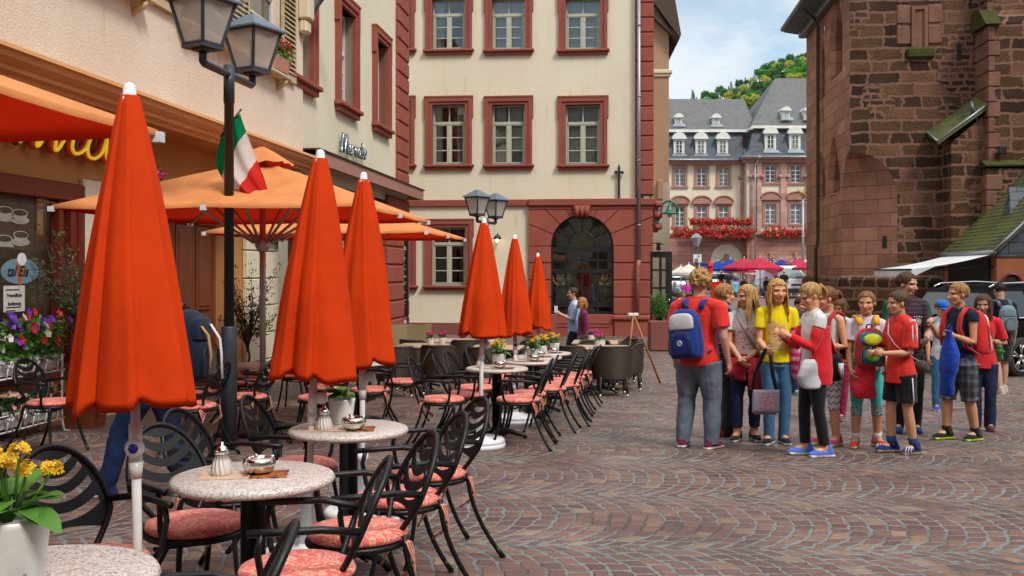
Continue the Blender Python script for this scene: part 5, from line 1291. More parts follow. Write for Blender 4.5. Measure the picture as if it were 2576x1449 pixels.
def make_pot(label, flower, seed, r=.07, h=.135, nf=13, spread=.085, big=True):
 rnd = random.Random(seed); o = thing('flower_pot', label, 'flower pot'); b = MB()
 b.lathe([(.001, .002), (r*.72, 0), (r*.80, .01), (r, h-.012), (r*1.02, h), (r*.93, h), (r*.9, h-.02), (.001, h-.02)], 28, smooth=True); b.build('pot', M['white_pot'], o)
 b = MB(); n = 18 if big else 26
 for i in range(n):
  a = rnd.uniform(0, 6.28); el = rnd.uniform(.1, 1.1); broad_leaf(b, (.02*math.cos(a), .02*math.sin(a), h-.01+rnd.uniform(0, .05)), (math.cos(a), math.sin(a), el), rnd.uniform(.07, .12)*(1 if big else .6), rnd.uniform(.022, .034)*(1 if big else .6), rnd)
 b.build('leaves', M['leaf'], o)
 if flower:
  b = MB(); s = MB(); hh = .10 if big else .05
  for i in range(nf):
   a = rnd.uniform(0, 6.28); q = spread*math.sqrt(rnd.random()); c = (q*math.cos(a), q*math.sin(a), h+hh+rnd.uniform(-.02, .05)*(1 if big else .6)-q*.3)
   petal_cluster(b, c, .024 if big else .02, 26, .009 if big else .012, rnd); s.tube([(q*.3*math.cos(a), q*.3*math.sin(a), h), c], .003, 4)
  b.build('blossoms', M[flower], o); s.build('stems', M['leaf'], o)
 return o
shaker, ash, menu = make_shaker(), make_ash(), make_menu()
potY = make_pot('x', 'yellow_fl', 5); potG = make_pot('x', None, 6); potP = make_pot('x', 'magenta_fl', 7, .052, .10, 12, .05, False)
_first = set()
def put(o, x, y, label, group, z=.735, rz=0.0, sc=1.0):
 p = (x, y, gz(y)+z)
 if o.name not in _first: _first.add(o.name); o.location = p; o.rotation_euler.z = rz; o.scale = (sc,)*3; tag(o, label, None, group)
 else: dup(o, p, rz, label, group, sc)
SG, AG, MG, YG, PG = 'sugar shakers on the tables', 'steel ashtrays on the tables', 'menu cards lying on the tables', 'pots of yellow kalanchoe', 'small pots of pink flowers'
TB = [(-1.285, 2.67), (-1.04, 4.0), (-.89, 5.42), (-.156, 10.3), (.20, 11.9), (.34, 13.2), (.55, 14.7)]
names = ['nearest round granite table, cut by the photo corner, with yellow flowers', 'granite table behind the nearest closed umbrella with shaker and ashtray', 'granite table with a pot of green leaves behind the second umbrella', 'granite table at the near end of the middle row beside a white umbrella base', 'second granite table of the middle row seen from the near end', 'third granite table of the middle row seen from the near end', 'farthest granite table of the middle row']
for i, ((x, y), n) in enumerate(zip(TB, names)): table(x, y, n, i == 0)
def uvt(u, v, zt):       # point on a table top
 y = 3.0
 for _ in range(40): y = (CAMZ-gz(y)-zt)/((v-HZ)/F)
 return (u-1288)/F*y, y
x, y = uvt(62, 1405, .735); put(potY, -1.29, 2.56, 'largest pot of yellow kalanchoe on the nearest table', YG, sc=1.38)
put(ash, -1.19, 2.44, 'steel ashtray on the nearest table in front of the yellow flowers', AG)
x, y = uvt(558, 1196, .735); put(shaker, x, y, 'sugar shaker with twisted ribs on the table behind the nearest umbrella', SG)
x, y = uvt(652, 1193, .735); put(ash, x, y, 'steel ashtray standing on a menu on the table behind the nearest umbrella', AG, .739, 0, 1.22)
x, y = uvt(612, 1196, .735); put(menu, x, y, 'menu card on the table behind the nearest umbrella', MG, .7355, R(8), 1.0)
x, y = uvt(816, 1082, .735); put(shaker, x, y, 'sugar shaker beside the pot of green leaves', SG)
x, y = uvt(890, 1082, .735); put(ash, x, y, 'steel ashtray beside the pot of green leaves', AG, .739, 0, 1.22)
x, y = uvt(860, 1080, .735); put(menu, x, y, 'menu card under the ashtray beside the green pot', MG, .7355, R(4), 1.0)
x, y = uvt(855, 1070, .735); put(potG, x, y+.06, 'white pot of green leaves without flowers on the second full table', None, sc=1.05)
nm2 = ['near end', 'second', 'third', 'farthest']
for k in range(4):
 x, y = TB[3+k]; w_ = 'at the near end of' if k == 0 else ('on the %s table of' % nm2[k])
 put(potY, x+.02+.02*k, y+.02, 'pot of yellow kalanchoe %s the middle table row' % w_, YG, sc=1.05, rz=k*1.3)
 put(shaker, x-.17+.02*k, y-.03, 'sugar shaker %s the middle table row' % w_, SG)
 put(ash, x+.03+.03*(k % 2), y-.17, 'steel ashtray %s the middle table row' % w_, AG, .739, 0, 1.22)
 put(menu, x, y-.14, 'menu card %s the middle table row' % w_, MG, .7355, R(-5+4*k))
CG = 'black bistro chairs with red cushions'
rows = [
 (-.93, 2.66, 100, 'black bistro chair at the bottom edge whose hoop back is seen edge on'),
 (-.79, 3.62, 100, 'black bistro chair right of the table behind the nearest umbrella'),
 (-.655, 4.16, 112, 'black bistro chair second from the bottom in the right hand chair line'),
 (-.562, 4.87, 112, 'black bistro chair third from the bottom in the right hand chair line'),
 (-.47, 5.55, 118, 'black bistro chair with its ribbon ties hanging, farthest of the near right hand line'),
 (-1.56, 3.70, 230, 'black bistro chair at the left with wide hoop behind the yellow flowers'),
 (-1.36, 4.30, 228, 'black bistro chair seen through the nearest umbrella pole'),
 (-1.42, 5.02, 250, 'black bistro chair left of the middle near table with blue jeans showing through'),
 (-1.22, 5.78, 262, 'black bistro chair in front of the dark lamp post'),
 (-2.25, 3.95, 40, 'black bistro chair cut by the left photo edge'),
 (.05, 9.62, 82, 'nearest black bistro chair right of the middle table row, its full side visible'),
 (.13, 10.25, 84, 'black bistro chair right of the table row, second from the near end'),
 (.38, 11.0, 80, 'black bistro chair right of the table row, third from the near end'),
 (.56, 11.6, 84, 'black bistro chair right of the table row, fourth from the near end'),
 (.62, 12.3, 80, 'black bistro chair right of the table row, fifth from the near end'),
 (.74, 13.1, 84, 'black bistro chair right of the table row, sixth from the near end'),
 (.92, 14.2, 82, 'black bistro chair right of the table row, farthest from the viewer'),
 (-.66, 9.6, 262, 'black bistro chair left of the middle row with its back to the dark parasols'),
 (-.47, 10.2, 266, 'black bistro chair left of the middle row, second from the near end'),
 (-.40, 11.1, 258, 'black bistro chair left of the middle row, third from the near end'),
 (-.22, 12.1, 262, 'black bistro chair left of the middle row, fourth from the near end'),
 (-.08, 13.0, 265, 'black bistro chair left of the middle row, fifth from the near end'),
 (.06, 13.8, 262, 'black bistro chair left of the middle row, farthest from the viewer')]
for r_ in rows: chair(*r_)
shade = [(-2.9, 9.0, 80, 'shaded bistro chair with cushion just right of the blue rucksack'), (-2.66, 9.9, 75, 'shaded bistro chair behind the dark lamp post'), (-2.1, 11.2, 60, 'shaded bistro chair under the middle parasol turned to the wall'),
 (-1.9, 9.8, 120, 'shaded bistro chair right of the middle parasol pole'), (-2.35, 12.4, 200, 'shaded bistro chair facing out from beside the cream pier'), (-3.35, 10.6, 250, 'shaded bistro chair in front of the brown door'), (-3.2, 12.0, 260, 'shaded bistro chair behind the rucksack near the door'),
 (-1.55, 10.8, 95, 'shaded bistro chair behind the second closed umbrella'), (-1.35, 12.2, 90, 'shaded bistro chair farthest under the parasols behind the umbrellas'), (-2.9, 13.4, 180, 'shaded bistro chair at the foot of the small olive tree'), (-4.3, 9.3, 250, 'shaded bistro chair beside the terracotta planter')]
for r_ in shade: chair(*r_)
for x, y, n in ((-2.75, 11.0, 'shaded granite table beside the middle parasol pole'), (-2.4, 13.2, 'shaded granite table by the cream pier'), (-1.75, 11.5, 'shaded granite table behind the second closed umbrella')): table(x, y, n)
put(shaker, -2.38, 13.1, 'sugar shaker on the shaded table by the cream pier', SG)
def make_wicker():
 o = thing('wicker_armchair', 'x', 'chair'); b = MB(); N = 40; rin = []
 def ring(off, z0):
  P = []
  for i in range(N+1):
   a = R(-142)+R(284)*i/N; c = math.cos(a)
   rx, ry = .30+off, .29+off
   top = .61+.18*max(0, min(1, (c+.15)/.75))**1.3; P.append((rx*math.sin(a), -ry*c+.02, top))
  return P
 A_, B_ = ring(.02, 0), ring(-.015, 0)
 b.loft([[(x*.93, y*.93, .29) for x, y, z in A_], [(x*.97, y*.97, .42) for x, y, z in A_], A_], 0, True, False, False)
 b.loft([[(x*.93, y*.93, .29) for x, y, z in B_][::-1], B_[::-1]], 0, True, False, False)
 b.tube([((p[0]+q_[0])/2, (p[1]+q_[1])/2, p[2]) for p, q_ in zip(A_, B_)], .024, 8); b.build('woven_shell', M['wicker'], o)
 b = MB(); b.lathe([(.001, .40), (.24, .40), (.265, .42), (.25, .44), (.001, .445)], 28, c=(0, .03, 0)); b.lathe([(.27, .26), (.275, .40)], 28, c=(0, .02, 0), cap=False); b.build('seat', M['wicker'], o)
 for sx in (-1, 1):
  for y in (-.2, .22):
   b = MB(); b.tube([(sx*.2, y, .32), (sx*.215, y*1.06, .04)], .02, 8); lg = b.build('leg', M['wicker'], o); b = MB(); b.tube([(sx*.215, y*1.06, .05), (sx*.217, y*1.07, 0)], .021, 8); b.build('foot_cap', M['alu'], lg)
 return o
wk = make_wicker()
def wchair(x, y, head, label):
 p = (x, y, gz(y)); g = 'dark wicker armchairs'
 if 'wk' not in MADE: MADE.add('wk'); wk.location = p; wk.rotation_euler.z = R(head); tag(wk, label, 'chair', g)
 else: dup(wk, p, R(head), label, g)
def make_wtable():
 o = thing('wooden_table', 'x', 'table'); b = MB(); b.box(-.42, .42, -.42, .42, .715, .745, 0, .006); b.build('tabletop', M['table_wood'], o)
 b = MB(); b.box(-.03, .03, -.03, .03, .05, .715); b.box(-.3, .3, -.3, .3, .69, .712); b.build('column', M['chair_black'], o)
 b = MB()
 for k in range(4):
  a = k*PI/2+PI/4; b.tube([(0, 0, .1), (.2*math.cos(a), .2*math.sin(a), .06), (.36*math.cos(a), .36*math.sin(a), .015)], .02, 6)
 b.build('base', M['chair_black'], o); return o
wt = make_wtable()
def wtable(x, y, label):
 p = (x, y, gz(y)); g = 'square wooden tables'
 if 'wt' not in MADE: MADE.add('wt'); wt.location = p; wt.rotation_euler.z = R(-7); tag(wt, label, 'table', g)
 else: dup(wt, p, R(-7), label, g)
wtable(1.50, 16.55, 'square wooden table among the wicker chairs nearest the easel'); wtable(1.55, 18.5, 'square wooden table nearest the arched window')
wtable(-1.55, 17.2, 'square wooden table left of the closed umbrellas near the house corner'); wtable(-1.1, 19.2, 'square wooden table by the cream wall with two pink pots'); wtable(-.25, 16.6, 'square wooden table hidden behind the yellow flower pots')
W_ = [(1.60, 15.85, 0, 'front wicker armchair of the right group seen from behind'), (1.95, 16.9, 85, 'wicker armchair at the right end facing the table, near the easel'), (2.05, 17.9, 100, 'wicker armchair behind the right end chair'), (.98, 16.0, 330, 'wicker armchair left of the front right one, partly behind black chairs'),
 (1.45, 17.35, 180, 'wicker armchair facing us across the right group table'), (1.55, 19.3, 180, 'wicker armchair below the arched window'), (.75, 18.3, 270, 'wicker armchair behind the row of black chairs'), (2.12, 19.1, 90, 'wicker armchair nearest the red corner pilaster'), (.55, 19.4, 200, 'wicker armchair against the red plinth'),
 (-1.85, 15.7, 20, 'wicker armchair at the far left behind the orange umbrellas'), (-1.17, 16.15, 350, 'wicker armchair in the middle of the left group seen from behind'), (-2.2, 16.9, 280, 'wicker armchair of the left group facing right'), (-.85, 18.2, 10, 'wicker armchair behind the left group with honey rim'), (-1.75, 18.2, 330, 'wicker armchair by the house corner below the menu board'),
 (-.45, 15.6, 5, 'wicker armchair behind the black chairs of the middle row'), (.1, 17.3, 100, 'wicker armchair behind the yellow flower pots')]
for w__ in W_: wchair(*w__)
def pale_chair(x, y, head, label):
 o = thing('rattan_chair', label, 'chair', (x, y, gz(y)), R(head), 'honey rattan chairs by the wall'); b = MB()
 b.loft([[(-.24, -.22, .42), (.24, -.22, .42), (.24, -.26, .42), (-.24, -.26, .42)], [(-.27, -.30, .98), (.27, -.30, .98), (.27, -.34, .98), (-.27, -.34, .98)]], 0, False); b.tube([(-.27, -.32, .97), (0, -.34, .955), (.27, -.32, .97)], .022, 6); b.build('backrest', M['wicker_pale'], o)
 b = MB(); b.box(-.25, .25, -.26, .24, .40, .45, 0, .02); b.build('seat', M['wicker_pale'], o)
 for sx in (-.22, .22):
  for yy in (-.24, .2): b = MB(); b.tube([(sx, yy, .4), (sx*1.05, yy*1.05, 0)], .02, 6); b.build('leg', M['wicker_pale'], o)
  b = MB(); b.tube([(sx*1.1, -.28, .66), (sx*1.15, .15, .65), (sx*1.1, .19, .42)], .02, 6); b.build('armrest', M['wicker_pale'], o)
pale_chair(-1.98, 20.6, 175, 'honey rattan chair against the brown plinth, right of its twin'); pale_chair(-2.42, 20.4, 185, 'honey rattan chair half hidden by the house corner');
for x, y, lab in ((-1.40, 17.1, 'small pot of pink flowers on the left wooden table, left of two'), (-1.2, 17.15, 'small pot of pink flowers on the left wooden table, right of two'), (-.34, 16.5, 'small pot of pink flowers left of the first yellow kalanchoe'), (1.42, 16.35, 'front pot of pink flowers on the table near the easel'), (1.50, 16.65, 'pot of pink flowers just behind the front one near the easel'), (1.46, 18.3, 'pot of pink flowers on the table nearest the arched window, front one'), (1.56, 18.6, 'rearmost pot of pink flowers below the arched window')):
 put(potP, x, y, lab, PG, .745, random.uniform(0, 6), 1.25)
ea = thing('easel', 'folded wooden easel sign stand beside the red corner pilaster', 'easel', (2.22, 18.2, gz(18.2)), R(20))
for k, pts in enumerate(([(0, 0, 1.28), (-.18, -.05, 0)], [(0, .02, 1.28), (.42, -.25, 0)], [(.0, .04, 1.24), (.15, .55, 0)])):
 b = MB(); b.tube(pts, .022, 4); b.build('leg', M['easel_wood'], ea)
b = MB(); b.box(-.1, .1, -.02, .05, 1.22, 1.28, 0, .01); b.tube([(-.09, -.03, .66), (.2, -.1, .62)], .012, 4); b.tube([(.1, .1, .7), (.2, -.1, .62)], .012, 4); b.build('brace', M['white_paint'], ea)
def closed_umbrella(u_tip, v_tip, u_base, Y, v_hem, rbot, label, seed, base=True, knob=False):
 x = (u_base-1288)/F*Y; g = gz(Y); o = thing('closed_umbrella', label, 'umbrella', (x, Y, g), 0, 'closed orange umbrellas')
 zt = CAMZ-(v_tip-HZ)/F*Y-g; zh = CAMZ-(v_hem-HZ)/F*Y-g; lean = (u_tip-u_base)/F*Y; rnd = random.Random(seed)
 ax_ = lambda z: lean*z/zt
 N = 144; K = 34; b = MB(); rings = []; cuts = []; a = rnd.uniform(0, .6)
 while a < 6.2: cuts.append(a); a += rnd.uniform(.7, 1.35)
 sk = [rnd.uniform(-1, 1) for _ in range(8)]; dep = [rnd.uniform(.15, .32) for _ in cuts]; twist = [rnd.uniform(-.25, .25) for _ in cuts]; hem = [rnd.uniform(-.02, .035) for _ in cuts]
 for i in range(K+1):
  t = i/K; r0 = lerp(.034, rbot, t**.92) + .012*math.sin(PI*t); ring = []
  for j in range(N):
   th = 2*PI*j/N; r = r0*(1.0+.035*math.sin(2*th+sk[0]*6)+.03*math.sin(5*th+sk[1]*6+1.5*t)+.022*t*math.sin(9*th+sk[2]*6)+.05*noise.noise((math.cos(th)*2.2, math.sin(th)*2.2, t*2.5+seed))); hz = zh
   for k, c_ in enumerate(cuts):
    d_ = (th-c_-twist[k]*t+PI) % (2*PI)-PI; lap = dep[k]*(.45+.55*t)
    g_ = math.exp(-(d_/.075)**2) if d_ < 0 else math.exp(-(d_/.30)**2)
    r -= r0*lap*g_*(1.0 if d_ < 0 else .8); r += r0*.05*math.exp(-((d_+.17)/.12)**2); hz += .032*math.exp(-(d_/.16)**2)+hem[k]*1.5*math.exp(-((d_+.5)/.5)**2)
   z = lerp(zt-.05, hz, t)
   ring.append((ax_(z)+r*math.cos(th), r*math.sin(th), z))
  rings.append(ring)
 inner = [(ax_(zh)+ (p[0]-ax_(zh))*.9, p[1]*.9, p[2]+.02) for p in rings[-1]]; deep = [((p[0]-ax_(zh))*.25+ax_(zh), p[1]*.25, zh+.35) for p in rings[-1]]
 b.loft(rings+[inner, deep], 0, True, False); b.build('cloth', M['umb_cloth'], o)
 b = MB(); top = Vector((ax_(zt), 0, zt)); b.lathe([(.036, -.075), (.034, -.058), (.024, -.05), (.023, -.02), (.015, -.005), (.001, 0)], 18, c=top); b.build('tip_cap', M['white_plastic'], o)
 b = MB(); b.tube([(0, 0, .04), (ax_(zh+.2), 0, zh+.2)], .0175 if Y < 8 else .02, 12); b.tube([(ax_(zh-.12), 0, zh-.16), (ax_(zh), 0, zh-.02)], .024, 12)
 b.tube([(ax_(zh-.2), -.0, zh-.22), (ax_(zh-.16), 0, zh-.16)], [.02, .027], 12); b.build('pole', M['white_pole'], o)
 b = MB(); zk = zh-.075; kx = ax_(zk)
 if knob:
  b.M = Matrix.Translation((kx+.008, -.022, zk-.03)) @ Matrix.Rotation(PI/2, 4, 'X'); b.lathe([(.034, -.0), (.036, .012), (.03, .022), (.001, .022)], 20); b.M = None; kn = b.build('knob', M['white_plastic'], o)
  b = MB(); b.M = Matrix.Translation((kx+.008, -.022, zk-.03)) @ Matrix.Rotation(PI/2, 4, 'X'); b.lathe([(.018, .022), (.018, .025), (.001, .025)], 16); b.build('cover', mat('blue plastic', (.01, .02, .28), .4), kn)
 else:
  b.M = Matrix.Translation((kx+.05, 0, zk)) @ Matrix.Rotation(PI/2, 4, 'X'); b.lathe([(.001, -.025), (.03, -.025), (.034, 0), (.03, .025), (.001, .025)], 16); b.M = None; b.tube([(kx, 0, zk+.02), (kx+.05, 0, zk)], .018, 8); b.build('crank', M['white_plastic'], o)
 if base:
  b = MB(); b.lathe([(.001, 0), (.235, 0), (.245, .02), (.245, .045), (.232, .052), (.24, .06), (.235, .085), (.215, .1), (.045, .112), (.04, .13), (.001, .13)], 36); b.lathe([(.04, .11), (.032, .40), (.042, .405), (.042, .44), (.022, .45)], 16); b.build('foot', M['white_plastic'], o)
 return o
closed_umbrella(326, 207, 352, 3.67, 1052, .238, 'nearest and largest closed orange umbrella at the left', 3, True, True)
closed_umbrella(806, 375, 772, 5.33, 966, .235, 'closed orange umbrella behind the second full granite table', 8)
closed_umbrella(915, 432, 910, 6.36, 918, .215, 'closed orange umbrella half hidden behind the second one', 12)
closed_umbrella(1218, 548, 1208, 9.6, 850, .225, 'closed orange umbrella in front of the middle table row on a white foot', 21)
closed_umbrella(1295, 590, 1296, 11.8, 845, .215, 'closed orange umbrella between the two others of the middle row', 33, True, True)
closed_umbrella(1353, 636, 1356, 15.0, 830, .20, 'farthest and smallest closed orange umbrella of the middle row', 44)
def open_parasol(cx_, cy_, half, zrim, zap, label, rib=True):
 g = gz(cy_); o = thing('open_parasol', label, 'parasol', (cx_, cy_, g), -ANG, 'open square apricot parasols'); zr, za = zrim-g, zap-g
 def P(fx, fy, t, lift=0): return (fx*half*t, fy*half*t, lerp(za, zr, t) + lift)
 dirs = []; n = 8
 for i in range(4):
  for k in range(n):
   f = k/n*2-1; dirs.append([(f, -1), (1, f), (-f, 1), (-1, -f)][i])
 T = [.14+.86*i/10 for i in range(11)]; rings = []
 for t in T:
  ring = []
  for j, (fx, fy) in enumerate(dirs):
   c_ = abs(((j % n)/n*2-1)); sag = -.055*math.sin(PI*((j % (n/1))/n*2 % 1))*math.sin(PI*t*.9)*1.0 ; ring.append(P(fx, fy, t, sag))
  rings.append(ring)
 rings.append([(x*1.0, y*1.0, z-.03) for x, y, z in rings[-1]])
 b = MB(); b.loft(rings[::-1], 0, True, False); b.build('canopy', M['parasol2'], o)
 b = MB(); vr = []; rv = random.Random(5)
 for t, lift in ((.012, .14), (.08, .12), (.15, .085), (.2, .06)): vr.append([P(fx, fy, t, lift+.012*math.sin(j*2.3)*(t*5)) for j, (fx, fy) in enumerate(dirs)])
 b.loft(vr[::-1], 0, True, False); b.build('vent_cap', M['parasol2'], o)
 for (fx, fy) in ((-1, -1), (0, -1), (1, -1), (1, 0), (1, 1), (0, 1), (-1, 1), (-1, 0)):
  b = MB(); b.tube([P(fx, fy, .03, -.05), P(fx, fy, 1, -.03)], .02, 5); r_ = b.build('rib', M['alu'], o)
  b = MB(); b.tube([(fx*.07, fy*.07, zr-.32), P(fx, fy, .5, -.05)], .016, 5); b.build('strut', M['alu'], r_)
  b = MB(); c = P(fx, fy, 1.0, -.03); b.box(c[0]-.025, c[0]+.025, c[1]-.025, c[1]+.025, c[2]-.03, c[2]+.02); b.build('end_cap', M['white_plastic'], r_)
 b = MB(); b.lathe([(.035, zr-.42), (.06, zr-.40), (.085, zr-.36), (.09, zr-.30), (.05, zr-.26)], 8, smooth=False); b.build('hub', M['alu'], o)
 b = MB(); b.tube([(0, 0, .02), (0, 0, za)], .033, 14); b.tube([(0, 0, .5), (0, 0, .68)], .042, 14); b.build('pole', M['alu'], o)
 b = MB(); b.box(-.4, .4, -.4, .4, 0, .06, 0, .02); b.build('base', M['chair_black'], o)
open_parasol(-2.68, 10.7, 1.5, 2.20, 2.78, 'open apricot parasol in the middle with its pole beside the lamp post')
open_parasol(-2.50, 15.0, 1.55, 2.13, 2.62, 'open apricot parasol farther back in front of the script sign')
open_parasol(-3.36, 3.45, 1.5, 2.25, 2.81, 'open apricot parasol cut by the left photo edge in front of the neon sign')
LA = R(82)
def lantern_lamp(x, y, label, rz):
 o = thing('street_lamp', label, 'street lamp', (x, y, gz(y)), rz, 'double lantern street lamps'); pb = M['post_blue']
 b = MB(); b.lathe([(.075, 0), (.075, 1.16), (.07, 1.17), (.047, 1.175)], 20); b.lathe([(.047, 1.17), (.045, 3.30), (.052, 3.30), (.052, 3.66), (.001, 3.665)], 20); b.build('post', pb, o)
 b = MB(); Lh = .56
 b.tube([(-Lh, 0, 3.70), (-Lh, 0, 3.585), (-Lh+.03, 0, 3.57), (Lh-.03, 0, 3.57), (Lh, 0, 3.585), (Lh, 0, 3.70)], .036, 10); b.build('arm', pb, o)
 for s in (-1, 1):
  c = Vector((s*Lh, 0, 3.70)); h, a0, a1 = .42, .115, .20; ro = Matrix.Translation(c) @ Matrix.Rotation(R(62)-LA, 4, 'Z'); b = MB(); b.M = ro
  C0 = [(a0*i, a0*j, .03) for i, j in ((-1, -1), (1, -1), (1, 1), (-1, 1))]; C1 = [(a1*i, a1*j, h) for i, j in ((-1, -1), (1, -1), (1, 1), (-1, 1))]
  b.box(-a0-.015, a0+.015, -a0-.015, a0+.015, -.01, .035); b.lathe([(.07, -.03), (.1, -.01)], 14)
  for p, q_ in zip(C0, C1): b.tube([p, q_], .022, 4, smooth=False)
  for k in range(4): b.tube([C1[k], C1[(k+1) % 4]], .024, 4, smooth=False); b.tube([C0[k], C0[(k+1) % 4]], .02, 4, smooth=False)
  lf = b.build('lantern', pb, o)
  b = MB(); b.M = ro; a = a1+.045; b.add([(a*i, a*j, h+.012) for i, j in ((-1, -1), (1, -1), (1, 1), (-1, 1))]+[(.03*i, .03*j, h+.17) for i, j in ((-1, -1), (1, -1), (1, 1), (-1, 1))]+[(a*i, a*j, h-.005) for i, j in ((-1, -1), (1, -1), (1, 1), (-1, 1))], [(0, 1, 5, 4), (1, 2, 6, 5), (2, 3, 7, 6), (3, 0, 4, 7), (4, 5, 6, 7), (8, 9, 1, 0), (9, 10, 2, 1), (10, 11, 3, 2), (11, 8, 0, 3), (8, 11, 10, 9)]); b.build('lantern_roof', M['zinc_lamp'], lf)
  b = MB(); b.M = ro
  for k in range(4): b.quad(C0[k], C0[(k+1) % 4], C1[(k+1) % 4], C1[k])
  b.build('lantern_glass', M['frost'], lf)
  b = MB(); b.M = ro; b.lathe([(.13, h-.02), (.11, h-.06), (.03, h-.09)], 14); b.build('reflector', M['white_plastic'], lf)
 return o
M['zinc_lamp'] = mat('blue grey lamp roof', (.10, .14, .18), .5, .2, .1)
LX, LY = -2.70, 9.5
lamp1 = lantern_lamp(LX, LY, 'near double lantern street lamp with dark post and flag', LA)
dup(lamp1, ((1224-1288)/F*20, 20, gz(20)), LA-R(13), 'far double lantern street lamp above the closed umbrellas in front of the cream house', None, .86)
fl = MB(); Lp = [(548, 328), (533, 375), (530, 414), (546, 447), (575, 474), (604, 492), (632, 506)]; Rp = [(592, 279), (602, 312), (614, 350), (630, 395), (648, 440), (657, 470), (655, 493)]
NL, NW = 100, 44; vs = []
def poly_at(P, t):
 t *= len(P)-1; i = min(int(t), len(P)-2); f = t-i; return (lerp(P[i][0], P[i+1][0], f), lerp(P[i][1], P[i+1][1], f))
for i in range(NL+1):
 for j in range(NW+1):
  t, s = i/NL, j/NW; a, c = poly_at(Lp, t), poly_at(Rp, t); u, v = lerp(a[0], c[0], s), lerp(a[1], c[1], s)
  Y = LY+.13+.06*math.sin(s*7+t*3)*t+.03*math.sin(s*13+1)+.10*s*t; vs.append(Vector(((u-1288)/F*LY-LX, Y-LY, CAMZ-(v-HZ)/F*LY)))
fl.v = [tuple(p) for p in vs]
for i in range(NL):
 for j in range(NW):
  k = i*(NW+1)+j; fl.f.append((k, k+1, k+NW+2, k+NW+1)); tt = (i+.5)/NL + .24*((j+.5)/NW-.5); fl.m.append(0 if tt < .34 else 1 if tt < .62 else 2); fl.sm.append(True)
o = fl.build('flag', [canvas('green flag cloth', (.0, .20, .075), .25), canvas('white flag cloth', (.72, .68, .66), .35), canvas('red flag cloth', (.62, .03, .022), .3)]); o.location = (LX, LY, 0)
tag(o, 'green white and red flag hanging from the near lamp post', 'flag')
st = MB(); st.tube([(-.12, .12, CAMZ-(340-HZ)/F*LY), (.09, .1, CAMZ-(270-HZ)/F*LY)], .01, 5); st.tube([(-.08, .1, 2.95), (0, 0, 2.95)], .012, 5); o2 = st.build('staff', M['black_paint'], o)
def wall_thing(name, label, cat, X0): return thing(name, label, cat, (X0, 0, 0), RZS)
ns = wall_thing('neon_sign', 'yellow neon script letters on a red body over the parlour window', 'sign', X1G)
W2 = lambda u, v: on_wall(u, v, X1G)
S_ = [[(18, 335), (14, 362), (30, 335)], [(66, 330), (57, 368), (64, 368), (84, 334)], [(112, 330), (104, 378), (112, 380), (142, 332)], [(158, 330), (148, 372), (156, 388), (172, 386), (187, 372), (200, 338)], [(203, 334), (188, 372), (192, 396), (208, 401), (226, 388), (238, 352), (241, 338), (236, 386), (240, 405), (249, 405), (257, 396)]]
b = MB(); c = MB()
for s in S_:
 P = [W2(*p) for p in s]; Q = []
 for i in range(len(P)-1):
  for k in range(5): Q.append((lerp(P[i][0], P[i+1][0], k/5), lerp(P[i][1], P[i+1][1], k/5)))
 Q.append(P[-1])
 for _ in range(3): Q = [Q[0]]+[((Q[i-1][0]+2*Q[i][0]+Q[i+1][0])/4, (Q[i-1][1]+2*Q[i][1]+Q[i+1][1])/4) for i in range(1, len(Q)-1)]+[Q[-1]]
 b.tube([(x, .57-.16, z) for x, z in Q], .02, 8); c.tube([(x, .57-.10, z) for x, z in Q], .044, 8)
for o in (b.build('letters', M['neon'], ns), c.build('letter_body', M['neon_back'], ns)): o.location.y = -.57
ms = wall_thing('script_sign', 'blue grey metal script letters reading Mercato on the cream wall', 'sign', X2)
L_ = [[(0, .1), (.12, 0), (.38, 1.85), (.5, 1.9), (.55, .05)], [(.55, .05), (.95, 1.85), (1.07, 1.9), (1.02, .25), (1.1, .02), (1.25, .2)], [(1.25, .35), (1.55, .7), (1.52, 1.0), (1.38, 1.02), (1.28, .5), (1.4, .03), (1.62, .2)], [(1.66, .0), (1.78, 1.0), (1.82, .8), (2.0, 1.02), (2.08, .9)], [(2.3, .45), (2.52, .75), (2.48, 1.0), (2.34, 1.0), (2.22, .5), (2.34, .03), (2.52, .15)],
  [(3.06, .85), (2.95, 1.02), (2.78, .9), (2.7, .3), (2.8, .02), (3.0, .3), (3.06, .95), (3.02, .2), (3.14, .02), (3.26, .2)], [(3.46, 1.6), (3.34, .2), (3.44, .02), (3.58, .2)], [(3.2, 1.05), (3.62, 1.08)], [(3.95, 1.0), (3.78, .85), (3.72, .25), (3.86, .0), (4.06, .3), (4.08, .85), (3.95, 1.0)]]
L_.insert(4, [(2.06, .9), (2.1, .75)])
xA, zA = on_wall(845, 382, X2); xB, zB = on_wall(911, 403, X2); kx = (xB-xA)/4.1; b = MB(); h = MB()
for s in L_:
 P = [Vector((xA+p[0]*kx, -.09, lerp(zA, zB, p[0]/4.1)+p[1]*.225)) for p in s]; Q = []
 for i in range(len(P)-1):
  for k in range(4): Q.append(P[i].lerp(P[i+1], k/4))
 Q.append(P[-1]);
 for _ in range(2): Q = [Q[0]]+[(Q[i-1]+2*Q[i]+Q[i+1])/4 for i in range(1, len(Q)-1)]+[Q[-1]]
 b.tube(Q, .024, 6); h.tube([p+Vector((0, -.022, .006)) for p in Q], .008, 5)  # thin bright tubes paint a highlight along each letter
b.build('letters', M['sign_blue'], ms); h.build('letter_highlight', M['chrome'], ms)
for a in (xA-.35, xA+1.1, xA+2.2): b = MB(); b.tube([(a, 0, zA-.2-.0), (a, -.14, zA-.2)], .012, 5); b.build('bracket', M['brown_pipe'], ms)
es = wall_thing('ice_cream_sign', 'oval ice cream cone sticker lettered tal Eis on the parlour window', 'sign', X1G)
cxE, czE = W2(45, 682); rxE = W2(92, 682)[0]-cxE; y0 = .0
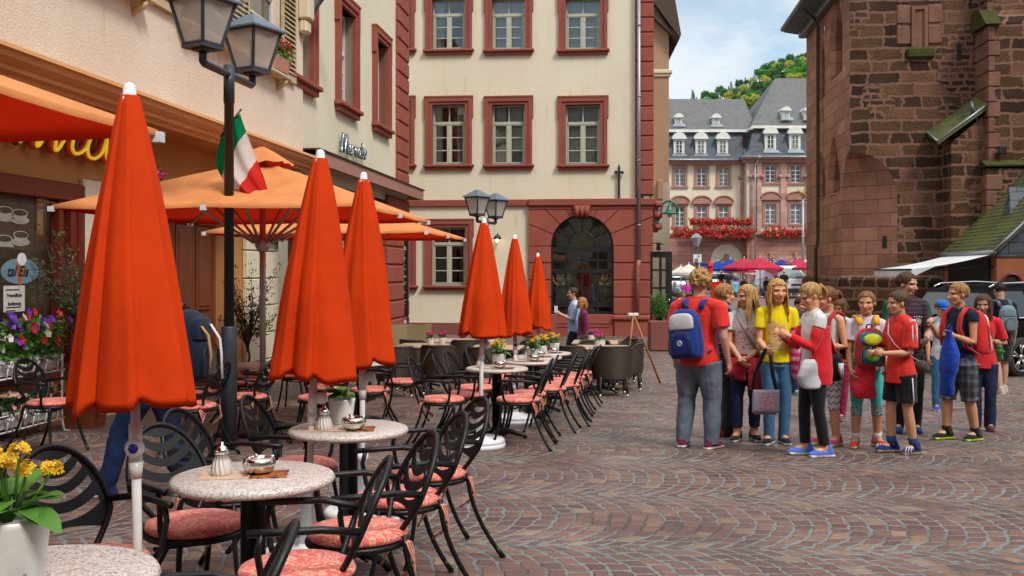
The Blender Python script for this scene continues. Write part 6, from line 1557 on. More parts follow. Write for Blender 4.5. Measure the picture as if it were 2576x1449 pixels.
def disc(b, x, z, rx, rz_, y, n=32): b.poly([(x+rx*math.cos(2*PI*i/n), y, z+rz_*math.sin(2*PI*i/n)) for i in range(n)])
yy = -.03
b = MB(); disc(b, cxE, czE, rxE, .14, yy); b.build('plate', mat('pale blue sticker', (.16, .26, .32), .5), es)
b = MB(); disc(b, cxE+.02, czE+.13, .085, .07, yy-.004); b.build('scoop', M['white_plastic'], es)
b = MB(); b.poly([(cxE-.07, yy-.003, czE+.1), (cxE+.03, yy-.003, czE+.0), (cxE-.03, yy-.003, czE-.19)]); b.build('cone', M['neon_back'], es)
b = MB(); b.poly([(cxE+.0, yy-.0035, czE+.02), (cxE+.12, yy-.0035, czE+.06), (cxE-.02, yy-.0035, czE-.17)]); b.build('cone', M['gold'], es)
text_obj('lettering', 'tal Eis', .16, es, (cxE-.06, yy-.008, czE-.05), 'ink', shear=.3)
pn = wall_thing('paper_notice', 'white paper notice with printed lines taped inside the parlour window', 'notice', X1G)
xA, zA = W2(2, 786); xB, zB = W2(56, 718); b = MB(); b.quad((xA, yy, zA), (xB, yy, zA), (xB, yy, zB), (xA, yy, zB)); b.build('sheet', M['paper'], pn)
for i, (tx, sz) in enumerate((('Freundliche', .055), ('Bedienung', .055))): text_obj('lettering', tx, sz, pn, ((xA+xB)/2, yy-.003, zB-.12-.09*i), 'ink')
b = MB()
for i, (w0, w1, z) in enumerate(((.1, .75, .05), (.1, .8, .24), (.1, .55, .275), (.1, .9, .31))): b.quad((lerp(xA, xB, w0), yy-.002, zB-z), (lerp(xA, xB, w1), yy-.002, zB-z), (lerp(xA, xB, w1), yy-.002, zB-z+.012), (lerp(xA, xB, w0), yy-.002, zB-z+.012))
b.build('print_lines', M['ink'], pn)
po = wall_thing('coffee_poster', 'dark framed poster of coffee cups hung in the parlour window', 'poster', X1G)
xA, zA = W2(-30, 622); xB, zB = W2(84, 482); b = MB(); b.box(xA, xB, -.025, -.01, zA, zB); frame_rect(b, xA-.02, xB+.02, zA-.02, zB+.02, .03, -.035, -.01); b.build('board', M['brown_pipe'], po)
b = MB(); cf = MB()
for (u, v) in ((46, 590), (44, 535), (4, 600), (6, 528)):
 x, z = W2(u, v); w_ = .14; disc(b, x, z-.08, w_*1.2, .045, -.028); b.poly([(x-w_, -.031, z), (x-w_*.6, -.031, z-.1), (x+w_*.6, -.031, z-.1), (x+w_, -.031, z)]); disc(b, x, z, w_, .04, -.031); disc(cf, x, z, w_*.85, .03, -.034)
b.build('cup_print', mat('pale cup print', (.34, .33, .27), .5), po); cf.build('coffee_print', M['brown_pipe'], po)
mb_ = thing('menu_board', 'tall narrow blackboard menu at the corner of the cream street house', 'menu board', ((1015-1288)/F*27.2, 27.2, 0), R(-12)); b = MB(); z0, z1 = CAMZ-(816-HZ)/F*27.2, CAMZ-(606-HZ)/F*27.2
frame_rect(b, -.15, .15, z0, z1, .03, -.08, 0); b.box(-.12, .12, -.06, 0, z0+.25, z1); b.build('board', M['board'], mb_)
b = MB(); rt = random.Random(3); z = z1-.1
while z > z0+.35:
 hd = rt.random() < .25; b.box(-.1, -.1+rt.uniform(.08, .2), -.066, -.062, z, z+(.035 if hd else .018)); z -= .05 if rt.random() < .75 else .11
b.build('chalk_lines', M['chalk'], mb_); b = MB(); b.box(-.12, .12, -.1, -.06, z0+.03, z0+.12); b.build('paper_tray', M['paper'], mb_)
def trough(o, x0, x1, y, z):
 b = MB(); b.loft([[(x0+.02, y-.07, z), (x1-.02, y-.07, z), (x1-.02, y+.07, z), (x0+.02, y+.07, z)], [(x0, y-.1, z+.17), (x1, y-.1, z+.17), (x1, y+.1, z+.17), (x0, y+.1, z+.17)]], 0, False); return b.build('trough', M['white_plastic'], o)
fs = thing('flower_stand', 'white wire flower stand with two scrolled troughs below the parlour window', 'flower stand', (-6.32, 0, 0), RZS)
SX0, SX1 = 9.0, 11.02; zlo, zhi = -.03, .50
b = MB()
for z in (zlo, zhi):
 for yy2 in (-.13, .13): b.tube([(SX0, yy2, z), (SX1, yy2, z)], .01, 5); b.tube([(SX0, yy2, z+.16), (SX1, yy2, z+.16)], .008, 5)
 x = SX0+.1
 while x < SX1-.1:
  b.tube([(x, -.14, z), (x+.02, -.145, z+.1), (x+.07, -.15, z+.17), (x+.10, -.15, z+.13), (x+.07, -.15, z+.10)], .008, 5); b.tube([(x+.1, -.14, z), (x+.08, -.145, z+.1), (x+.03, -.15, z+.17), (x, -.15, z+.14), (x+.02, -.15, z+.11)], .008, 5); x += .22
for x in (SX0+.1, SX1-.05):
 for yy2 in (-.13, .13): b.tube([(x, yy2, zhi+.16), (x, yy2, zlo), (x+.02, yy2*1.1, gz(x)+.02), (x+.1, yy2*1.3, gz(x))], .013, 6)
b.build('wire_frame', M['white_pole'], fs); trough(fs, SX0+.05, SX1-.05, 0, zlo+.02); trough(fs, SX0+.05, SX1-.05, 0, zhi+.02)
def local_flowers(name, label, x0, x1, z, h, kinds_, seed, n, fsz, leafn):
 o = thing(name, label, 'flowers', (-6.32, 0, 0), RZS); rnd = random.Random(seed); b = MB(); b2 = MB()
 for _ in range(leafn):
  x = rnd.uniform(x0, x1); leaf_quad(b, (x, rnd.uniform(-.16, .14), z+rnd.uniform(-.04, h*.75)), rnd.uniform(.05, .09), rnd, 0, .55)
 mats = []
 for k in range(n):
  u_ = rnd.random(); x = lerp(x0, x1, u_); hh = z+h*rnd.uniform(.25, 1.0); m_ = rnd.choices(range(len(kinds_)), [f(u_) for _, f in kinds_])[0]; c = Vector((x, rnd.uniform(-.2, -.02), hh)); d = Vector((rnd.uniform(-.4, .4), -1, rnd.uniform(.0, .7))).normalized(); e = d.orthogonal().normalized(); f_ = d.cross(e)
  for p in range(5):
   a = p*2*PI/5; q1 = e*math.cos(a-.6)+f_*math.sin(a-.6); q2 = e*math.cos(a)+f_*math.sin(a); q3 = e*math.cos(a+.6)+f_*math.sin(a+.6); b2.add([c, c+q1*fsz*.8+d*fsz*.35, c+q2*fsz+d*fsz*.3, c+q3*fsz*.8+d*fsz*.35], [(0, 1, 2, 3)], m_)
  b.tube([(x, 0, z), c], .003, 4)
 b.build('leaves', M['leaf_dark'] if n < 40 else M['leaf'], o); b2.build('blossoms', [M[k] for k, _ in kinds_], o)
local_flowers('petunias', 'violet, white and red petunias in the upper trough of the wire stand', SX0+.1, SX1+.02, zhi+.17, .50, [('violet_fl', lambda u: 1.3-.8*u), ('white_fl', lambda u: .3+.2*u), ('red_fl', lambda u: .1+1.2*u*u)], 9, 84, .050, 2600)
local_flowers('busy_lizzies', 'dark leaved pale pink flowers in the lower trough of the wire stand', SX0+.1, SX1-.05, zlo+.17, .24, [('pale_pink_fl', lambda u: 1), ('white_fl', lambda u: .2)], 10, 26, .026, 900)
def olive(label, plabel, x, y, h, seed, side, potw=.42, poth=.45, trunk_h=.5, spread=.55):
 rnd = random.Random(seed); g = gz(y); pl = thing('planter', plabel, 'planter', (x, y, g), RZS); b = MB(); w0, w1 = potw*.40, potw*.5
 b.loft([[(s*w0, t_*w0, 0) for s, t_ in ((-1, -1), (1, -1), (1, 1), (-1, 1))], [(s*w1, t_*w1, poth-.06) for s, t_ in ((-1, -1), (1, -1), (1, 1), (-1, 1))], [(s*w1*1.08, t_*w1*1.08, poth-.06) for s, t_ in ((-1, -1), (1, -1), (1, 1), (-1, 1))], [(s*w1*1.08, t_*w1*1.08, poth) for s, t_ in ((-1, -1), (1, -1), (1, 1), (-1, 1))], [(s*w1*.92, t_*w1*.92, poth) for s, t_ in ((-1, -1), (1, -1), (1, 1), (-1, 1))], [(s*w1*.9, t_*w1*.9, poth-.05) for s, t_ in ((-1, -1), (1, -1), (1, 1), (-1, 1))]], 0, False); b.tube([(.07*math.cos(i*.4), -w1*.95-.005, poth*.5+.07*math.sin(i*.4)) for i in range(16)], .008, 4, closed=True); b.build('pot', M['terracotta'], pl)
 o = thing('olive_tree', label, 'tree', (x, y, g+poth-.05)); tr = MB(); lv = MB(); th = trunk_h
 tr.tube([(0, 0, 0), (.03, .02, th*.5), (0, 0, th)], [.022, .018, .015], 7)
 for i in range(26):
  a = rnd.uniform(0, 6.28); r_ = spread*rnd.uniform(.35, 1); z1 = th+(h-th)*rnd.uniform(.05, 1); e = Vector((r_*math.cos(a)+side*.15*(z1-th), r_*math.sin(a)*.7, z1)); s = Vector((0, 0, th*rnd.uniform(.6, 1))); mid = s.lerp(e, .5)+Vector((rnd.uniform(-.08, .08), rnd.uniform(-.08, .08), .08)); pts = [s, s.lerp(mid, .5)+Vector((0, 0, .03)), mid, mid.lerp(e, .5)+Vector((0, 0, .02)), e]; tr.tube(pts, [.011, .009, .007, .005, .003], 5)
  for k in range(54):
   t = rnd.uniform(.35, 1.12); p = s.lerp(e, t)+Vector((rnd.gauss(0, .045), rnd.gauss(0, .045), rnd.gauss(.02, .05))); d = (e-s).normalized()*.5+Vector((rnd.gauss(0, .6), rnd.gauss(0, .6), rnd.gauss(.2, .6))); d.normalize(); n_ = d.orthogonal().normalized(); n_ = Matrix.Rotation(rnd.uniform(0, 6.28), 3, d) @ n_; ln = rnd.uniform(.05, .085); lv.add([p, p+d*ln*.5+n_*.009, p+d*ln, p+d*ln*.5-n_*.009], [(0, 1, 2, 3)])
 tr.build('trunk', M['bark'], o); lv.build('crown', M['olive_leaf'], o)
olive('sprawling olive tree in front of the parlour window frame', 'square terracotta planter with moulded rim at the parlour pier', (212-1288)/F*11.3, 11.3, 1.75, 3, -1.4, .40, .42, .75, .5)
olive('small olive tree in front of the cream stone pier behind the lamp', 'terracotta planter at the foot of the cream stone pier', (622-1288)/F*15.2, 15.2, 1.55, 4, .3, .40, .42, .55, .42)
o = thing('flower_box', 'pink window box with red geraniums on the parlour sill', 'flower box', (X1, 0, 0), RZS); xA, xB = q(664), q(700); b = MB(); b.loft([[(xA, -.18, SZ-.0), (xB, -.18, SZ-.0), (xB, 0, SZ), (xA, 0, SZ)], [(xA-.03, -.23, SZ+.22), (xB+.03, -.23, SZ+.22), (xB+.03, .03, SZ+.22), (xA-.03, .03, SZ+.22)]], 0, False); b.build('box', mat('pink plastic', (.55, .27, .22), .6), o)
b = MB(); rn = random.Random(6)
for i in range(300): leaf_quad(b, (rn.uniform(xA-.02, xB+.05), rn.uniform(-.22, .03), SZ+.2+rn.uniform(0, .28)), rn.uniform(.07, .12), rn, 0, .8)
for i in range(130): leaf_quad(b, (rn.uniform(xA-.02, xB+.1), rn.uniform(-.25, .03), SZ+.32+rn.uniform(0, .28)), rn.uniform(.05, .08), rn, 1, 1.0)
b.build('geraniums', [M['leaf'], M['red_fl']], o)
hb = thing('hanging_basket', 'small dark red hanging flowers beside the parlour door', 'flowers', ((592-880)/F*0+(396-1288)/F*13.0, 13.0, CAMZ-(455-HZ)/F*13.0)); b = MB()
for i in range(120): clump(b, (rn.gauss(0, .05), rn.gauss(0, .05), rn.gauss(0, .09)), .03, 2, .04, rn, 0 if rn.random() < .6 else 1)
b.build('blossoms', [M['magenta_fl'], M['leaf_dark']], hb)
b = MB(); b.lathe([(.02, .43), (.16, .44), (.165, .46), (.15, .475), (.001, .478)], 24)
so_ = thing('stool', 'small round brown stool under the wire flower stand', 'stool', ((25-1288)/F*10.2, 10.2, gz(10.2))); b.build('seat', M['table_wood'], so_)
for k in range(4): b = MB(); a = k*PI/2; b.tube([(.1*math.cos(a), .1*math.sin(a), .44), (.15*math.cos(a), .15*math.sin(a), 0)], .012, 6); b.build('leg', M['brown_pipe'], so_)
YS = 27.5; sx = lambda u: (u-1288)/F*YS; sz = lambda v: CAMZ-(v-HZ)/F*YS
scn = thing('lattice_screen', 'black wooden lattice screen standing at the corner', 'screen', (sx(1690), YS, 0), R(0)); b = MB(); W0 = sx(1690)-sx(1636)
b.box(-.17, 0, -.04, .04, gz(YS), sz(633)); b.box(-W0, -W0+.06, -.04, .04, gz(YS), sz(633)); b.box(-W0*.53-.035, -W0*.53+.035, -.03, .03, gz(YS), sz(640))
for v0, v1 in ((633, 648), (677, 682), (722, 727), (765, 770), (812, 820)): b.box(-W0, 0, -.035, .035, sz(v1), sz(v0))
b.build('lattice', M['black_paint'], scn); b = MB(); b.tube([(-.08, -.06, sz(760)), (-.08, -.06, sz(752))], .02, 6); b.build('handle', M['steel'], scn)
sp = thing('spot_light', 'small black spot light on top of the lattice screen', 'lamp', (sx(1655), YS-.1, 0)); b = MB(); b.lathe([(.03, .34), (.1, .3), (.04, .26), (.07, .14), (.06, .12)], 12, c=(0, 0, sz(640))); b.tube([(-.2, 0, sz(640)+.32), (.15, 0, sz(640)+.26)], .012, 5); b.tube([(0, 0, sz(640)), (0, 0, sz(640)+.3)], .012, 5); b.build('housing', M['black_paint'], sp)
YP = 26.5; pp = thing('planter', 'long brown planter below the bright green shrub', 'planter', ((1662-1288)/F*YP, YP, gz(YP))); b = MB(); wP = 30/F*YP; zP = CAMZ-(806-HZ)/F*YP-gz(YP); b.box(-wP, wP, -.25, .25, 0, zP, 0, .03); b.build('box', M['red_plinth'], pp)
sb = thing('shrub', 'bright green feathery shrub in the brown planter', 'shrub', ((1660-1288)/F*YP, YP, gz(YP)+zP)); b = MB(); rn = random.Random(5)
for i in range(70):
 a = rn.uniform(0, 6.28); r_ = rn.uniform(0, .3); top = Vector((r_*1.05*math.cos(a), r_*.8*math.sin(a), rn.uniform(.3, .72))); b.tube([(top.x*.3, top.y*.3, 0), top], .004, 4, 1)
 for k in range(30):
  t = rn.uniform(.2, 1.05); p = Vector((top.x*(.3+.7*t), top.y*(.3+.7*t), top.z*t)); leaf_quad(b, p, rn.uniform(.06, .11), rn, 0, .2)
b.build('leaves', [M['leaf'], M['leaf_dark']], sb)
def remesh(b, vox, smooth=3, name='body', fac=.5):
 me = bpy.data.meshes.new('tmp'); me.from_pydata(b.v, [], b.f); me.update()
 o = bpy.data.objects.new('tmp', me); COL.objects.link(o)
 m_ = o.modifiers.new('r', 'REMESH'); m_.mode = 'VOXEL'; m_.voxel_size = vox; m_.adaptivity = 0
 if smooth: s = o.modifiers.new('s', 'SMOOTH'); s.factor = fac; s.iterations = smooth
 dg = bpy.context.evaluated_depsgraph_get(); dg.update()
 out = bpy.data.meshes.new_from_object(o.evaluated_get(dg)); out.name = name
 bpy.data.objects.remove(o); bpy.data.meshes.remove(me)
 out.polygons.foreach_set('use_smooth', [True]*len(out.polygons)); return out
def get_co(me):
 a = np.empty(len(me.vertices)*3); me.vertices.foreach_get('co', a); return a.reshape(-1, 3)
def set_co(me, a): me.vertices.foreach_set('co', a.ravel()); me.update()
def skin_mat():
 mt, t, b = newmat('skin'); a = t.n('Attribute', _attribute_name='Col'); n = t.noise(t.coords('Object'), 40, 3).outputs[0]
 c = t.n('VectorMath', _operation='SCALE'); t.put(c.inputs[0], a.outputs[0]); t.put(c.inputs['Scale'], t.sstep(n, .3, .7, .93, 1.06))
 t.put(b.inputs['Base Color'], c.outputs[0]); b.inputs['Roughness'].default_value = .5; b.inputs['Subsurface Weight'].default_value = .08; b.inputs['Subsurface Radius'].default_value = (.01, .004, .002); b.inputs['Subsurface Scale'].default_value = .4
 return mt
M['skin'] = skin_mat()
_hm = {}
def hairmat(c):
 if c in _hm: return _hm[c]
 mt, t, b = newmat('hair'); co = t.coords('Object'); x, y, z = t.sep(co)
 n = t.noise(t.comb(t.m('MULTIPLY', x, 60), t.m('MULTIPLY', y, 60), t.m('MULTIPLY', z, 9)), 1.0, 4, .6).outputs[0]
 t.put(b.inputs['Base Color'], t.mix(t.sstep(n, .3, .7), (c[0]*.45, c[1]*.4, c[2]*.33), (c[0]*1.35, c[1]*1.25, c[2]*1.1))); b.inputs['Roughness'].default_value = .55; b.inputs['Specular IOR Level'].default_value = .25
 t.put(b.inputs['Normal'], t.bump(n, .008, .8)); _hm[c] = mt; return mt
_cm = {}
def cl(c, name='cloth'):
 if not isinstance(c, tuple): return c
 if c not in _cm: _cm[c] = cloth(name, c)
 return _cm[c]
def denim(c):
 return pattern('denim', lambda t, x, y, z, co: t.mix(t.sstep(t.noise(t.comb(t.m('MULTIPLY', x, 7), t.m('MULTIPLY', y, 7), t.m('MULTIPLY', z, 9)), 1.0, 4).outputs[0], .25, .85), c, tuple(min(1, v*1.35+.008) for v in c)))
JEANS = denim((.035, .085, .16)); JDARK = denim((.012, .022, .055)); JGREY = denim((.10, .12, .155)); JLIGHT = denim((.05, .14, .26))
def person(x, y, head, H, label, top=None, bottom=None, shoes=None, hair=None, haircol=(.3, .18, .08), skin=(.64, .32, .18), yaw=0, pitch=0, lean=0, twist=0,
   ra=((.18, 0, -1), (.05, .25, -1)), la=None, rl=(.0, .0, 8), ll=(.0, .0, 8), bw=1.0, kid=True, sleeves=.42, hem=.46, legs=1.0, leg_r=1.0, topw=1.0, socks=None, lod=0, group=None, curl=(.5, .5), seat=None, belly=0.0, z=None):
 vox = .0062 if not lod else .022
 o = thing('person', label, 'person', (x, y, gz(y) if z is None else z), R(head), group)
 bw *= .88 if kid else 1.0; hh = (.140 if kid else .132)*H; hip = .51*H; shz = .81*H; sw = (.112 if kid else .118)*H*bw
 if seat: hip = seat
 dz = hip-.51*H
 T = Matrix.Translation((0, 0, hip)) @ Matrix.Rotation(-R(lean), 4, 'X') @ Matrix.Rotation(R(twist), 4, 'Z') @ Matrix.Translation((0, 0, -hip)) @ Matrix.Translation((0, 0, dz))
 la = la or ra
 hc = Vector((0, .022*H, H-hh*.5)); HM = T @ Matrix.Translation(hc-Vector((0, .015*H, hh*.45))) @ Matrix.Rotation(R(yaw), 4, 'Z') @ Matrix.Rotation(-R(pitch), 4, 'X') @ Matrix.Translation(Vector((0, .015*H, hh*.45)))
 tor = [(.455, .082, .072, 0), (.50, .094, .074, -.004), (.545, .090, .066, 0), (.605, .076+belly*.4, .058+belly, .004+belly*.5), (.66, .078, .06+belly*.6, .006), (.72, .088, .064, .004), (.77, .094, .06, 0), (.805, .088, .048, -.004), (.828, .055, .04, -.004), (.845, .036, .036, 0)]
 def ring(zf, rx, ry, yo, e=0.0, n=20): return [T @ Vector(((rx*H*bw+e)*math.cos(2*PI*k/n), (ry*H*bw+e)*math.sin(2*PI*k/n)+yo*H, zf*H)) for k in range(n)]
 def torso(b, z0, z1, e, flare=0.0):
  rs = []
  for i in range(15):
   zf = lerp(z0, z1, i/14)
   for a, c in zip(tor, tor[1:]):
    if zf <= c[0] or c is tor[-1]:
     t_ = max(0, min(1.0, (zf-a[0])/(c[0]-a[0]))); v = [lerp(a[k], c[k], t_) for k in range(1, 4)]; break
   rs.append(ring(zf, *v, e+flare*max(0, 1-i/7)))
  b.loft(rs)
 L = {}
 for s, a, nm in ((1, ra, 'r'), (-1, la, 'l')):
  sh = T @ Vector((s*sw*.93, -.005*H, shz-.012*H)); u = (T.to_3x3() @ Vector((a[0][0]*s, a[0][1], a[0][2]))).normalized(); f = (T.to_3x3() @ Vector((a[1][0]*s, a[1][1], a[1][2]))).normalized()
  el = sh+u*.172*H; wr = el+f*.145*H; L['a'+nm] = (sh, el, wr, f)
 for s, a, nm in ((1, rl, 'r'), (-1, ll, 'l')):
  hp = Vector((s*.05*H*bw, 0, hip-.02*H)); an = Vector((s*(.052*H*bw)+a[0], a[1]-.015*H, .045*H + (a[3] if len(a) > 3 else 0)))
  if seat: kn = Vector((s*.07*H, .25*H, hip-.01)); an = Vector((s*.07*H, .24*H+a[1], .045*H))
  else:
   kn = (hp+an)*.5+Vector((s*.006*H, .018*H+max(0, (a[4] if len(a) > 4 else 0)), .01*H))
  L['l'+nm] = (hp, kn, an, a[2])
 skc = [tuple(skin)]
 b = MB(); torso(b, .46, .80, -.012); torso(b, .77, .845, -.002)
 nk0, nk1 = T @ Vector((0, -.004*H, .82*H)), HM @ Vector((0, -.06*hh, -.28*hh)); b.capsule([nk0, (nk0+nk1)/2, nk1], [.035*H, .031*H, .032*H])
 def hb(f_, *a, **k): b.M = HM @ Matrix.Scale(hh, 4); f_(*a, **k); b.M = None
 HM = HM @ Matrix.Translation((0, 0, 0)); base = T @ hc
 HM = Matrix.Translation(base) @ (T.to_3x3() @ (Matrix.Rotation(R(yaw), 3, 'Z') @ Matrix.Rotation(-R(pitch), 3, 'X'))).to_4x4(); b.v = b.v;
 hb(b.ell, (0, -.05, .11), .36, .435, .385, 16, 0, None, 11); hb(b.ell, (0, .09, -.10), .295, .32, .37, 14, 0, None, 9)
 hb(b.capsule, [(-.2, .02, -.28), (-.09, .22, -.40), (.09, .22, -.40), (.2, .02, -.28)], [.10, .095, .095, .10]); hb(b.ell, (0, .285, -.415), .075, .06, .06)
 hb(b.capsule, [(0, .37, .02), (0, .425, -.10), (0, .445, -.165)], [.035, .045, .058]); hb(b.ell, (-.045, .405, -.175), .04, .045, .035); hb(b.ell, (.045, .405, -.175), .04, .045, .035)
 hb(b.capsule, [(-.2, .315, .085), (0, .365, .075), (.2, .315, .085)], [.05, .045, .05]); hb(b.ell, (-.17, .26, -.13), .12, .10, .11); hb(b.ell, (.17, .26, -.13), .12, .10, .11)
 hb(b.ell, (0, .365, -.275), .105, .035, .028); hb(b.ell, (0, .36, -.32), .09, .035, .03)
 for s in (-1, 1): hb(b.ell, (s*.365, -.045, -.05), .035, .075, .115)
 if not lod or True:
  nk1 = HM @ Vector((0, -.05*hh, -.25*hh)); b.capsule([nk0, (nk0+nk1)/2, nk1], [.036*H, .032*H, .034*H])
 for nm, s, cu in (('r', 1, curl[0]), ('l', -1, curl[1])):
  sh, el, wr, f = L['a'+nm]; b.capsule([T @ Vector((0, -.006*H, .825*H)), sh], [.036*H, .029*H*bw]); b.capsule([sh, sh.lerp(el, .35), el, el.lerp(wr, .3), wr], [.031*H*bw, .028*H*bw, .0215*H*bw, .0225*H, .0145*H])
  k = H/1.7; d = f; inn = T.to_3x3() @ Vector((-s, 0, 0)); n = (inn-d*inn.dot(d))
  if n.length < .3: n = Vector((0, 0, -1)) - d*(-d.z)
  n.normalize(); sd = d.cross(n)
  fw = T.to_3x3() @ Vector((0, 1, .3))
  if sd.dot(fw) < 0: sd = -sd
  q0 = wr+d*.045*k; ro = Matrix((sd, d, n)).transposed(); b.ell(q0, .038*k, .052*k, .017*k, 10, 0, ro); b.capsule([wr-d*.02, q0], [.0155*H, .02*k], 8)
  for i, ln in enumerate((.066, .076, .072, .056)):
   bs = wr+d*.082*k+sd*(.03-.0195*i)*k; c1 = .35+cu*.9; d1 = d*math.cos(c1*.8)+n*math.sin(c1*.8); d2 = d*math.cos(c1*1.7)+n*math.sin(c1*1.7)
   m1 = bs+d1*ln*.5*k; b.capsule([bs-d*.015*k, m1, m1+d2*ln*.5*k], [.0095*k, .0088*k, .0072*k], 6)
  tb = wr+d*.03*k+sd*.03*k; td = (d*.75+sd*.6+n*.45*(.4+cu)).normalized(); b.capsule([tb, tb+td*.035*k, tb+td*.035*k+(td*.5+d*.6+n*.4*cu).normalized()*.03*k], [.0125*k, .0105*k, .008*k], 6)
 for nm in 'rl':
  hp, kn, an, to = L['l'+nm]; b.capsule([hp, hp.lerp(kn, .5), kn, kn.lerp(an, .35), an], [.052*H*bw, .046*H*bw, .036*H*bw, .037*H*bw, .023*H]); b.capsule([an, an+Vector((math.sin(R(to))*(1 if nm == 'r' else -1), math.cos(R(to)), -.25))*.05*H], [.022*H, .02*H])
 me = remesh(b, vox, 2, 'body'); co = get_co(me)
 hl = (co-np.array(base)) @ np.array(HM.to_3x3()) / hh
 col = np.tile(np.array(skin), (len(co), 1))
 ax_, ay, az = np.abs(hl[:, 0]), hl[:, 1], hl[:, 2]; face = (np.linalg.norm(hl, axis=1) < .75) & (ay > .15)
 def paint(mask, c, k=1.0): col[mask] = col[mask]*(1-k)+np.array(c)*k
 ex, ez = ax_-.155, az-.0
 sock = face & ((ex/.12)**2+(ez/.075)**2 < 1); paint(sock, tuple(v*.62 for v in skin), .28)
 d = np.exp(-((ex/.10)**2+((az+.0)/.055)**2)); fwd = np.array(HM.to_3x3() @ Vector((0, 1, 0))); co -= (fwd[None, :]*(d*face*hh*.035)[:, None])
 paint(face & ((ax_-.17)**2/.13**2+(az+.15)**2/.1**2 < 1), (skin[0]*1.05, skin[1]*.78, skin[2]*.78), .4)
 if not lod:
  paint(face & ((ex/.07)**2+(ez/.028)**2 < 1), (.42, .38, .36), .85); paint(face & ((ex/.04)**2+((ez)/.036)**2 < 1), (.02, .016, .014)); paint(face & (np.abs(ex) < .08) & (np.abs(ez-.03) < .014), (.03, .02, .016), .9)
  paint(face & (np.abs(ex) < .095) & (np.abs(az-.098+.25*(ax_-.155)**2*8) < .016), tuple(v*.35+.008 for v in haircol), .8)
  paint(face & (ax_ < .12) & (np.abs(az+.295) < .045*(1-(ax_/.125)**2)), (.46, .17, .14), .6); paint(face & (ax_ < .09) & (np.abs(az+.298) < .008), (.2, .07, .06), .6)
  paint(face & ((ax_-.035)**2+(az+.215)**2 < .0006), (.2, .08, .06), .8)
 set_co(me, co)
 at_ = me.color_attributes.new('Col', 'FLOAT_COLOR', 'POINT'); buf = np.ones((len(co), 4)); buf[:, :3] = col; at_.data.foreach_set('color', buf.ravel())
 me.materials.append(M['skin']); bo = bpy.data.objects.new('body', me); COL.objects.link(bo); bo.parent = o
 def garment(b, nm, mt, v=.0085, sm=3, wr=.006, fr=14, seed=0):
  g = remesh(b, v if not lod else .024, sm, nm)
  if wr and not lod:
   c_ = get_co(g); nn = np.empty(len(c_)*3); g.vertices.foreach_get('normal', nn); nn = nn.reshape(-1, 3)
   dd = np.array([noise.noise((p[0]*fr, p[1]*fr, p[2]*fr*.55+seed))+.5*noise.noise((p[0]*fr*2.3, p[1]*fr*2.3, p[2]*fr*1.2+seed)) for p in c_]); set_co(g, c_+nn*(dd*wr)[:, None])
  for m__ in (mt if isinstance(mt, list) else [mt]): g.materials.append(cl(m__))
  ob = bpy.data.objects.new(nm, g); COL.objects.link(ob); ob.parent = o; return ob
 P = dict(o=o, T=T, H=H, hh=hh, HM=HM, base=base, L=L, garment=garment, sw=sw, hip=hip)
 e = .011*topw if not lod else .02
 if top is not None:
  b = MB(); torso(b, hem, .838, e, .012*topw);
  for nm in 'rl':
   sh, el, wr, f = L['a'+nm]
   if sleeves <= 0: continue
   sl = sleeves; q = [sh, sh.lerp(el, min(1, sl/.54*1))] if sl <= .54 else [sh, el, el.lerp(wr, min(1, (sl-.54)/.46))]
   rr_ = [.031*H*bw+e*1.3, .030*H*bw+e*1.8] if sl <= .54 else [.031*H*bw+e*1.3, .026*H*bw+e*1.2, .019*H+e]
   dq = (q[0]-q[1]).normalized(); b.tube([q[0]+dq*.034*H*bw, q[0]+dq*.02*H]+q, [rr_[0]*.35, rr_[0]*.8]+rr_, 12); b.capsule([T @ Vector((0, -.006*H, .825*H)), sh], [.036*H+e, .028*H*bw+e])
  P['top'] = garment(b, 'shirt', top, seed=x)
 if bottom is not None:
  b = MB(); e2 = .010*leg_r if not lod else .02; b.ell((0, -.004*H, hip-.02*H), .094*H*bw+e2, .076*H*bw+e2, .065*H, 18)
  rs = [ring(zf, rx, ry, yo, e2) for zf, rx, ry, yo in ((.47, .084, .074, 0), (.50, .094, .074, -.004), (.53, .088, .068, 0))] if not seat else []
  if rs: b.loft(rs)
  for nm in 'rl':
   hp, kn, an, to = L['l'+nm]; r0, r1, r2, r3 = .062*H*bw+e2, .053*H*bw+e2, .037*H*bw+e2*1.2, .026*H+e2*1.9
   an2 = an+(an-kn).normalized()*.02*H
   pts = [hp, hp.lerp(kn, .5), kn, kn.lerp(an2, .35), an2]; rr_ = [r0, r1, r2, max(r3, .038*H*bw+e2), r3]
   if legs < 1:
    k = legs*4; n_ = int(k);
    if n_ < 4: pts = pts[:n_+1]+[pts[n_].lerp(pts[n_+1], k-n_)]; rr_ = rr_[:n_+1]+[lerp(rr_[n_], rr_[n_+1], k-n_)*(1.0+.12*(leg_r > 1.3))]
   b.tube(pts, rr_, 14)
  P['bottom'] = garment(b, 'trousers', bottom, seed=y, wr=.0075 if leg_r > .6 else .003)
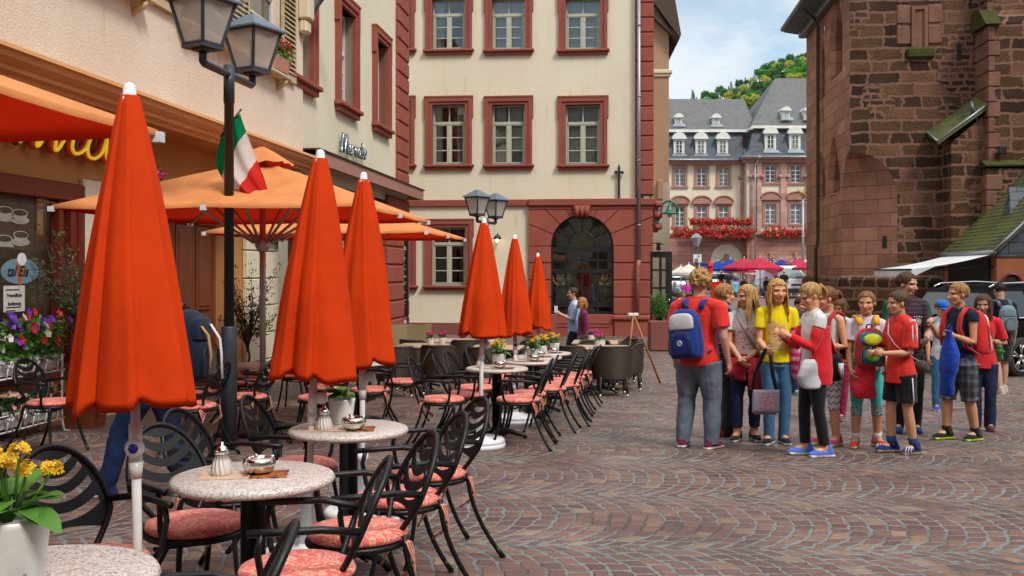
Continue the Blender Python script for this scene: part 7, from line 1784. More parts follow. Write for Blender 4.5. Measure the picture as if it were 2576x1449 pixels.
 if shoes is not None:
  up, so_, lc = shoes; FL = .155*H
  for nm, s in (('r', 1), ('l', -1)):
   hp, kn, an, to = L['l'+nm]; b = MB(); zo = an.z-.045*H
   b.M = Matrix.Translation((an.x, an.y, zo)) @ Matrix.Rotation(-s*R(to), 4, 'Z') @ (Matrix.Rotation(R(-14), 4, 'X') if zo > .02 else Matrix.Identity(4))
   w_ = FL*.17; b.capsule([(0, -FL*.2, .034), (0, 0, .036), (0, FL*.32, .032), (0, FL*.55, .028)], [w_*.95, w_*.95, w_*1.12, w_*.75], 12); b.capsule([(0, -FL*.16, .04), (0, -FL*.09, .098)], [w_*1.0, w_*.95], 12); b.capsule([(0, -FL*.06, .07), (0, FL*.28, .045)], [w_*.72, w_*.7], 10)
   b.box(-w_*.9, w_*.9, -FL*.36, FL*.62, .0, .026, 0, .02); b.M = None
   g = remesh(b, .0062 if not lod else .02, 2, 'shoe'); c_ = get_co(g); lim = zo+.0; c_[:, 2] = np.maximum(c_[:, 2], lim if zo < .02 else -9)
   set_co(g, c_); cen = np.array([tuple(p.center) for p in g.polygons]); nz = np.array([p.normal.z for p in g.polygons]); inv = np.array((Matrix.Translation((an.x, an.y, zo)) @ Matrix.Rotation(-s*R(to), 4, 'Z')).inverted()); lc_ = cen @ inv[:3, :3].T+inv[:3, 3]
   mi = np.zeros(len(cen), int); mi[lc_[:, 2] < .026] = 1; mi[(lc_[:, 1] > 0) & (lc_[:, 1] < FL*.36) & (np.abs(lc_[:, 0]) < w_*.42) & (nz > .45)] = 2
   for c__ in (up, so_, lc): g.materials.append(cl(c__, 'shoe'))
   g.polygons.foreach_set('material_index', mi); ob = bpy.data.objects.new('shoe', g); COL.objects.link(ob); ob.parent = o
 if socks is not None:
  for nm in 'rl':
   hp, kn, an, to = L['l'+nm]; b = MB(); b.tube([an+Vector((0, -.005, -.01*H)), an.lerp(kn, .12), an.lerp(kn, socks[1])], [.03*H, .027*H, .031*H], 14); ob = b.build('sock', cl(socks[0]), o)
 if hair:
  b = MB(); b.M = HM @ Matrix.Scale(hh, 4); rh = random.Random(int(x*100)+7); kind = hair[0]; vx = .0052 if not lod else .02
  def scalp(phi, th, k=1.05): return Vector((.36*k*math.sin(th)*math.sin(phi), -.05+.44*k*math.sin(th)*math.cos(phi), .11+.385*k*math.cos(th)))
  n = 420 if not lod else 120
  for i in range(n):
   zz_ = 1-(i+.5)/n*1.55; th = math.acos(max(-1, zz_)); phi = i*2.399963
   p = scalp(phi, th, 1.0 if kind != 'long' else 1.03); ap_ = abs(((phi+PI) % (2*PI))-PI)
   front = ap_ < 1.0
   hairline = (.29 if ap_ < .7 else .2) if front else (.06 if ap_ < 1.45 else .03 if ap_ < 1.8 else -.26)
   if len(hair) > 1 and kind == 'curly' and not front: hairline = -.42 if ap_ > 1.8 else -.25
   if p.z < hairline+rh.uniform(-.03, .03): continue
   if kind == 'short' or kind == 'pony':
    tv = (scalp(phi, th+.18)-p).normalized()
    if kind == 'pony': tv = (Vector((0, -.5, .12))-p).normalized()
    if front and kind == 'short': tv = (tv+Vector((.3, .0, 0))).normalized()
    ln = .15; q = p+tv*ln; o_ = p-Vector((0, -.05, .11)); w_ = .018+.022*max(0, min(1, (p.z-hairline)/.25)); q = q+o_.normalized()*(rh.uniform(0, .05)*w_/.04 if kind == 'short' else .0)
    b.ell(p, w_*1.5+.012, w_*1.5+.012, w_*1.5+.012, 7, 0, None, 5)
   elif kind in ('bob', 'curly'):
    o_ = (p-Vector((0, -.05, .11))).normalized(); kk = hair[1] if len(hair) > 1 else 1; r_ = rh.uniform(.045, .085)*kk; sp = .05 if kind == 'bob' else .06*kk**2
    b.ell(p+o_*rh.uniform(0, sp), r_, r_, r_, 7, 0, None, 5)
    if kind == 'bob': tv = (scalp(phi, th+.25)-p).normalized(); q = p+o_*.07; b.capsule([q, q+tv*.13+o_*.05, q+tv*.2+Vector((rh.uniform(-.06, .06), rh.uniform(-.06, .06), 0))], [.045, .04, .02], 6)
   else: b.ell(p, .045, .045, .045, 6, 0, None, 5)
  if kind == 'long':
   length, fr = hair[1], max(hair[2], .95); wav = hair[3] if len(hair) > 3 else .035; vol = hair[4] if len(hair) > 4 else 1.0
   for i in range(330):
    phi = rh.uniform(-PI, PI); ap_ = abs(phi)
    if ap_ < fr: continue
    k = 1.03*vol**.5+rh.uniform(0, .07)*vol; pts = [scalp(phi*.6 if ap_ < 1.6 else phi, .15, k), scalp(phi*.9 if ap_ < 1.6 else phi, .6, k), scalp(phi, 1.1, k), scalp(phi, 1.6, k)]
    e_ = pts[-1]; le = length*rh.uniform(.62, 1.0); out = 1.0+.12*rh.random()*vol; wv = rh.uniform(-wav, wav)
    back = e_.y < -.1
    for t_ in (.33, .66, 1.0):
     pts.append(Vector((e_.x*(out+.08*t_*(not back))+wv*math.sin(t_*5+i), e_.y+(-.06*t_ if back else .16*t_*(vol < 1.1))+wv*math.cos(t_*4+i), e_.z-le*t_)))
    b.capsule(pts, [.026, .03, .03, .028, .025, .02, .007], 6)
  if kind == 'pony':
   for i in range(16):
    a = rh.uniform(0, 6.28); r_ = rh.uniform(0, .09); s_ = Vector((r_*math.cos(a), -.46, .16+r_*math.sin(a))); le = hair[1]*rh.uniform(.75, 1)
    b.capsule([s_, s_+Vector((r_*math.cos(a), -.16, .02)), s_+Vector((1.6*r_*math.cos(a)+rh.uniform(-.05, .05), -.22, -.3*le)), s_+Vector((r_*math.cos(a)*1.8+rh.uniform(-.08, .08), -.16, -le))], [.06, .06, .055, .02], 6)
  b.M = None; g = remesh(b, vx, {'short': 9, 'pony': 6, 'long': 3, 'curly': 4}.get(kind, 1), 'hair')
  if not lod:
   c_ = get_co(g); nn = np.empty(len(c_)*3); g.vertices.foreach_get('normal', nn); nn = nn.reshape(-1, 3); fx, fz, am = {'short': (75, 22, .006), 'pony': (80, 14, .005), 'long': (95, 7, .006), 'curly': (34, 26, .014)}[kind]
   c_ += nn*np.array([noise.noise((p[0]*fx, p[1]*fx, p[2]*fz)) for p in c_])[:, None]*am; set_co(g, c_)
  g.materials.append(hairmat(haircol)); ob = bpy.data.objects.new('hair', g); COL.objects.link(ob); ob.parent = o; P['hair'] = ob
  if kind == 'pony':
   b = MB(); b.M = HM @ Matrix.Scale(hh, 4)
   for i in range(14): a = i*.45; b.ell((.08*math.cos(a), -.5+.02*(i % 3), .16+.09*math.sin(a)), .055, .05, .055, 6, 0, None, 5)
   b.build('hair_tie', cl(hair[2]), ob)
 return P
def acc(P, name, label, cat, group=None):
 o = thing(name, label, cat, P['o'].location, P['o'].rotation_euler.z, group); return o
def pt(P, x, y, z): return P['T'] @ Vector((x*P['H'], y*P['H'], z*P['H']))
def ribbon(b, pts, w, side, th=.006, m=0):
 pts = [Vector(p) for p in pts]; N = len(pts); rs = []
 for i, p in enumerate(pts):
  t = (pts[min(i+1, N-1)]-pts[max(i-1, 0)]).normalized(); s = (Vector(side)-t*t.dot(Vector(side))).normalized(); n = t.cross(s)
  rs.append([p+s*w/2+n*th, p-s*w/2+n*th, p-s*w/2-n*th, p+s*w/2-n*th])
 b.loft(rs, m, True)
def sup(rx, ry, z, p=3.2, n=28, c=(0, 0)):
 out = []
 for k in range(n):
  a = 2*PI*k/n; ca, sa = math.cos(a), math.sin(a); out.append((c[0]+rx*math.copysign(abs(ca)**(2/p), ca), c[1]+ry*math.copysign(abs(sa)**(2/p), sa), z))
 return out
def backpack(P, label, main, pocket, strap, side=-1, w=.155, h=.43, d=.10, z0=.50, off=.0, tilt=0, pockcol2=None, group=None, dx=0.0, straps=True):
 H = P['H']; o = acc(P, 'backpack', label, 'backpack', group); yb = side*(.066*H+d+off)
 Mx = P['T'] @ Matrix.Translation((dx, yb, z0*H)) @ Matrix.Rotation(R(tilt), 4, 'Y')
 prof = [(0, .80, .75), (.02, .93, .92), (.10, 1.0, 1.0), (.35, 1.0, 1.0), (.65, .97, .9), (.82, .88, .75), (.93, .7, .55), (.985, .45, .35), (1.0, .1, .1)]
 b = MB(); b.M = Mx; b.loft([sup(w*a, d*c, h*t, 3, c=(0, 0)) for t, a, c in prof]); b.build('bag', cl(main), o)
 b = MB(); b.M = Mx; b.loft([sup(w*.72*a, d*.55*c, h*(.06+.5*t), 3, c=(0, side*d*.82)) for t, a, c in prof]); pk = b.build('pocket', cl(pocket), o)
 b = MB(); b.M = Mx; b.loft([sup(w*.78*a, d*.35*c, h*(.58+.33*t), 3, c=(0, side*d*.68)) for t, a, c in prof]); b.build('upper_pocket', cl(pockcol2 or main), o)
 b = MB(); b.M = Mx
 for pts in ([(-w*.68, side*d*1.36, h*.1), (-w*.7, side*d*1.36, h*.35), (-w*.4, side*d*1.34, h*.53), (w*.4, side*d*1.34, h*.53), (w*.7, side*d*1.36, h*.35), (w*.68, side*d*1.36, h*.1)], [(-w*.98, side*d*.3, h*.1), (-w*.98, side*d*.3, h*.6), (-w*.55, side*d*.2, h*.95), (w*.55, side*d*.2, h*.95), (w*.98, side*d*.3, h*.6), (w*.98, side*d*.3, h*.1)]): b.tube(pts, .005, 5)
 b.tube([(-.03, -side*d*.5, h*.97), (-.02, -side*d*.3, h*1.09), (.02, -side*d*.3, h*1.09), (.03, -side*d*.5, h*.97)], .008, 6); b.build('zip', M['black_paint'], o)
 if straps:
  for s in (-1, 1):
   b = MB(); ribbon(b, [pt(P, s*.05, side*.075, .79), pt(P, s*.055, side*.055, .835), pt(P, s*.062, -side*.01, .848), pt(P, s*.066, -side*.062, .80), pt(P, s*.07, -side*.085, .72), pt(P, s*.095, -side*.05, .60), pt(P, s*.085, side*.06, .55)], .055, (1, 0, 0), .007); b.build('strap', cl(strap), o)
 return o, Mx
NAVY, WHITE, BLACKC, RED = (.006, .010, .03), (.62, .61, .62), (.008, .008, .010), (.56, .018, .014)
SKIN2 = (.50, .255, .16)
hang = ((.12, -.02, -1), (.06, .18, -1))
P = person(1.80, 9.6, 322, 1.70, 'woman with tousled blond hair in red shirt and grey blue jeans, seen from behind', (.62, .028, .02), JGREY, ((.12, .01, .03), (.6, .55, .55), (.25, .02, .06)), ('curly', 1.2), (.36, .22, .085), (.55, .28, .20), kid=False, bw=1.17, sleeves=.36, leg_r=1.25, ra=((.20, -.05, -1), (.05, .32, -1)), rl=(.03, .03, 10), ll=(-.04, -.02, 14), yaw=12, pitch=6, hem=.47, topw=1.2, belly=.012)
backpack(P, 'blue school rucksack with white side panels on the woman in red', (.012, .035, .20), (.008, .02, .13), (.012, .04, .25), w=.165, h=.47, d=.105, z0=.515, tilt=-6, pockcol2=(.50, .50, .52))
b = MB(); Mx = P['T'] @ Matrix.Translation((0, -.066*1.7-.105-.105-.062, .515*1.7+.15)); b.M = Mx; b.tube([(.022*math.cos(i*.5), 0, .022*math.sin(i*.5)) for i in range(13)], .004, 4, closed=True); b.tube([(-.012, 0, .012), (0, 0, -.012), (.012, 0, .012)], .003, 4)
o = [q_ for q_ in COL.objects if q_.name.startswith('backpack')][-1]; b.M = Mx; b.build('emblem', cl(WHITE), o)
stripes = pattern('navy striped jersey', lambda t, x, y, z, co: t.mix(t.m('LESS_THAN', t.m('FRACT', t.m('MULTIPLY', z, 17)), .18), (.006, .009, .028), (.02, .11, .13)))
P = person(2.22, 10.5, 296, 1.60, 'boy with short reddish blond hair in navy striped shirt behind the woman', stripes, (.02, .02, .022), ((.25, .012, .012), (.05, .03, .03), (.4, .02, .02)), ('short',), (.33, .17, .055), yaw=-12, ra=((.12, .1, -1), (0, .3, -1)), rl=(.0, .03, 6), ll=(.03, -.04, 12), leg_r=1.6)
tee = pattern('white tee with coral print', lambda t, x, y, z, co: t.mix(t.m('MULTIPLY', t.m('MULTIPLY', t.m('GREATER_THAN', y, .03), t.m('LESS_THAN', t.m('ABSOLUTE', x), .10)), t.m('MULTIPLY', t.m('MULTIPLY', t.m('GREATER_THAN', z, .93), t.m('LESS_THAN', z, 1.15)), t.m('GREATER_THAN', t.noise(t.comb(t.m('MULTIPLY', x, 45), 0, t.m('MULTIPLY', z, 32)), 1.0, 3).outputs[0], .56))), (.64, .62, .64), (.68, .16, .13)))
P = person(2.38, 10.1, 165, 1.58, 'girl with long blond hair in white printed tee looking sideways', tee, JDARK, ((.02, .02, .022), (.62, .6, .6), (.65, .04, .02)), ('long', 1.45, 1.05), (.40, .25, .10), yaw=-58, pitch=4, ra=((.10, .25, -1), (-.55, .55, -.75)), la=((.10, .2, -1), (-.65, .5, -.6)), rl=(.02, .06, 18), ll=(.0, -.03, 22), legs=.9, leg_r=.7, sleeves=.3)
b = MB(); b.loft([[pt(P, x_*1.16, y_*1.2-.004, zf) for x_, y_ in [(.094*math.cos(2*PI*k/24), .076*math.sin(2*PI*k/24)) for k in range(24)]] for zf in (.50, .52, .545, .565)]);
for i, (px_, z1_) in enumerate(((-.07, .36), (-.04, .34), (.03, .40), (.075, .42))): ribbon(b, [pt(P, px_, .095, .54), pt(P, px_*1.15, .115, .47), pt(P, px_*1.2, .10, z1_)], .11, (1, 0, 0), .012)
g_ = P['garment'](b, 'tied_jacket', (.30, .014, .03), .01, 2, .012);
b = MB(); ribbon(b, [pt(P, .06, -.05, .83), pt(P, .062, .01, .85), pt(P, .045, .075, .79), pt(P, -.01, .092, .68), pt(P, -.08, .075, .56)], .03, (1, 0, 0), .004); b.build('shoulder_strap', cl((.25, .22, .22)), P['o'])
yel = pattern('yellow tee with gold print', lambda t, x, y, z, co: t.mix(t.m('MULTIPLY', t.m('MULTIPLY', t.m('GREATER_THAN', y, .03), t.m('LESS_THAN', t.m('ABSOLUTE', t.m('ADD', x, -.02)), t.m('ADD', .05, t.m('MULTIPLY', t.noise(co, 9, 3).outputs[0], .07)))), t.m('MULTIPLY', t.m('GREATER_THAN', z, .93), t.m('LESS_THAN', z, t.m('ADD', 1.1, t.m('MULTIPLY', t.noise(co, 12, 2).outputs[0], .22))))), (.70, .55, .008), t.mix(t.noise(co, 30, 3).outputs[0], (.55, .40, .22), (.50, .30, .05))))
P = person(2.62, 9.85, 178, 1.63, 'girl with very long blond hair in yellow tee looking at the viewer', yel, JLIGHT, ((.012, .013, .016), (.62, .62, .62), (.05, .05, .06)), ('long', 1.6, 1.0), (.46, .28, .09), yaw=8, pitch=2, ra=((.10, .12, -1), (-.05, .95, -.25)), la=((.16, .15, -1), (-.5, .7, .1)), rl=(.0, .02, 30), ll=(.0, -.02, 5), leg_r=.5, sleeves=.3, hem=.5)
YG = P
plaid = pattern('pink plaid flannel', lambda t, x, y, z, co: t.mix(t.m('ADD', t.m('MULTIPLY', t.m('GREATER_THAN', t.m('FRACT', t.m('MULTIPLY', t.m('ADD', x, y), 12)), .5), .5), t.m('MULTIPLY', t.m('GREATER_THAN', t.m('FRACT', t.m('MULTIPLY', z, 12)), .5), .5)), (.66, .45, .52), (.58, .02, .13)))
sh, el, wr, f = P['L']['al']; b = MB(); b.capsule([sh.lerp(el, .35), el, el.lerp(wr, .7)], [.05, .075, .06]); b.capsule([el.lerp(wr, .1), el.lerp(wr, .15)+Vector((-.02, .02, -.18)), el.lerp(wr, .2)+Vector((-.02, .0, -.34))], [.07, .085, .06]); b.capsule([sh.lerp(el, .5)+Vector((-.03, -.02, .02)), el+Vector((-.06, -.05, -.05)), el+Vector((-.08, -.06, -.25))], [.05, .06, .05])
jk = acc(P, 'jacket', 'pink plaid flannel jacket draped over the arm of the girl in yellow', 'jacket'); g = remesh(b, .011, 2, 'cloth'); g.materials.append(plaid); ob = bpy.data.objects.new('cloth', g); COL.objects.link(ob); ob.parent = jk
sh, el, wr, f = P['L']['ar']; bg_ = acc(P, 'messenger_bag', 'small lilac messenger bag hanging by a black strap below the girl in yellow', 'bag'); hnd = wr+f*.08
b = MB(); c = hnd+Vector((.03, .02, -.47)); b.M = Matrix.Translation(c); b.box(-.12, .12, -.04, .04, -.13, .10, 0, .02); b.M = None; b.build('bag', cl((.33, .25, .36)), bg_)
b = MB(); b.M = Matrix.Translation(c); b.loft([sup(.125, .012, z, 5, 20, (0, .05-.0*z)) for z in (-.1, -.08, .08, .11)]); b.build('flap', cl((.36, .29, .39)), bg_); b = MB(); b.M = Matrix.Translation(c); b.box(-.09, .05, .061, .066, -.07, .06);
fl_ = b.build('print_patch', pattern('pink lettered print', lambda t, x, y, z, co: t.mix(t.m('GREATER_THAN', t.noise(t.comb(t.m('MULTIPLY', x, 60), 0, t.m('MULTIPLY', z, 40)), 1.0, 2).outputs[0], .6), (.50, .30, .36), (.06, .04, .05))), bg_)
b = MB(); ribbon(b, [c+Vector((-.12, 0, .06)), c+Vector((-.07, .01, .25)), hnd+Vector((-.02, .0, .02)), hnd+Vector((.02, 0, .02)), c+Vector((.10, .01, .25)), c+Vector((.12, 0, .06))], .04, (1, .3, 0), .004); b.build('strap', cl(BLACKC), bg_)
P = person(2.74, 9.05, 98, 1.57, 'girl with blond ponytail in red cardigan and black leggings looking down', (.64, .63, .66), BLACKC, ((.08, .16, .60), (.68, .66, .66), (.75, .06, .02)), ('pony', .55, (.75, .35, .36)), (.38, .23, .085), yaw=4, pitch=22, ra=((.15, .35, -1), (-.35, 1, .55)), la=((.05, .35, -1), (-.35, 1, .55)), rl=(.02, .06, 6), ll=(.01, -.06, 4), legs=.93, leg_r=.3, sleeves=.17, hem=.45, curl=(1, 1))
b = MB(); T = P['T']; H = P['H']
for nm, sg in (('r', 1), ('l', -1)):
 sh, el, wr, f = P['L']['a'+nm]; b.tube([sh.lerp(el, .35), sh.lerp(el, .6), el, el.lerp(wr, .5), el.lerp(wr, .92)], [.056, .06, .05, .044, .034], 12)
rs = []
for zf, rx, ry, yo in ((.42, .105, .085, -.015), (.50, .112, .094, -.015), (.58, .105, .088, -.014), (.66, .10, .08, -.012), (.72, .106, .078, -.012), (.755, .108, .066, -.02)):
 ring_ = []
 for k in range(22):
  a = R(205)+R(310)*k/21 - R(0); a = R(125)+R(290)*k/21; ring_.append(T @ Vector((rx*H*math.cos(a), ry*H*math.sin(a)+yo*H, zf*H)))
 for k in range(21, -1, -1):
  a = R(125)+R(290)*k/21; ring_.append(T @ Vector((rx*H*.86*math.cos(a), ry*H*.86*math.sin(a)+yo*H, zf*H)))
 rs.append(ring_)
b.loft(rs); P['garment'](b, 'cardigan', (.60, .014, .022), .0085, 3, .008, 10)
b = MB(); c = pt(P, -.09, .07, .40); b.loft([[(p[0]+c.x+.02*math.sin(z*20+p[1]*14), p[1]+c.y-.25*max(0, .1-z), z+c.z) for p in sup(.045*a, .105*a*(1+.05*math.sin(z*55)), 0, 2.4, 26)] for z, a in ((0, .45), (.015, .75), (.06, 1.0), (.12, 1.04), (.19, .9), (.24, .66), (.27, .4))])
wb = acc(P, 'shoulder_bag', 'white slouchy shoulder bag at the hip of the girl in the red cardigan', 'bag'); g = remesh(b, .009, 3, 'bag'); g.materials.append(cl((.50, .50, .54))); ob = bpy.data.objects.new('bag', g); COL.objects.link(ob); ob.parent = wb
b = MB(); ribbon(b, [pt(P, -.09, .06, .58), pt(P, -.09, .06, .7), pt(P, -.075, .03, .81), pt(P, -.05, .0, .85)], .025, (0, 1, 0), .004); b.build('strap', cl((.55, .42, .30)), wb)
chev = pattern('white leggings with black chevrons', lambda t, x, y, z, co: t.mix(t.m('LESS_THAN', t.m('FRACT', t.m('ADD', t.m('MULTIPLY', z, 16), t.m('MULTIPLY', t.m('PINGPONG', t.m('MULTIPLY', t.m('ADD', x, y), 30), 1.0), .5))), .2), (.62, .60, .63), (.03, .03, .06)))
P = person(3.10, 9.75, 118, 1.55, 'girl with brown ponytail in white sleeveless top and chevron leggings', (.60, .58, .56), chev, ((.40, .05, .15), (.45, .6, .05), (.5, .65, .03)), ('pony', .3, (.15, .08, .04)), (.16, .075, .03), yaw=-25, pitch=8, ra=((.15, .1, -1), (-.6, .75, .0)), la=((.2, -.05, -1), (-.65, .7, .05)), rl=(.02, .03, 5), ll=(.02, -.03, 10), legs=.62, leg_r=.5, sleeves=0, hem=.50)
backpack(P, 'dark rucksack with red straps on the girl in the white top', (.02, .02, .03), (.03, .02, .03), (.35, .02, .03), z0=.56, h=.36, w=.12, d=.07)
b = MB(); b.loft([sup(.13*a, .045*a, z, 3, 20) for z, a in ((0, .5), (.02, .9), (.12, 1), (.22, .95), (.26, .6))]); fb = acc(P, 'fringed_bag', 'black and white bag with fringes hanging at the hip of the chevron leggings girl', 'bag')
for v in (b,): v.v = [tuple(pt(P, -.085, .06, .42)+Vector(p)) for p in v.v]
b.build('bag', cl(BLACKC), fb); b = MB(); c = pt(P, -.085, .06, .42)
for i in range(16): a = i/15*2.6+.25+PI*.75; p = c+Vector((.135*math.cos(a), .05*math.sin(a), .18)); b.tube([p, p+Vector((0, 0, -.08-.03*(i % 3))) ], .007, 4)
b.build('fringe', cl(WHITE), fb); b = MB(); ribbon(b, [c+Vector((.0, .03, .25)), pt(P, -.06, .08, .7), pt(P, .03, .02, .85)], .02, (1, 0, 0), .004); b.build('strap', cl(BLACKC), fb)
P = person(3.92, 11.9, 150, 1.48, 'girl with brown hair in pink dotted trousers looking down behind the others', (.60, .55, .60), pattern('dark pink dotted cotton', lambda t, x, y, z, co: t.mix(t.m('LESS_THAN', t.n('TexVoronoi', Scale=45.0, Vector=co).outputs[0], .2), (.36, .03, .09), (.6, .3, .36))), ((.10, .09, .10), (.3, .3, .3), (.2, .2, .2)), ('long', .45, .8), (.12, .055, .02), yaw=-15, pitch=24, ra=((.1, .3, -1), (-.5, .8, .4)), la=((.1, .3, -1), (-.5, .8, .3)), leg_r=.8, ll=(.08, -.1, 10), rl=(-.02, .05, 5))
b = MB(); b.loft([[pt(P, x_*1.25, y_*1.3, zf) for x_, y_ in [(.094*math.cos(2*PI*k/20), .076*math.sin(2*PI*k/20)) for k in range(20)]] for zf in (.49, .53, .56)]); b.capsule([pt(P, .06, .1, .52), pt(P, .10, .12, .38)], [.06, .07]); P['garment'](b, 'tied_sweater', (.68, .10, .03), .011, 2, .012)
b = MB(); b.M = P['T'];
bk = acc(P, 'backpack', 'pale flowered rucksack with red rim behind the small girl', 'backpack'); b.v = []; b.f = []; b.m = []; b.sm = []
b.loft([sup(.12*a, .07*c_, .72*P['H']+.32*(t_-.5), 3, c=(.10, -.16)) for t_, a, c_ in ((0, .8, .8), (.1, 1, 1), (.7, 1, 1), (.9, .75, .7), (1, .2, .2))]); b.build('bag', pattern('pale flowered cloth', lambda t, x, y, z, co: t.mix(t.sstep(t.noise(co, 22, 2).outputs[0], .5, .6), (.5, .5, .54), (.2, .25, .32))), bk)
b = MB(); b.M = P['T']; b.tube([(.10+.12*math.cos(a), -.10, .73*P['H']+.15*math.sin(a)) for a in [i*.25 for i in range(-1, 14)]], .014, 6); b.build('piping', cl((.6, .06, .04)), bk)
P = person(4.62, 16.0, 205, 1.56, 'dark haired boy in blue half hidden behind the girl in yellow', (.012, .03, .11), (.02, .03, .06), ((.03, .18, .30), (.3, .6, .1), (.3, .5, .1)), ('short',), (.03, .018, .012), pitch=5)
teal = pattern('teal leggings with flower border', lambda t, x, y, z, co: t.mix(t.m('MULTIPLY', t.sstep(z, .47, .36), t.m('GREATER_THAN', t.noise(co, 34, 2, .5, 1.2).outputs[0], .5)), (.05, .46, .44), t.ramp(t.noise(co, 55, 2).outputs[0], [(.35, (.04, .08, .16)), (.5, (.6, .10, .15)), (.6, (.6, .5, .45)), (.7, (.05, .2, .3))])))
P = person(3.42, 9.62, 172, 1.50, 'smiling girl with curly brown hair wearing a colourful rucksack on her front', (.58, .53, .60), teal, ((.60, .03, .02), (.62, .6, .55), (.65, .70, .02)), ('pony', .3, (.12, .06, .03)), (.20, .10, .04), (.56, .27, .15), yaw=-22, pitch=2, ra=((.12, .1, -1), (.0, .6, -.8)), la=((.15, .05, -1), (-.1, .7, -.6)), rl=(.03, .03, 22), ll=(-.05, -.03, 22), legs=.70, leg_r=.35, socks=((.62, .6, .64), .22), hem=.5, sleeves=.35)
FB = P; oo, Mx = backpack(P, 'small colourful rucksack with round blue and green patches worn on the curly girl\'s front', (.42, .03, .02), (.02, .13, .17), (.70, .36, .02), side=1, w=.135, h=.36, d=.085, z0=.535, pockcol2=(.02, .16, .26))
b = MB(); b.M = Mx; b.ell((0, .125, .26), .085, .02, .055, 16); b.build('lid_patch', cl((.50, .55, .03)), oo); b = MB(); b.M = Mx; b.ell((0, .14, .10), .06, .015, .05, 14); b.ell((-.0, .15, .10), .02, .012, .045, 8); b.build('animal_patch', cl((.15, .42, .06)), oo)
gb = acc(P, 'gym_bag', 'crumpled red nylon gym bag hanging in front of the teal leggings', 'bag'); b = MB(); c = pt(P, .03, .12, .33); b.loft([sup(.105*a*(1+.06*math.sin(z*60)), .035*a, z, 3, 26, (.02*math.sin(z*12), 0)) for z, a in ((0, .85), (.02, 1), (.12, 1.02), (.25, .9), (.36, .7), (.43, .35), (.46, .2))]); b.v = [tuple(c+Vector(p)) for p in b.v]
b.build('bag', cloth('red nylon', (.60, .02, .045), .2, .5, 1.0), gb); b = MB(); b.tube([c+Vector((0, 0, .45)), pt(P, .06, .1, .62)], .005, 5); b.build('cord', cl(RED), gb)
P = person(3.60, 9.22, 104, 1.50, 'boy with short brown hair in red football shirt and black shorts in profile', (.60, .025, .018), BLACKC, ((.006, .03, .17), (.35, .28, .12), (.1, .15, .4)), ('short',), (.075, .047, .03), (.56, .28, .16), yaw=-8, pitch=3, ra=((.12, .2, -1), (-.42, 1, -.05)), la=((.12, .1, -1), (-.42, 1, -.02)), rl=(.02, .06, 10), ll=(.0, -.07, 8), legs=.40, leg_r=2.0, socks=((.02, .04, .14), .25), topw=1.6, sleeves=.45, hem=.44, curl=(1, 1))
b = MB(); sh, el, wr, f = P['L']['al']
for k in (-1, 0, 1):
 q_ = [sh+Vector((-.02+.0, .022*k, .052)), sh.lerp(el, .15)+Vector((-.055, .022*k, .03)), sh.lerp(el, .4)+Vector((-.06, .022*k, .005)), sh.lerp(el, .62)+Vector((-.058, .022*k, 0))]; b.tube(q_, .007, 5)
b.build('sleeve_stripes', cl(WHITE), P['top'])
b = MB(); hp, kn, an, to = P['L']['ll']; b.tube([hp+Vector((-.105, .0, -.02)), hp.lerp(kn, .6)+Vector((-.10, -.0, 0)), kn+Vector((-.085, -.0, .05))], .006, 5); b.build('side_stripe', cl(WHITE), P['bottom'])
for nm in 'rl':
 b = MB(); hp, kn, an, to = P['L']['l'+nm]; sx_ = -.055 if nm == 'l' else .05
 for k in range(3): b.tube([an+Vector((sx_*.75, .05+.03*k, .012)), an+Vector((sx_, .075+.03*k, -.04))], .006, 4)
 b.build('shoe_stripes', cl(WHITE), P['o'])
pb = acc(P, 'drawstring_pouch', 'small dark pouch on a cord at the back of the boy in red', 'bag'); b = MB(); c = pt(P, -.06, -.10, .54); b.ell(c, .075, .07, .06, 14); b.build('pouch', cl((.05, .04, .035)), pb)
b = MB(); b.tube([c+Vector((0, 0, .04)), pt(P, -.085, .02, .62), pt(P, -.06, .085, .68), pt(P, .0, .09, .74), pt(P, .05, .05, .83)], .006, 5); b.build('cord', cl((.4, .33, .28)), pb)
jers = pattern('dark striped jersey with green sleeves', lambda t, x, y, z, co: t.mix(t.m('GREATER_THAN', t.m('ABSOLUTE', x), .20), t.mix(t.m('GREATER_THAN', t.m('FRACT', t.m('MULTIPLY', z, 22)), .5), (.035, .018, .03), (.065, .035, .052)), (.02, .07, .045)))
P = person(4.28, 10.8, 172, 1.73, 'tall boy in dark green sleeved football jersey smiling to the right', jers, (.008, .008, .012), ((.01, .05, .22), (.02, .06, .25), (.05, .2, .4)), ('short',), (.06, .03, .018), (.52, .27, .19), yaw=48, pitch=6, ra=((.12, .15, -1), (-.35, .95, -.3)), la=((.15, .1, -1), (-.3, .95, -.25)), leg_r=1.4, bw=1.1, topw=1.4, hem=.46)
b = MB(); c = pt(P, -.045, .076, .70); ce = c+Vector((0, .03, 0)); b.tube([ce+Vector((.03*math.cos(i*.5), 0, .03*math.sin(i*.5))) for i in range(13)], .005, 4, closed=True); b.ell(ce, .018, .004, .02)
for k in range(4): b.ell(ce+Vector((-.036+.024*k, 0, .055-.004*abs(k-1.5))), .008, .004, .008, 5)
b.build('crest', cl((.5, .48, .46)), P['top'])
P = person(5.78, 13.4, 168, 1.48, 'boy with bright blue cap and white tee between two other boys', (.52, .56, .60), (.03, .11, .22), ((.01, .06, .40), (.6, .6, .65), (.5, .5, .6)), ('short',), (.16, .09, .04), yaw=20, pitch=14, ra=((.15, .05, -1), (0, .15, -1)), la=((.1, .3, -1), (-.3, .9, .5)), leg_r=1.1, rl=(.0, .05, 6), ll=(.0, -.04, 6))
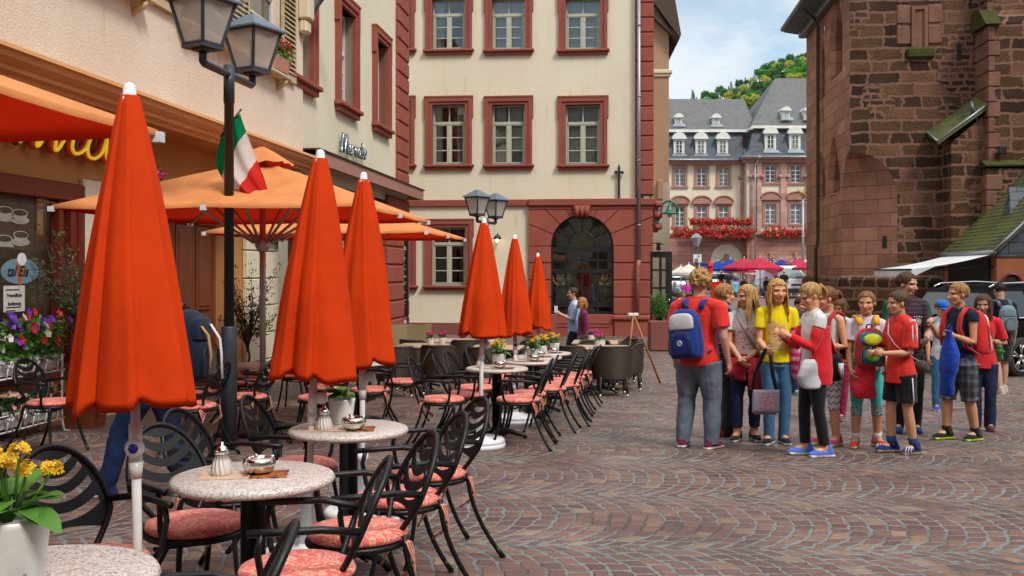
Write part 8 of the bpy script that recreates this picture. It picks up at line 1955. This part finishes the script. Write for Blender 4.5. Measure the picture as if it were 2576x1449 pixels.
b = MB(); b.M = P['HM'] @ Matrix.Scale(P['hh'], 4); b.lathe([(.405, .12), (.42, .2), (.40, .34), (.30, .47), (.12, .54), (.001, .55)], 24, c=(0, -.04, 0), sx=.98, sy=1.12); b.loft([[(.34*math.cos(a)*k, .30+.42*math.sin(a)*k, zz_+.02*abs(math.cos(a))*-2) for a in [PI*i/14 for i in range(15)]] for k, zz_ in ((1, .14), (.2, .17), (.2, .13), (1, .11))], 0, True, False, False); cp = b.build('cap', cl((.01, .12, .48)), P['o'])
b = MB(); b.M = P['HM'] @ Matrix.Scale(P['hh'], 4); b.tube([(-.0+.06*math.cos(i*.5), .40-.0, .27+.05*math.sin(i*.5)) for i in range(9)], .014, 4); b.build('emblem', cl(WHITE), cp)
plaidg = pattern('dark grey plaid shorts', lambda t, x, y, z, co: t.mix(t.m('ADD', t.m('MULTIPLY', t.m('GREATER_THAN', t.m('FRACT', t.m('MULTIPLY', t.m('ADD', x, y), 11)), .6), .5), t.m('MULTIPLY', t.m('GREATER_THAN', t.m('FRACT', t.m('MULTIPLY', z, 11)), .6), .5)), (.035, .038, .055), (.12, .12, .14)))
P = person(4.57, 10.15, 112, 1.60, 'boy with blond crop in dark sleeveless shirt carrying a red and white rucksack', NAVY, plaidg, ((.012, .012, .014), (.45, .62, .04), (.55, .06, .02)), ('short',), (.30, .165, .065), (.56, .27, .15), yaw=-14, pitch=0, ra=((.1, .35, -1), (-.2, .75, .7)), la=((.1, .1, -1), (-.15, 1, .35)), rl=(.03, .10, 5), ll=(.0, -.10, 4), legs=.55, leg_r=2.2, sleeves=.12, socks=((.012, .012, .012), .18), hem=.47, curl=(1, .8), bw=1.06)
backpack(P, 'red, white and grey rucksack on the boy in the dark sleeveless shirt', (.50, .02, .018), (.46, .44, .42), (.5, .02, .02), w=.15, h=.46, d=.11, z0=.54, tilt=6, pockcol2=(.55, .50, .45))
tb = acc(P, 'plush_toy', 'small green plush toy dangling from the red and white rucksack', 'toy'); b = MB(); c = pt(P, -.06, -.235, .56)+Vector((0, -.06, 0)); b.ell(c, .03, .025, .035, 10); b.ell(c+Vector((0, 0, .05)), .025, .022, .022, 10)
for s in (-1, 1): b.capsule([c+Vector((.02*s, 0, .015)), c+Vector((.055*s, 0, .0))], [.011, .011], 6); b.capsule([c+Vector((.014*s, 0, -.025)), c+Vector((.03*s, 0, -.065))], [.012, .013], 6)
g = remesh(b, .006, 1, 'figure'); g.materials.append(cl((.05, .22, .03))); ob = bpy.data.objects.new('figure', g); COL.objects.link(ob); ob.parent = tb
sk_ = acc(P, 'gym_sack', 'royal blue drawstring sack hanging from the hand of the boy with the rucksack', 'bag'); sh, el, wr, f = P['L']['al']; c = wr+f*.07; b = MB(); b.loft([[(p[0]+c.x, p[1]+c.y+.02*math.sin(z*9), z+c.z) for p in sup(.10*a*(1+.08*math.sin(z*31+1)), .06*a, 0, 2.6, 26)] for z, a in ((-.62, .55), (-.60, .75), (-.48, .78), (-.40, .8), (-.36, 1.0), (-.2, 1.0), (-.08, .7), (0, .35), (.03, .45))]); b.build('sack', cloth('royal blue nylon', (.008, .045, .36), .2, .5, 1.0), sk_); b = MB(); b.tube([c+Vector((0, 0, 0)), c+Vector((.0, -.04, .06)), c+Vector((0, -.02, .09)), c+Vector((0, .02, .05)), c], .005, 5); b.build('cord', cl((.02, .05, .3)), sk_)
P = person(5.18, 10.95, 158, 1.50, 'girl with long brown hair and red top half hidden by the red rucksack', (.58, .02, .03), JDARK, ((.12, .02, .05), (.1, .08, .08), (.4, .1, .2)), ('long', 1.0, .95), (.085, .038, .017), (.48, .25, .17), yaw=-10, pitch=10, ra=((.1, .2, -1), (-.2, .6, -.6)), la=((.35, -.1, -1), (-.85, .5, .25)), leg_r=1.2)
P = person(8.0, 16.3, 5, 1.80, 'dark haired man in navy walking away beside the black car', NAVY, (.04, .035, .035), ((.42, .36, .30), (.5, .48, .45), (.4, .35, .3)), ('short',), (.012, .010, .010), (.48, .27, .19), kid=False, pitch=22, legs=.45, leg_r=1.8, sleeves=.4, ll=(.0, -.12, 5), rl=(0, .1, 5))
backpack(P, 'grey rucksack on the man walking away', (.16, .21, .25), (.12, .16, .19), (.1, .12, .14), w=.14, h=.44, d=.08, z0=.56)
P = person(1.27, 20.3, 92, 1.76, 'man in pale blue shirt walking left past the arched window', (.36, .47, .66), (.02, .022, .028), ((.02, .02, .02), (.05, .05, .05), (.02, .02, .02)), ('short',), (.06, .032, .018), (.50, .26, .17), kid=False, yaw=12, ra=((.1, .15, -1), (-.1, .9, .45)), la=((.1, .25, -1), (-.1, .9, .45)), ll=(0, .22, 4), rl=(0, -.22, 4), sleeves=.6, topw=1.4)
ph_ = acc(P, 'phone', 'small pale phone in the hand of the man in blue', 'phone'); sh, el, wr, f = P['L']['al']; b = MB(); c = wr+f*.11; b.box(c.x-.005, c.x+.005, c.y-.035, c.y+.035, c.z-.02, c.z+.12, 0, .004); b.build('case', cl(WHITE), ph_)
P = person(1.42, 19.85, 95, 1.56, 'girl with long ginger hair in purple cardigan walking left', (.16, .015, .065), (.03, .032, .04), ((.05, .04, .04), (.1, .1, .1), (.1, .1, .1)), ('long', .7, .8), (.34, .16, .05), (.52, .27, .18), yaw=10, ra=((.08, -.05, -1), (0, .2, -1)), la=((.12, -.12, -1), (0, .12, -1)), ll=(0, .18, 4), rl=(0, -.18, 4), sleeves=.95, topw=1.3)
P = person(-2.58, 7.15, 78, 1.72, 'young man in pale shirt and jeans passing behind the nearest umbrella', (.42, .46, .55), denim((.007, .02, .07)), ((.008, .012, .05), (.62, .6, .6), (.5, .5, .5)), ('short',), (.18, .085, .03), (.50, .26, .16), kid=False, lean=-2, pitch=10, ll=(0, .34, 4), rl=(0, -.20, 4), ra=((.1, .2, -1), (-.2, .9, .1)), leg_r=1.0, sleeves=.5, topw=1.4)
oo, Mx = backpack(P, 'navy rucksack with tan and white straps half behind the lamp post', (.004, .011, .028), (.004, .010, .024), (.004, .011, .028), w=.16, h=.50, d=.135, z0=.50, off=.02)
b = MB(); b.M = Mx; ribbon(b, [(-.05, -.12, .40), (-.06, -.19, .33), (-.06, -.215, .2), (-.06, -.21, .06)], .025, (1, 0, 0), .004); b.build('tan_strap', cl((.42, .20, .06)), oo); b = MB(); b.M = Mx; ribbon(b, [(.06, -.14, .40), (.06, -.215, .3), (.06, -.23, .2), (.03, -.26, .02)], .025, (1, 0, 0), .004); b.build('white_strap', cl(WHITE), oo)
b = MB();
for nm in 'rl':
 hp, kn, an, to = P['L']['l'+nm]
 for k in range(3): b.tube([an+Vector((-.052 if nm == 'l' else .052, .05+.03*k, .01)), an+Vector((-.058 if nm == 'l' else .058, .075+.03*k, -.045))], .006, 4)
b.build('shoe_stripes', cl(WHITE), P['o'])
person(-.60, 20.8, 80, 1.72, 'person in blue jeans half hidden behind the middle closed umbrella', (.10, .22, .50), denim((.01, .04, .17)), ((.03, .03, .04), (.3, .3, .3), (.1, .1, .1)), ('short',), (.1, .06, .03), kid=False, lean=22, ll=(0, .25, 4), rl=(0, -.25, 4), ra=((.1, .3, -1), (0, .4, -1)), sleeves=.9)
def far(u, Y, head, H, label, top, bot, hc_=(.1, .07, .05), seat=None, hk='short', **k):
 return person((u-1288)/F*Y, Y, head, H, label, top, bot, ((.05, .05, .05), (.1, .1, .1), (.1, .1, .1)) if 'shoes' not in k else k.pop('shoes'), (hk,) if hk != 'long' else ('long', .5, .7), hc_, (.5, .27, .18), kid=False, lod=1, seat=seat, group='people on the market square', **k)
far(1814, 70, 0, 1.68, 'blond woman in black with pink shoes standing on the square', BLACKC, BLACKC, (.5, .38, .15), shoes=((.75, .05, .08), (.8, .1, .1), (.7, .05, .05)))
far(1832, 68, 150, 1.62, 'dark haired woman in black leaning over a table on the square', (.02, .02, .02), BLACKC, (.02, .015, .01), hk='bob')
far(1850, 60, 20, 1.62, 'seated person in pale blue jacket with blue hood on the square', (.18, .36, .46), (.08, .06, .05), (.03, .03, .22), .5, 'bob', sleeves=.95)
far(1872, 66, 200, 1.65, 'grey haired seated person in dark clothes on the square', (.03, .03, .04), BLACKC, (.25, .22, .2), .5)
far(1898, 70, 160, 1.7, 'seated person in white shirt near the turquoise chair', (.5, .55, .65), JDARK, (.2, .12, .08), .5)
far(1908, 72, 190, 1.7, 'seated man in pale blue shirt under the raspberry parasol', (.3, .42, .6), JDARK, (.06, .04, .03), .5)
far(1928, 64, 30, 1.66, 'seated person with cream sun hat on the square', (.05, .04, .08), (.3, .3, .3), (.6, .55, .45), .5, 'bob')
far(1940, 66, 150, 1.62, 'seated person in dark red on the square', (.20, .03, .04), (.4, .4, .42), (.3, .15, .06), .5)
far(1956, 60, 40, 1.68, 'seated person in black with short brown hair in front of the van', BLACKC, BLACKC, (.12, .06, .02), .52)
far(1972, 62, 330, 1.74, 'bald headed man in black standing by the white van', BLACKC, BLACKC, (.45, .3, .22))
far(1999, 68, 180, 1.66, 'grey haired man standing right beside the van', (.06, .06, .09), (.1, .1, .1), (.35, .33, .3))
far(1706, 46, 120, 1.7, 'seated grey haired man in pale blue shirt at a table near the white parasols', (.28, .38, .58), (.05, .05, .06), (.22, .2, .18), .5, lean=14)
far(1727, 52, 200, 1.65, 'seated person in magenta near the white parasols', (.45, .03, .28), BLACKC, (.06, .04, .03), .5)
far(1697, 33, 10, 1.68, 'seated person in navy stripes seen from behind beside the lattice screen', (.015, .02, .05), BLACKC, (.05, .04, .035), .5, 'bob')
far(1718, 34.5, 190, 1.6, 'seated blond person across the table beside the lattice screen', (.5, .5, .5), BLACKC, (.34, .2, .08), .5, 'bob')
def sq_table(u, Y, lab):
 o = thing('cafe_table', lab, 'table', ((u-1288)/F*Y, Y, gz(Y)), 0, 'café tables on the square'); b = MB(); b.lathe([(.001, .72), (.5, .72), (.5, .75), (.001, .75)], 20); b.build('tabletop', M['table_wood'], o); b = MB(); b.tube([(0, 0, 0), (0, 0, .72)], .03, 6); b.lathe([(.25, 0), (.25, .03), (.03, .06)], 10); b.build('column', M['chair_black'], o)
sq_table(1697, 44, 'café table in front of the man in pale blue near the white parasols'); sq_table(1845, 66, 'café table beside the woman leaning over'); sq_table(1890, 64, 'café table in front of the turquoise chair'); sq_table(1948, 62, 'café table in front of the person in black'); sq_table(1708, 33.6, 'café table between the two seated people beside the lattice screen')
def far_chair(u, Y, head, mt, lab):
 o = thing('cafe_chair', lab, 'chair', ((u-1288)/F*Y, Y, gz(Y)), R(head), 'café chairs on the square'); b = MB(); b.box(-.22, .22, -.22, .2, .43, .46); b.build('seat', mt, o); b = MB(); b.loft([[(x_, -.22, .5) for x_ in (-.22, .22)]+[(x_, -.19, .5) for x_ in (.22, -.22)], [(x_, -.30, .9) for x_ in (-.25, .25)]+[(x_, -.27, .9) for x_ in (.25, -.25)]], 0, False); b.build('backrest', mt, o)
 for sx_ in (-.2, .2):
  for yy_ in (-.2, .18): b = MB(); b.tube([(sx_, yy_, .44), (sx_*1.1, yy_*1.1, 0)], .016, 5); b.build('leg', M['chair_black'], o)
far_chair(1887, 60, 10, cl((.04, .30, .32)), 'turquoise chair back standing on the square'); far_chair(1735, 45, 100, M['easel_wood'], 'brown folding chair by the table of the man in pale blue'); far_chair(1722, 42, 300, M['easel_wood'], 'brown folding chair nearest the lattice screen'); far_chair(1810, 66, 0, M['red_plinth'], 'dark red chair beside the standing blond woman'); far_chair(1860, 65, 0, M['red_plinth'], 'dark red chair beside the pale blue jacket'); far_chair(1825, 67, 200, M['red_plinth'], 'dark red chair in front of the leaning woman')
rs_ = thing('red_sign_stand', 'orange red banner stand on the square behind the woman\'s hair', 'sign', ((1803-1288)/F*50, 50, gz(50))); b = MB(); b.box(-.28, .28, -.03, .03, .25, 1.25, 0, .02); b.build('panel', M['orange_canvas'], rs_); b = MB(); b.tube([(0, 0, 0), (0, 0, .3)], .04, 6); b.build('foot', M['black_paint'], rs_)
def wheel(par, x, y, r, w, ang=0, spokes=5, nm='wheel'):
 b = MB(); b.M = Matrix.Translation((x, y, r)) @ Matrix.Rotation(PI/2, 4, 'X'); b.lathe([(r*.66, -w/2), (r*.9, -w/2), (r, -w*.3), (r, w*.3), (r*.9, w/2), (r*.66, w/2)], 36, cap=False); tyre = b.build(nm, M['tyre'], par)
 b = MB(); b.M = Matrix.Translation((x, y, r)) @ Matrix.Rotation(PI/2, 4, 'X'); b.lathe([(r*.68, w*.48), (r*.64, w*.5), (r*.62, w*.4), (r*.62, -w*.2)], 36, cap=False)
 for k in range(spokes):
  for d in (-.10, .10):
   a = k*2*PI/spokes+d+.3; b.tube([(r*.1*math.cos(a), r*.1*math.sin(a), w*.36), (r*.64*math.cos(a+d*.6), r*.64*math.sin(a+d*.6), w*.42)], r*.045, 5)
 b.lathe([(r*.14, w*.3), (r*.14, w*.44), (.001, w*.45)], 14); b.build('rim', M['alloy'], tyre)
 b = MB(); b.M = Matrix.Translation((x, y, r)) @ Matrix.Rotation(PI/2, 4, 'X'); b.lathe([(r*.6, w*.1), (.001, w*.1)], 20); b.build('brake_disc', M['black_paint'], tyre)
CAR = Vector((8.65, 20.2, 0)); car = thing('parked_car', 'black estate car with silver roof rails parked by the church', 'car', (CAR.x, CAR.y, gz(21.4)), R(-2)); car.rotation_euler.z = R(24); car.scale = (1.14,)*3
b = MB(); WD = .93
st = [(0.0, .42, .95, .80), (.05, .34, 1.0, .88), (.5, .24, 1.02, .92), (1.2, .22, 1.03, .93), (2.6, .22, 1.0, .93), (3.6, .24, .98, .91), (4.3, .3, .88, .84), (4.62, .42, .74, .66)]
rings = []
for x_, z0, zb_, w_ in st: rings.append([(x_, -w_*.92, z0), (x_, -w_, z0+.14), (x_, -w_*1.0, (z0+zb_)/2), (x_, -w_*.965, zb_-.04), (x_, -w_*.93, zb_), (x_, w_*.93, zb_), (x_, w_*.965, zb_-.04), (x_, w_, (z0+zb_)/2), (x_, w_, z0+.14), (x_, w_*.92, z0)])
b.loft(rings, 0, True); body = b.build('body', M['car_paint'], car)
b = MB(); gr = [(.08, 1.0, 1.02, .84, .84), (.42, 1.0, 1.50, .88, .64), (.7, 1.0, 1.585, .89, .63), (1.6, 1.0, 1.62, .89, .64), (2.6, 1.0, 1.58, .88, .63), (2.95, .99, 1.48, .86, .61), (3.65, .97, .99, .82, .78)]
rings = [[(x_, -w0, z0), (x_, -(w0*.45+w1*.55), lerp(z0, z1, .6)), (x_, -w1, z1-.03), (x_, -w1*.8, z1), (x_, w1*.8, z1), (x_, w1, z1-.03), (x_, (w0*.45+w1*.55), lerp(z0, z1, .6)), (x_, w0, z0)] for x_, z0, z1, w0, w1 in gr]
b.loft(rings, 0, True); b.build('cabin', M['car_paint'], car)
b = MB(); b.poly([(.095, -.70, 1.06), (.095, .70, 1.06), (.37, .58, 1.46), (.37, -.58, 1.46)][::-1]); b.v = [(x_-.02, y_, z_+.012) for x_, y_, z_ in b.v]; b.build('rear_window', M['car_glass'], car)
b = MB();
for (xa, xb, xc, xd) in ((.62, 1.28, 1.25, .78), (1.34, 2.2, 2.12, 1.33), (2.27, 3.35, 2.75, 2.2)):
 for s in (-1, 1): b = MB(); b.quad((xa, s*.90, 1.06), (xb, s*.90, 1.06), (xc, s*.70, 1.50), (xd, s*.70, 1.50)); b.build('side_window', M['car_glass'], car)
for s in (-1, 1):
 b = MB(); b.tube([(.55, s*.60, 1.57), (.7, s*.60, 1.63), (1.6, s*.61, 1.66), (2.5, s*.60, 1.62), (2.65, s*.60, 1.57)], .018, 6); b.build('roof_rail', M['chrome'], car); b = MB(); b.tube([(.5, s*.905, 1.045), (3.3, s*.915, 1.03)], .012, 5); b.build('window_trim', M['chrome'], car)
 b = MB(); b.box(-.03, .3, min(s*.6, s*.90), max(s*.6, s*.90), .78, .94, 0, .03); b.build('tail_light', mat('red tail light', (.25, .005, .005), .15), car)
 wheel(car, .95, s*.83, .36, .24); wheel(car, 3.75, s*.83, .36, .24)
b = MB(); b.box(-.05, .2, -.86, .86, .34, .58, 0, .06); b.build('rear_bumper', M['car_paint'], car); b = MB(); b.box(-.065, -.05, -.26, .26, .62, .73); b.build('number_plate', M['white_plastic'], car)
b = MB()
for k in range(4): cyy = .105-.07*k; b.tube([(-.0-.045+.02, cyy+.048*math.cos(i*.45), .865+.048*math.sin(i*.45)) for i in range(14)], .008, 5, closed=True)
b.build('ring_badge', M['chrome'], car); b = MB(); b.tube([(.03, -.3, 1.10), (.02, .0, 1.08), (.02, .1, 1.085)], .014, 5); b.build('wiper', M['black_paint'], car)
YV = 62.0; van = thing('van', 'white van with wide windscreen parked beside the church', 'van', ((2010-1288)/F*YV, YV, gz(YV)), R(8)); b = MB()
rings = []
for y_, z0, z1, w_, wr_ in ((0, .45, .95, .80, .78), (.12, .35, 1.12, .92, .86), (.9, .3, 1.25, .95, .88), (1.0, .3, 1.28, .95, .86)): rings.append([(-w_, y_, z0), (w_, y_, z0), (w_, y_, z1-.2), (wr_, y_, z1), (-wr_, y_, z1), (-w_, y_, z1-.2)])
b.loft(rings, 0, True)
rings = []
for y_, z0, z1, w_, wr_ in ((.85, .3, 1.2, .95, .86), (1.75, .3, 1.95, .95, .74), (2.1, .3, 2.05, .95, .76), (4.8, .3, 2.05, .95, .78)): rings.append([(-w_, y_, z0), (w_, y_, z0), (w_, y_, 1.2), (wr_, y_, z1), (-wr_, y_, z1), (-w_, y_, 1.2)])
b.loft(rings, 0, False); b.build('body', M['van_paint'], van)
b = MB(); b.poly([(-.82, .88, 1.27), (.82, .88, 1.27), (.68, 1.62, 1.86), (-.68, 1.62, 1.86)]); b.v = [(x_, y_-.03, z_+.02) for x_, y_, z_ in b.v]; b.build('windscreen', mat('sky reflecting windscreen', (.10, .17, .17), .06, 0, .2, spec=.9), van)
b = MB(); b.box(-.8, .8, -.04, .1, .38, .62, 0, .03); b.box(-.5, .5, -.02, .05, .78, .9); b.build('bumper', M['black_paint'], van)
for s in (-1, 1):
 b = MB(); b.box(s*.72-.16, s*.72+.16, -.01, .12, .82, 1.0, 0, .04); b.build('headlight', M['chrome'], van); b = MB(); b.box(s*1.08-.1, s*1.08+.1, .95, 1.05, 1.2, 1.42, 0, .03); b.build('wing_mirror', M['black_paint'], van)
 wheel(van, 0, 0, .01, .01) if False else None
 for y_ in (.75, 3.8): b = MB(); b.M = Matrix.Translation((s*.84, y_, .33)) @ Matrix.Rotation(PI/2, 4, 'Y'); b.lathe([(.001, -.1), (.33, -.1), (.33, .1), (.001, .1)], 18); b.build('wheel', M['tyre'], van)
b = MB(); b.box(-.55, .55, 2.2, 2.3, 2.05, 2.14); b.box(-.55, .55, 3.4, 3.5, 2.05, 2.14); b.build('roof_rack', M['black_paint'], van)
def far_car(u, Y, lab, matn, rz):
 o = thing('parked_car', lab, 'car', ((u-1288)/F*Y, Y, gz(Y)), rz); b = MB(); rings = []
 for x_, z0, z1, w_ in ((-2.1, .4, .8, .7), (-1.9, .3, .9, .82), (-.9, .28, .95, .85), (1.3, .28, .95, .85), (1.9, .3, .88, .8), (2.1, .4, .7, .7)): rings.append([(x_, -w_, z0), (x_, -w_, z1), (x_, w_, z1), (x_, w_, z0)])
 b.loft(rings, 0, True); b.build('body', M[matn], o); b = MB(); b.loft([[(x_, -w_, z0), (x_, -w_*.8, z1), (x_, w_*.8, z1), (x_, w_, z0)] for x_, z0, z1, w_ in ((-1.6, .92, .94, .78), (-.9, .93, 1.4, .8), (.7, .93, 1.42, .8), (1.5, .92, .95, .78))], 0, True); b.build('cabin', M['car_glass'], o)
 b = MB(); b.loft([[(x_, -w_*.82, z1-.01), (x_, -w_*.78, z1+.03), (x_, w_*.78, z1+.03), (x_, w_*.82, z1-.01)] for x_, z1, w_ in ((-.95, 1.39, .8), (-.3, 1.44, .8), (.75, 1.41, .8))], 0, True); b.build('roof', M[matn], o)
 for x_ in (-1.3, 1.3):
  for s in (-1, 1): b = MB(); b.M = Matrix.Translation((x_, s*.75, .31)) @ Matrix.Rotation(PI/2, 4, 'X'); b.lathe([(.001, -.1), (.31, -.1), (.31, .1), (.001, .1)], 18); b.build('wheel', M['tyre'], o)
far_car(1690, 72, 'silver car parked at the left of the square', 'silver_paint', R(0)); far_car(1815, 86, 'white car parked behind the café guests', 'van_paint', R(5))
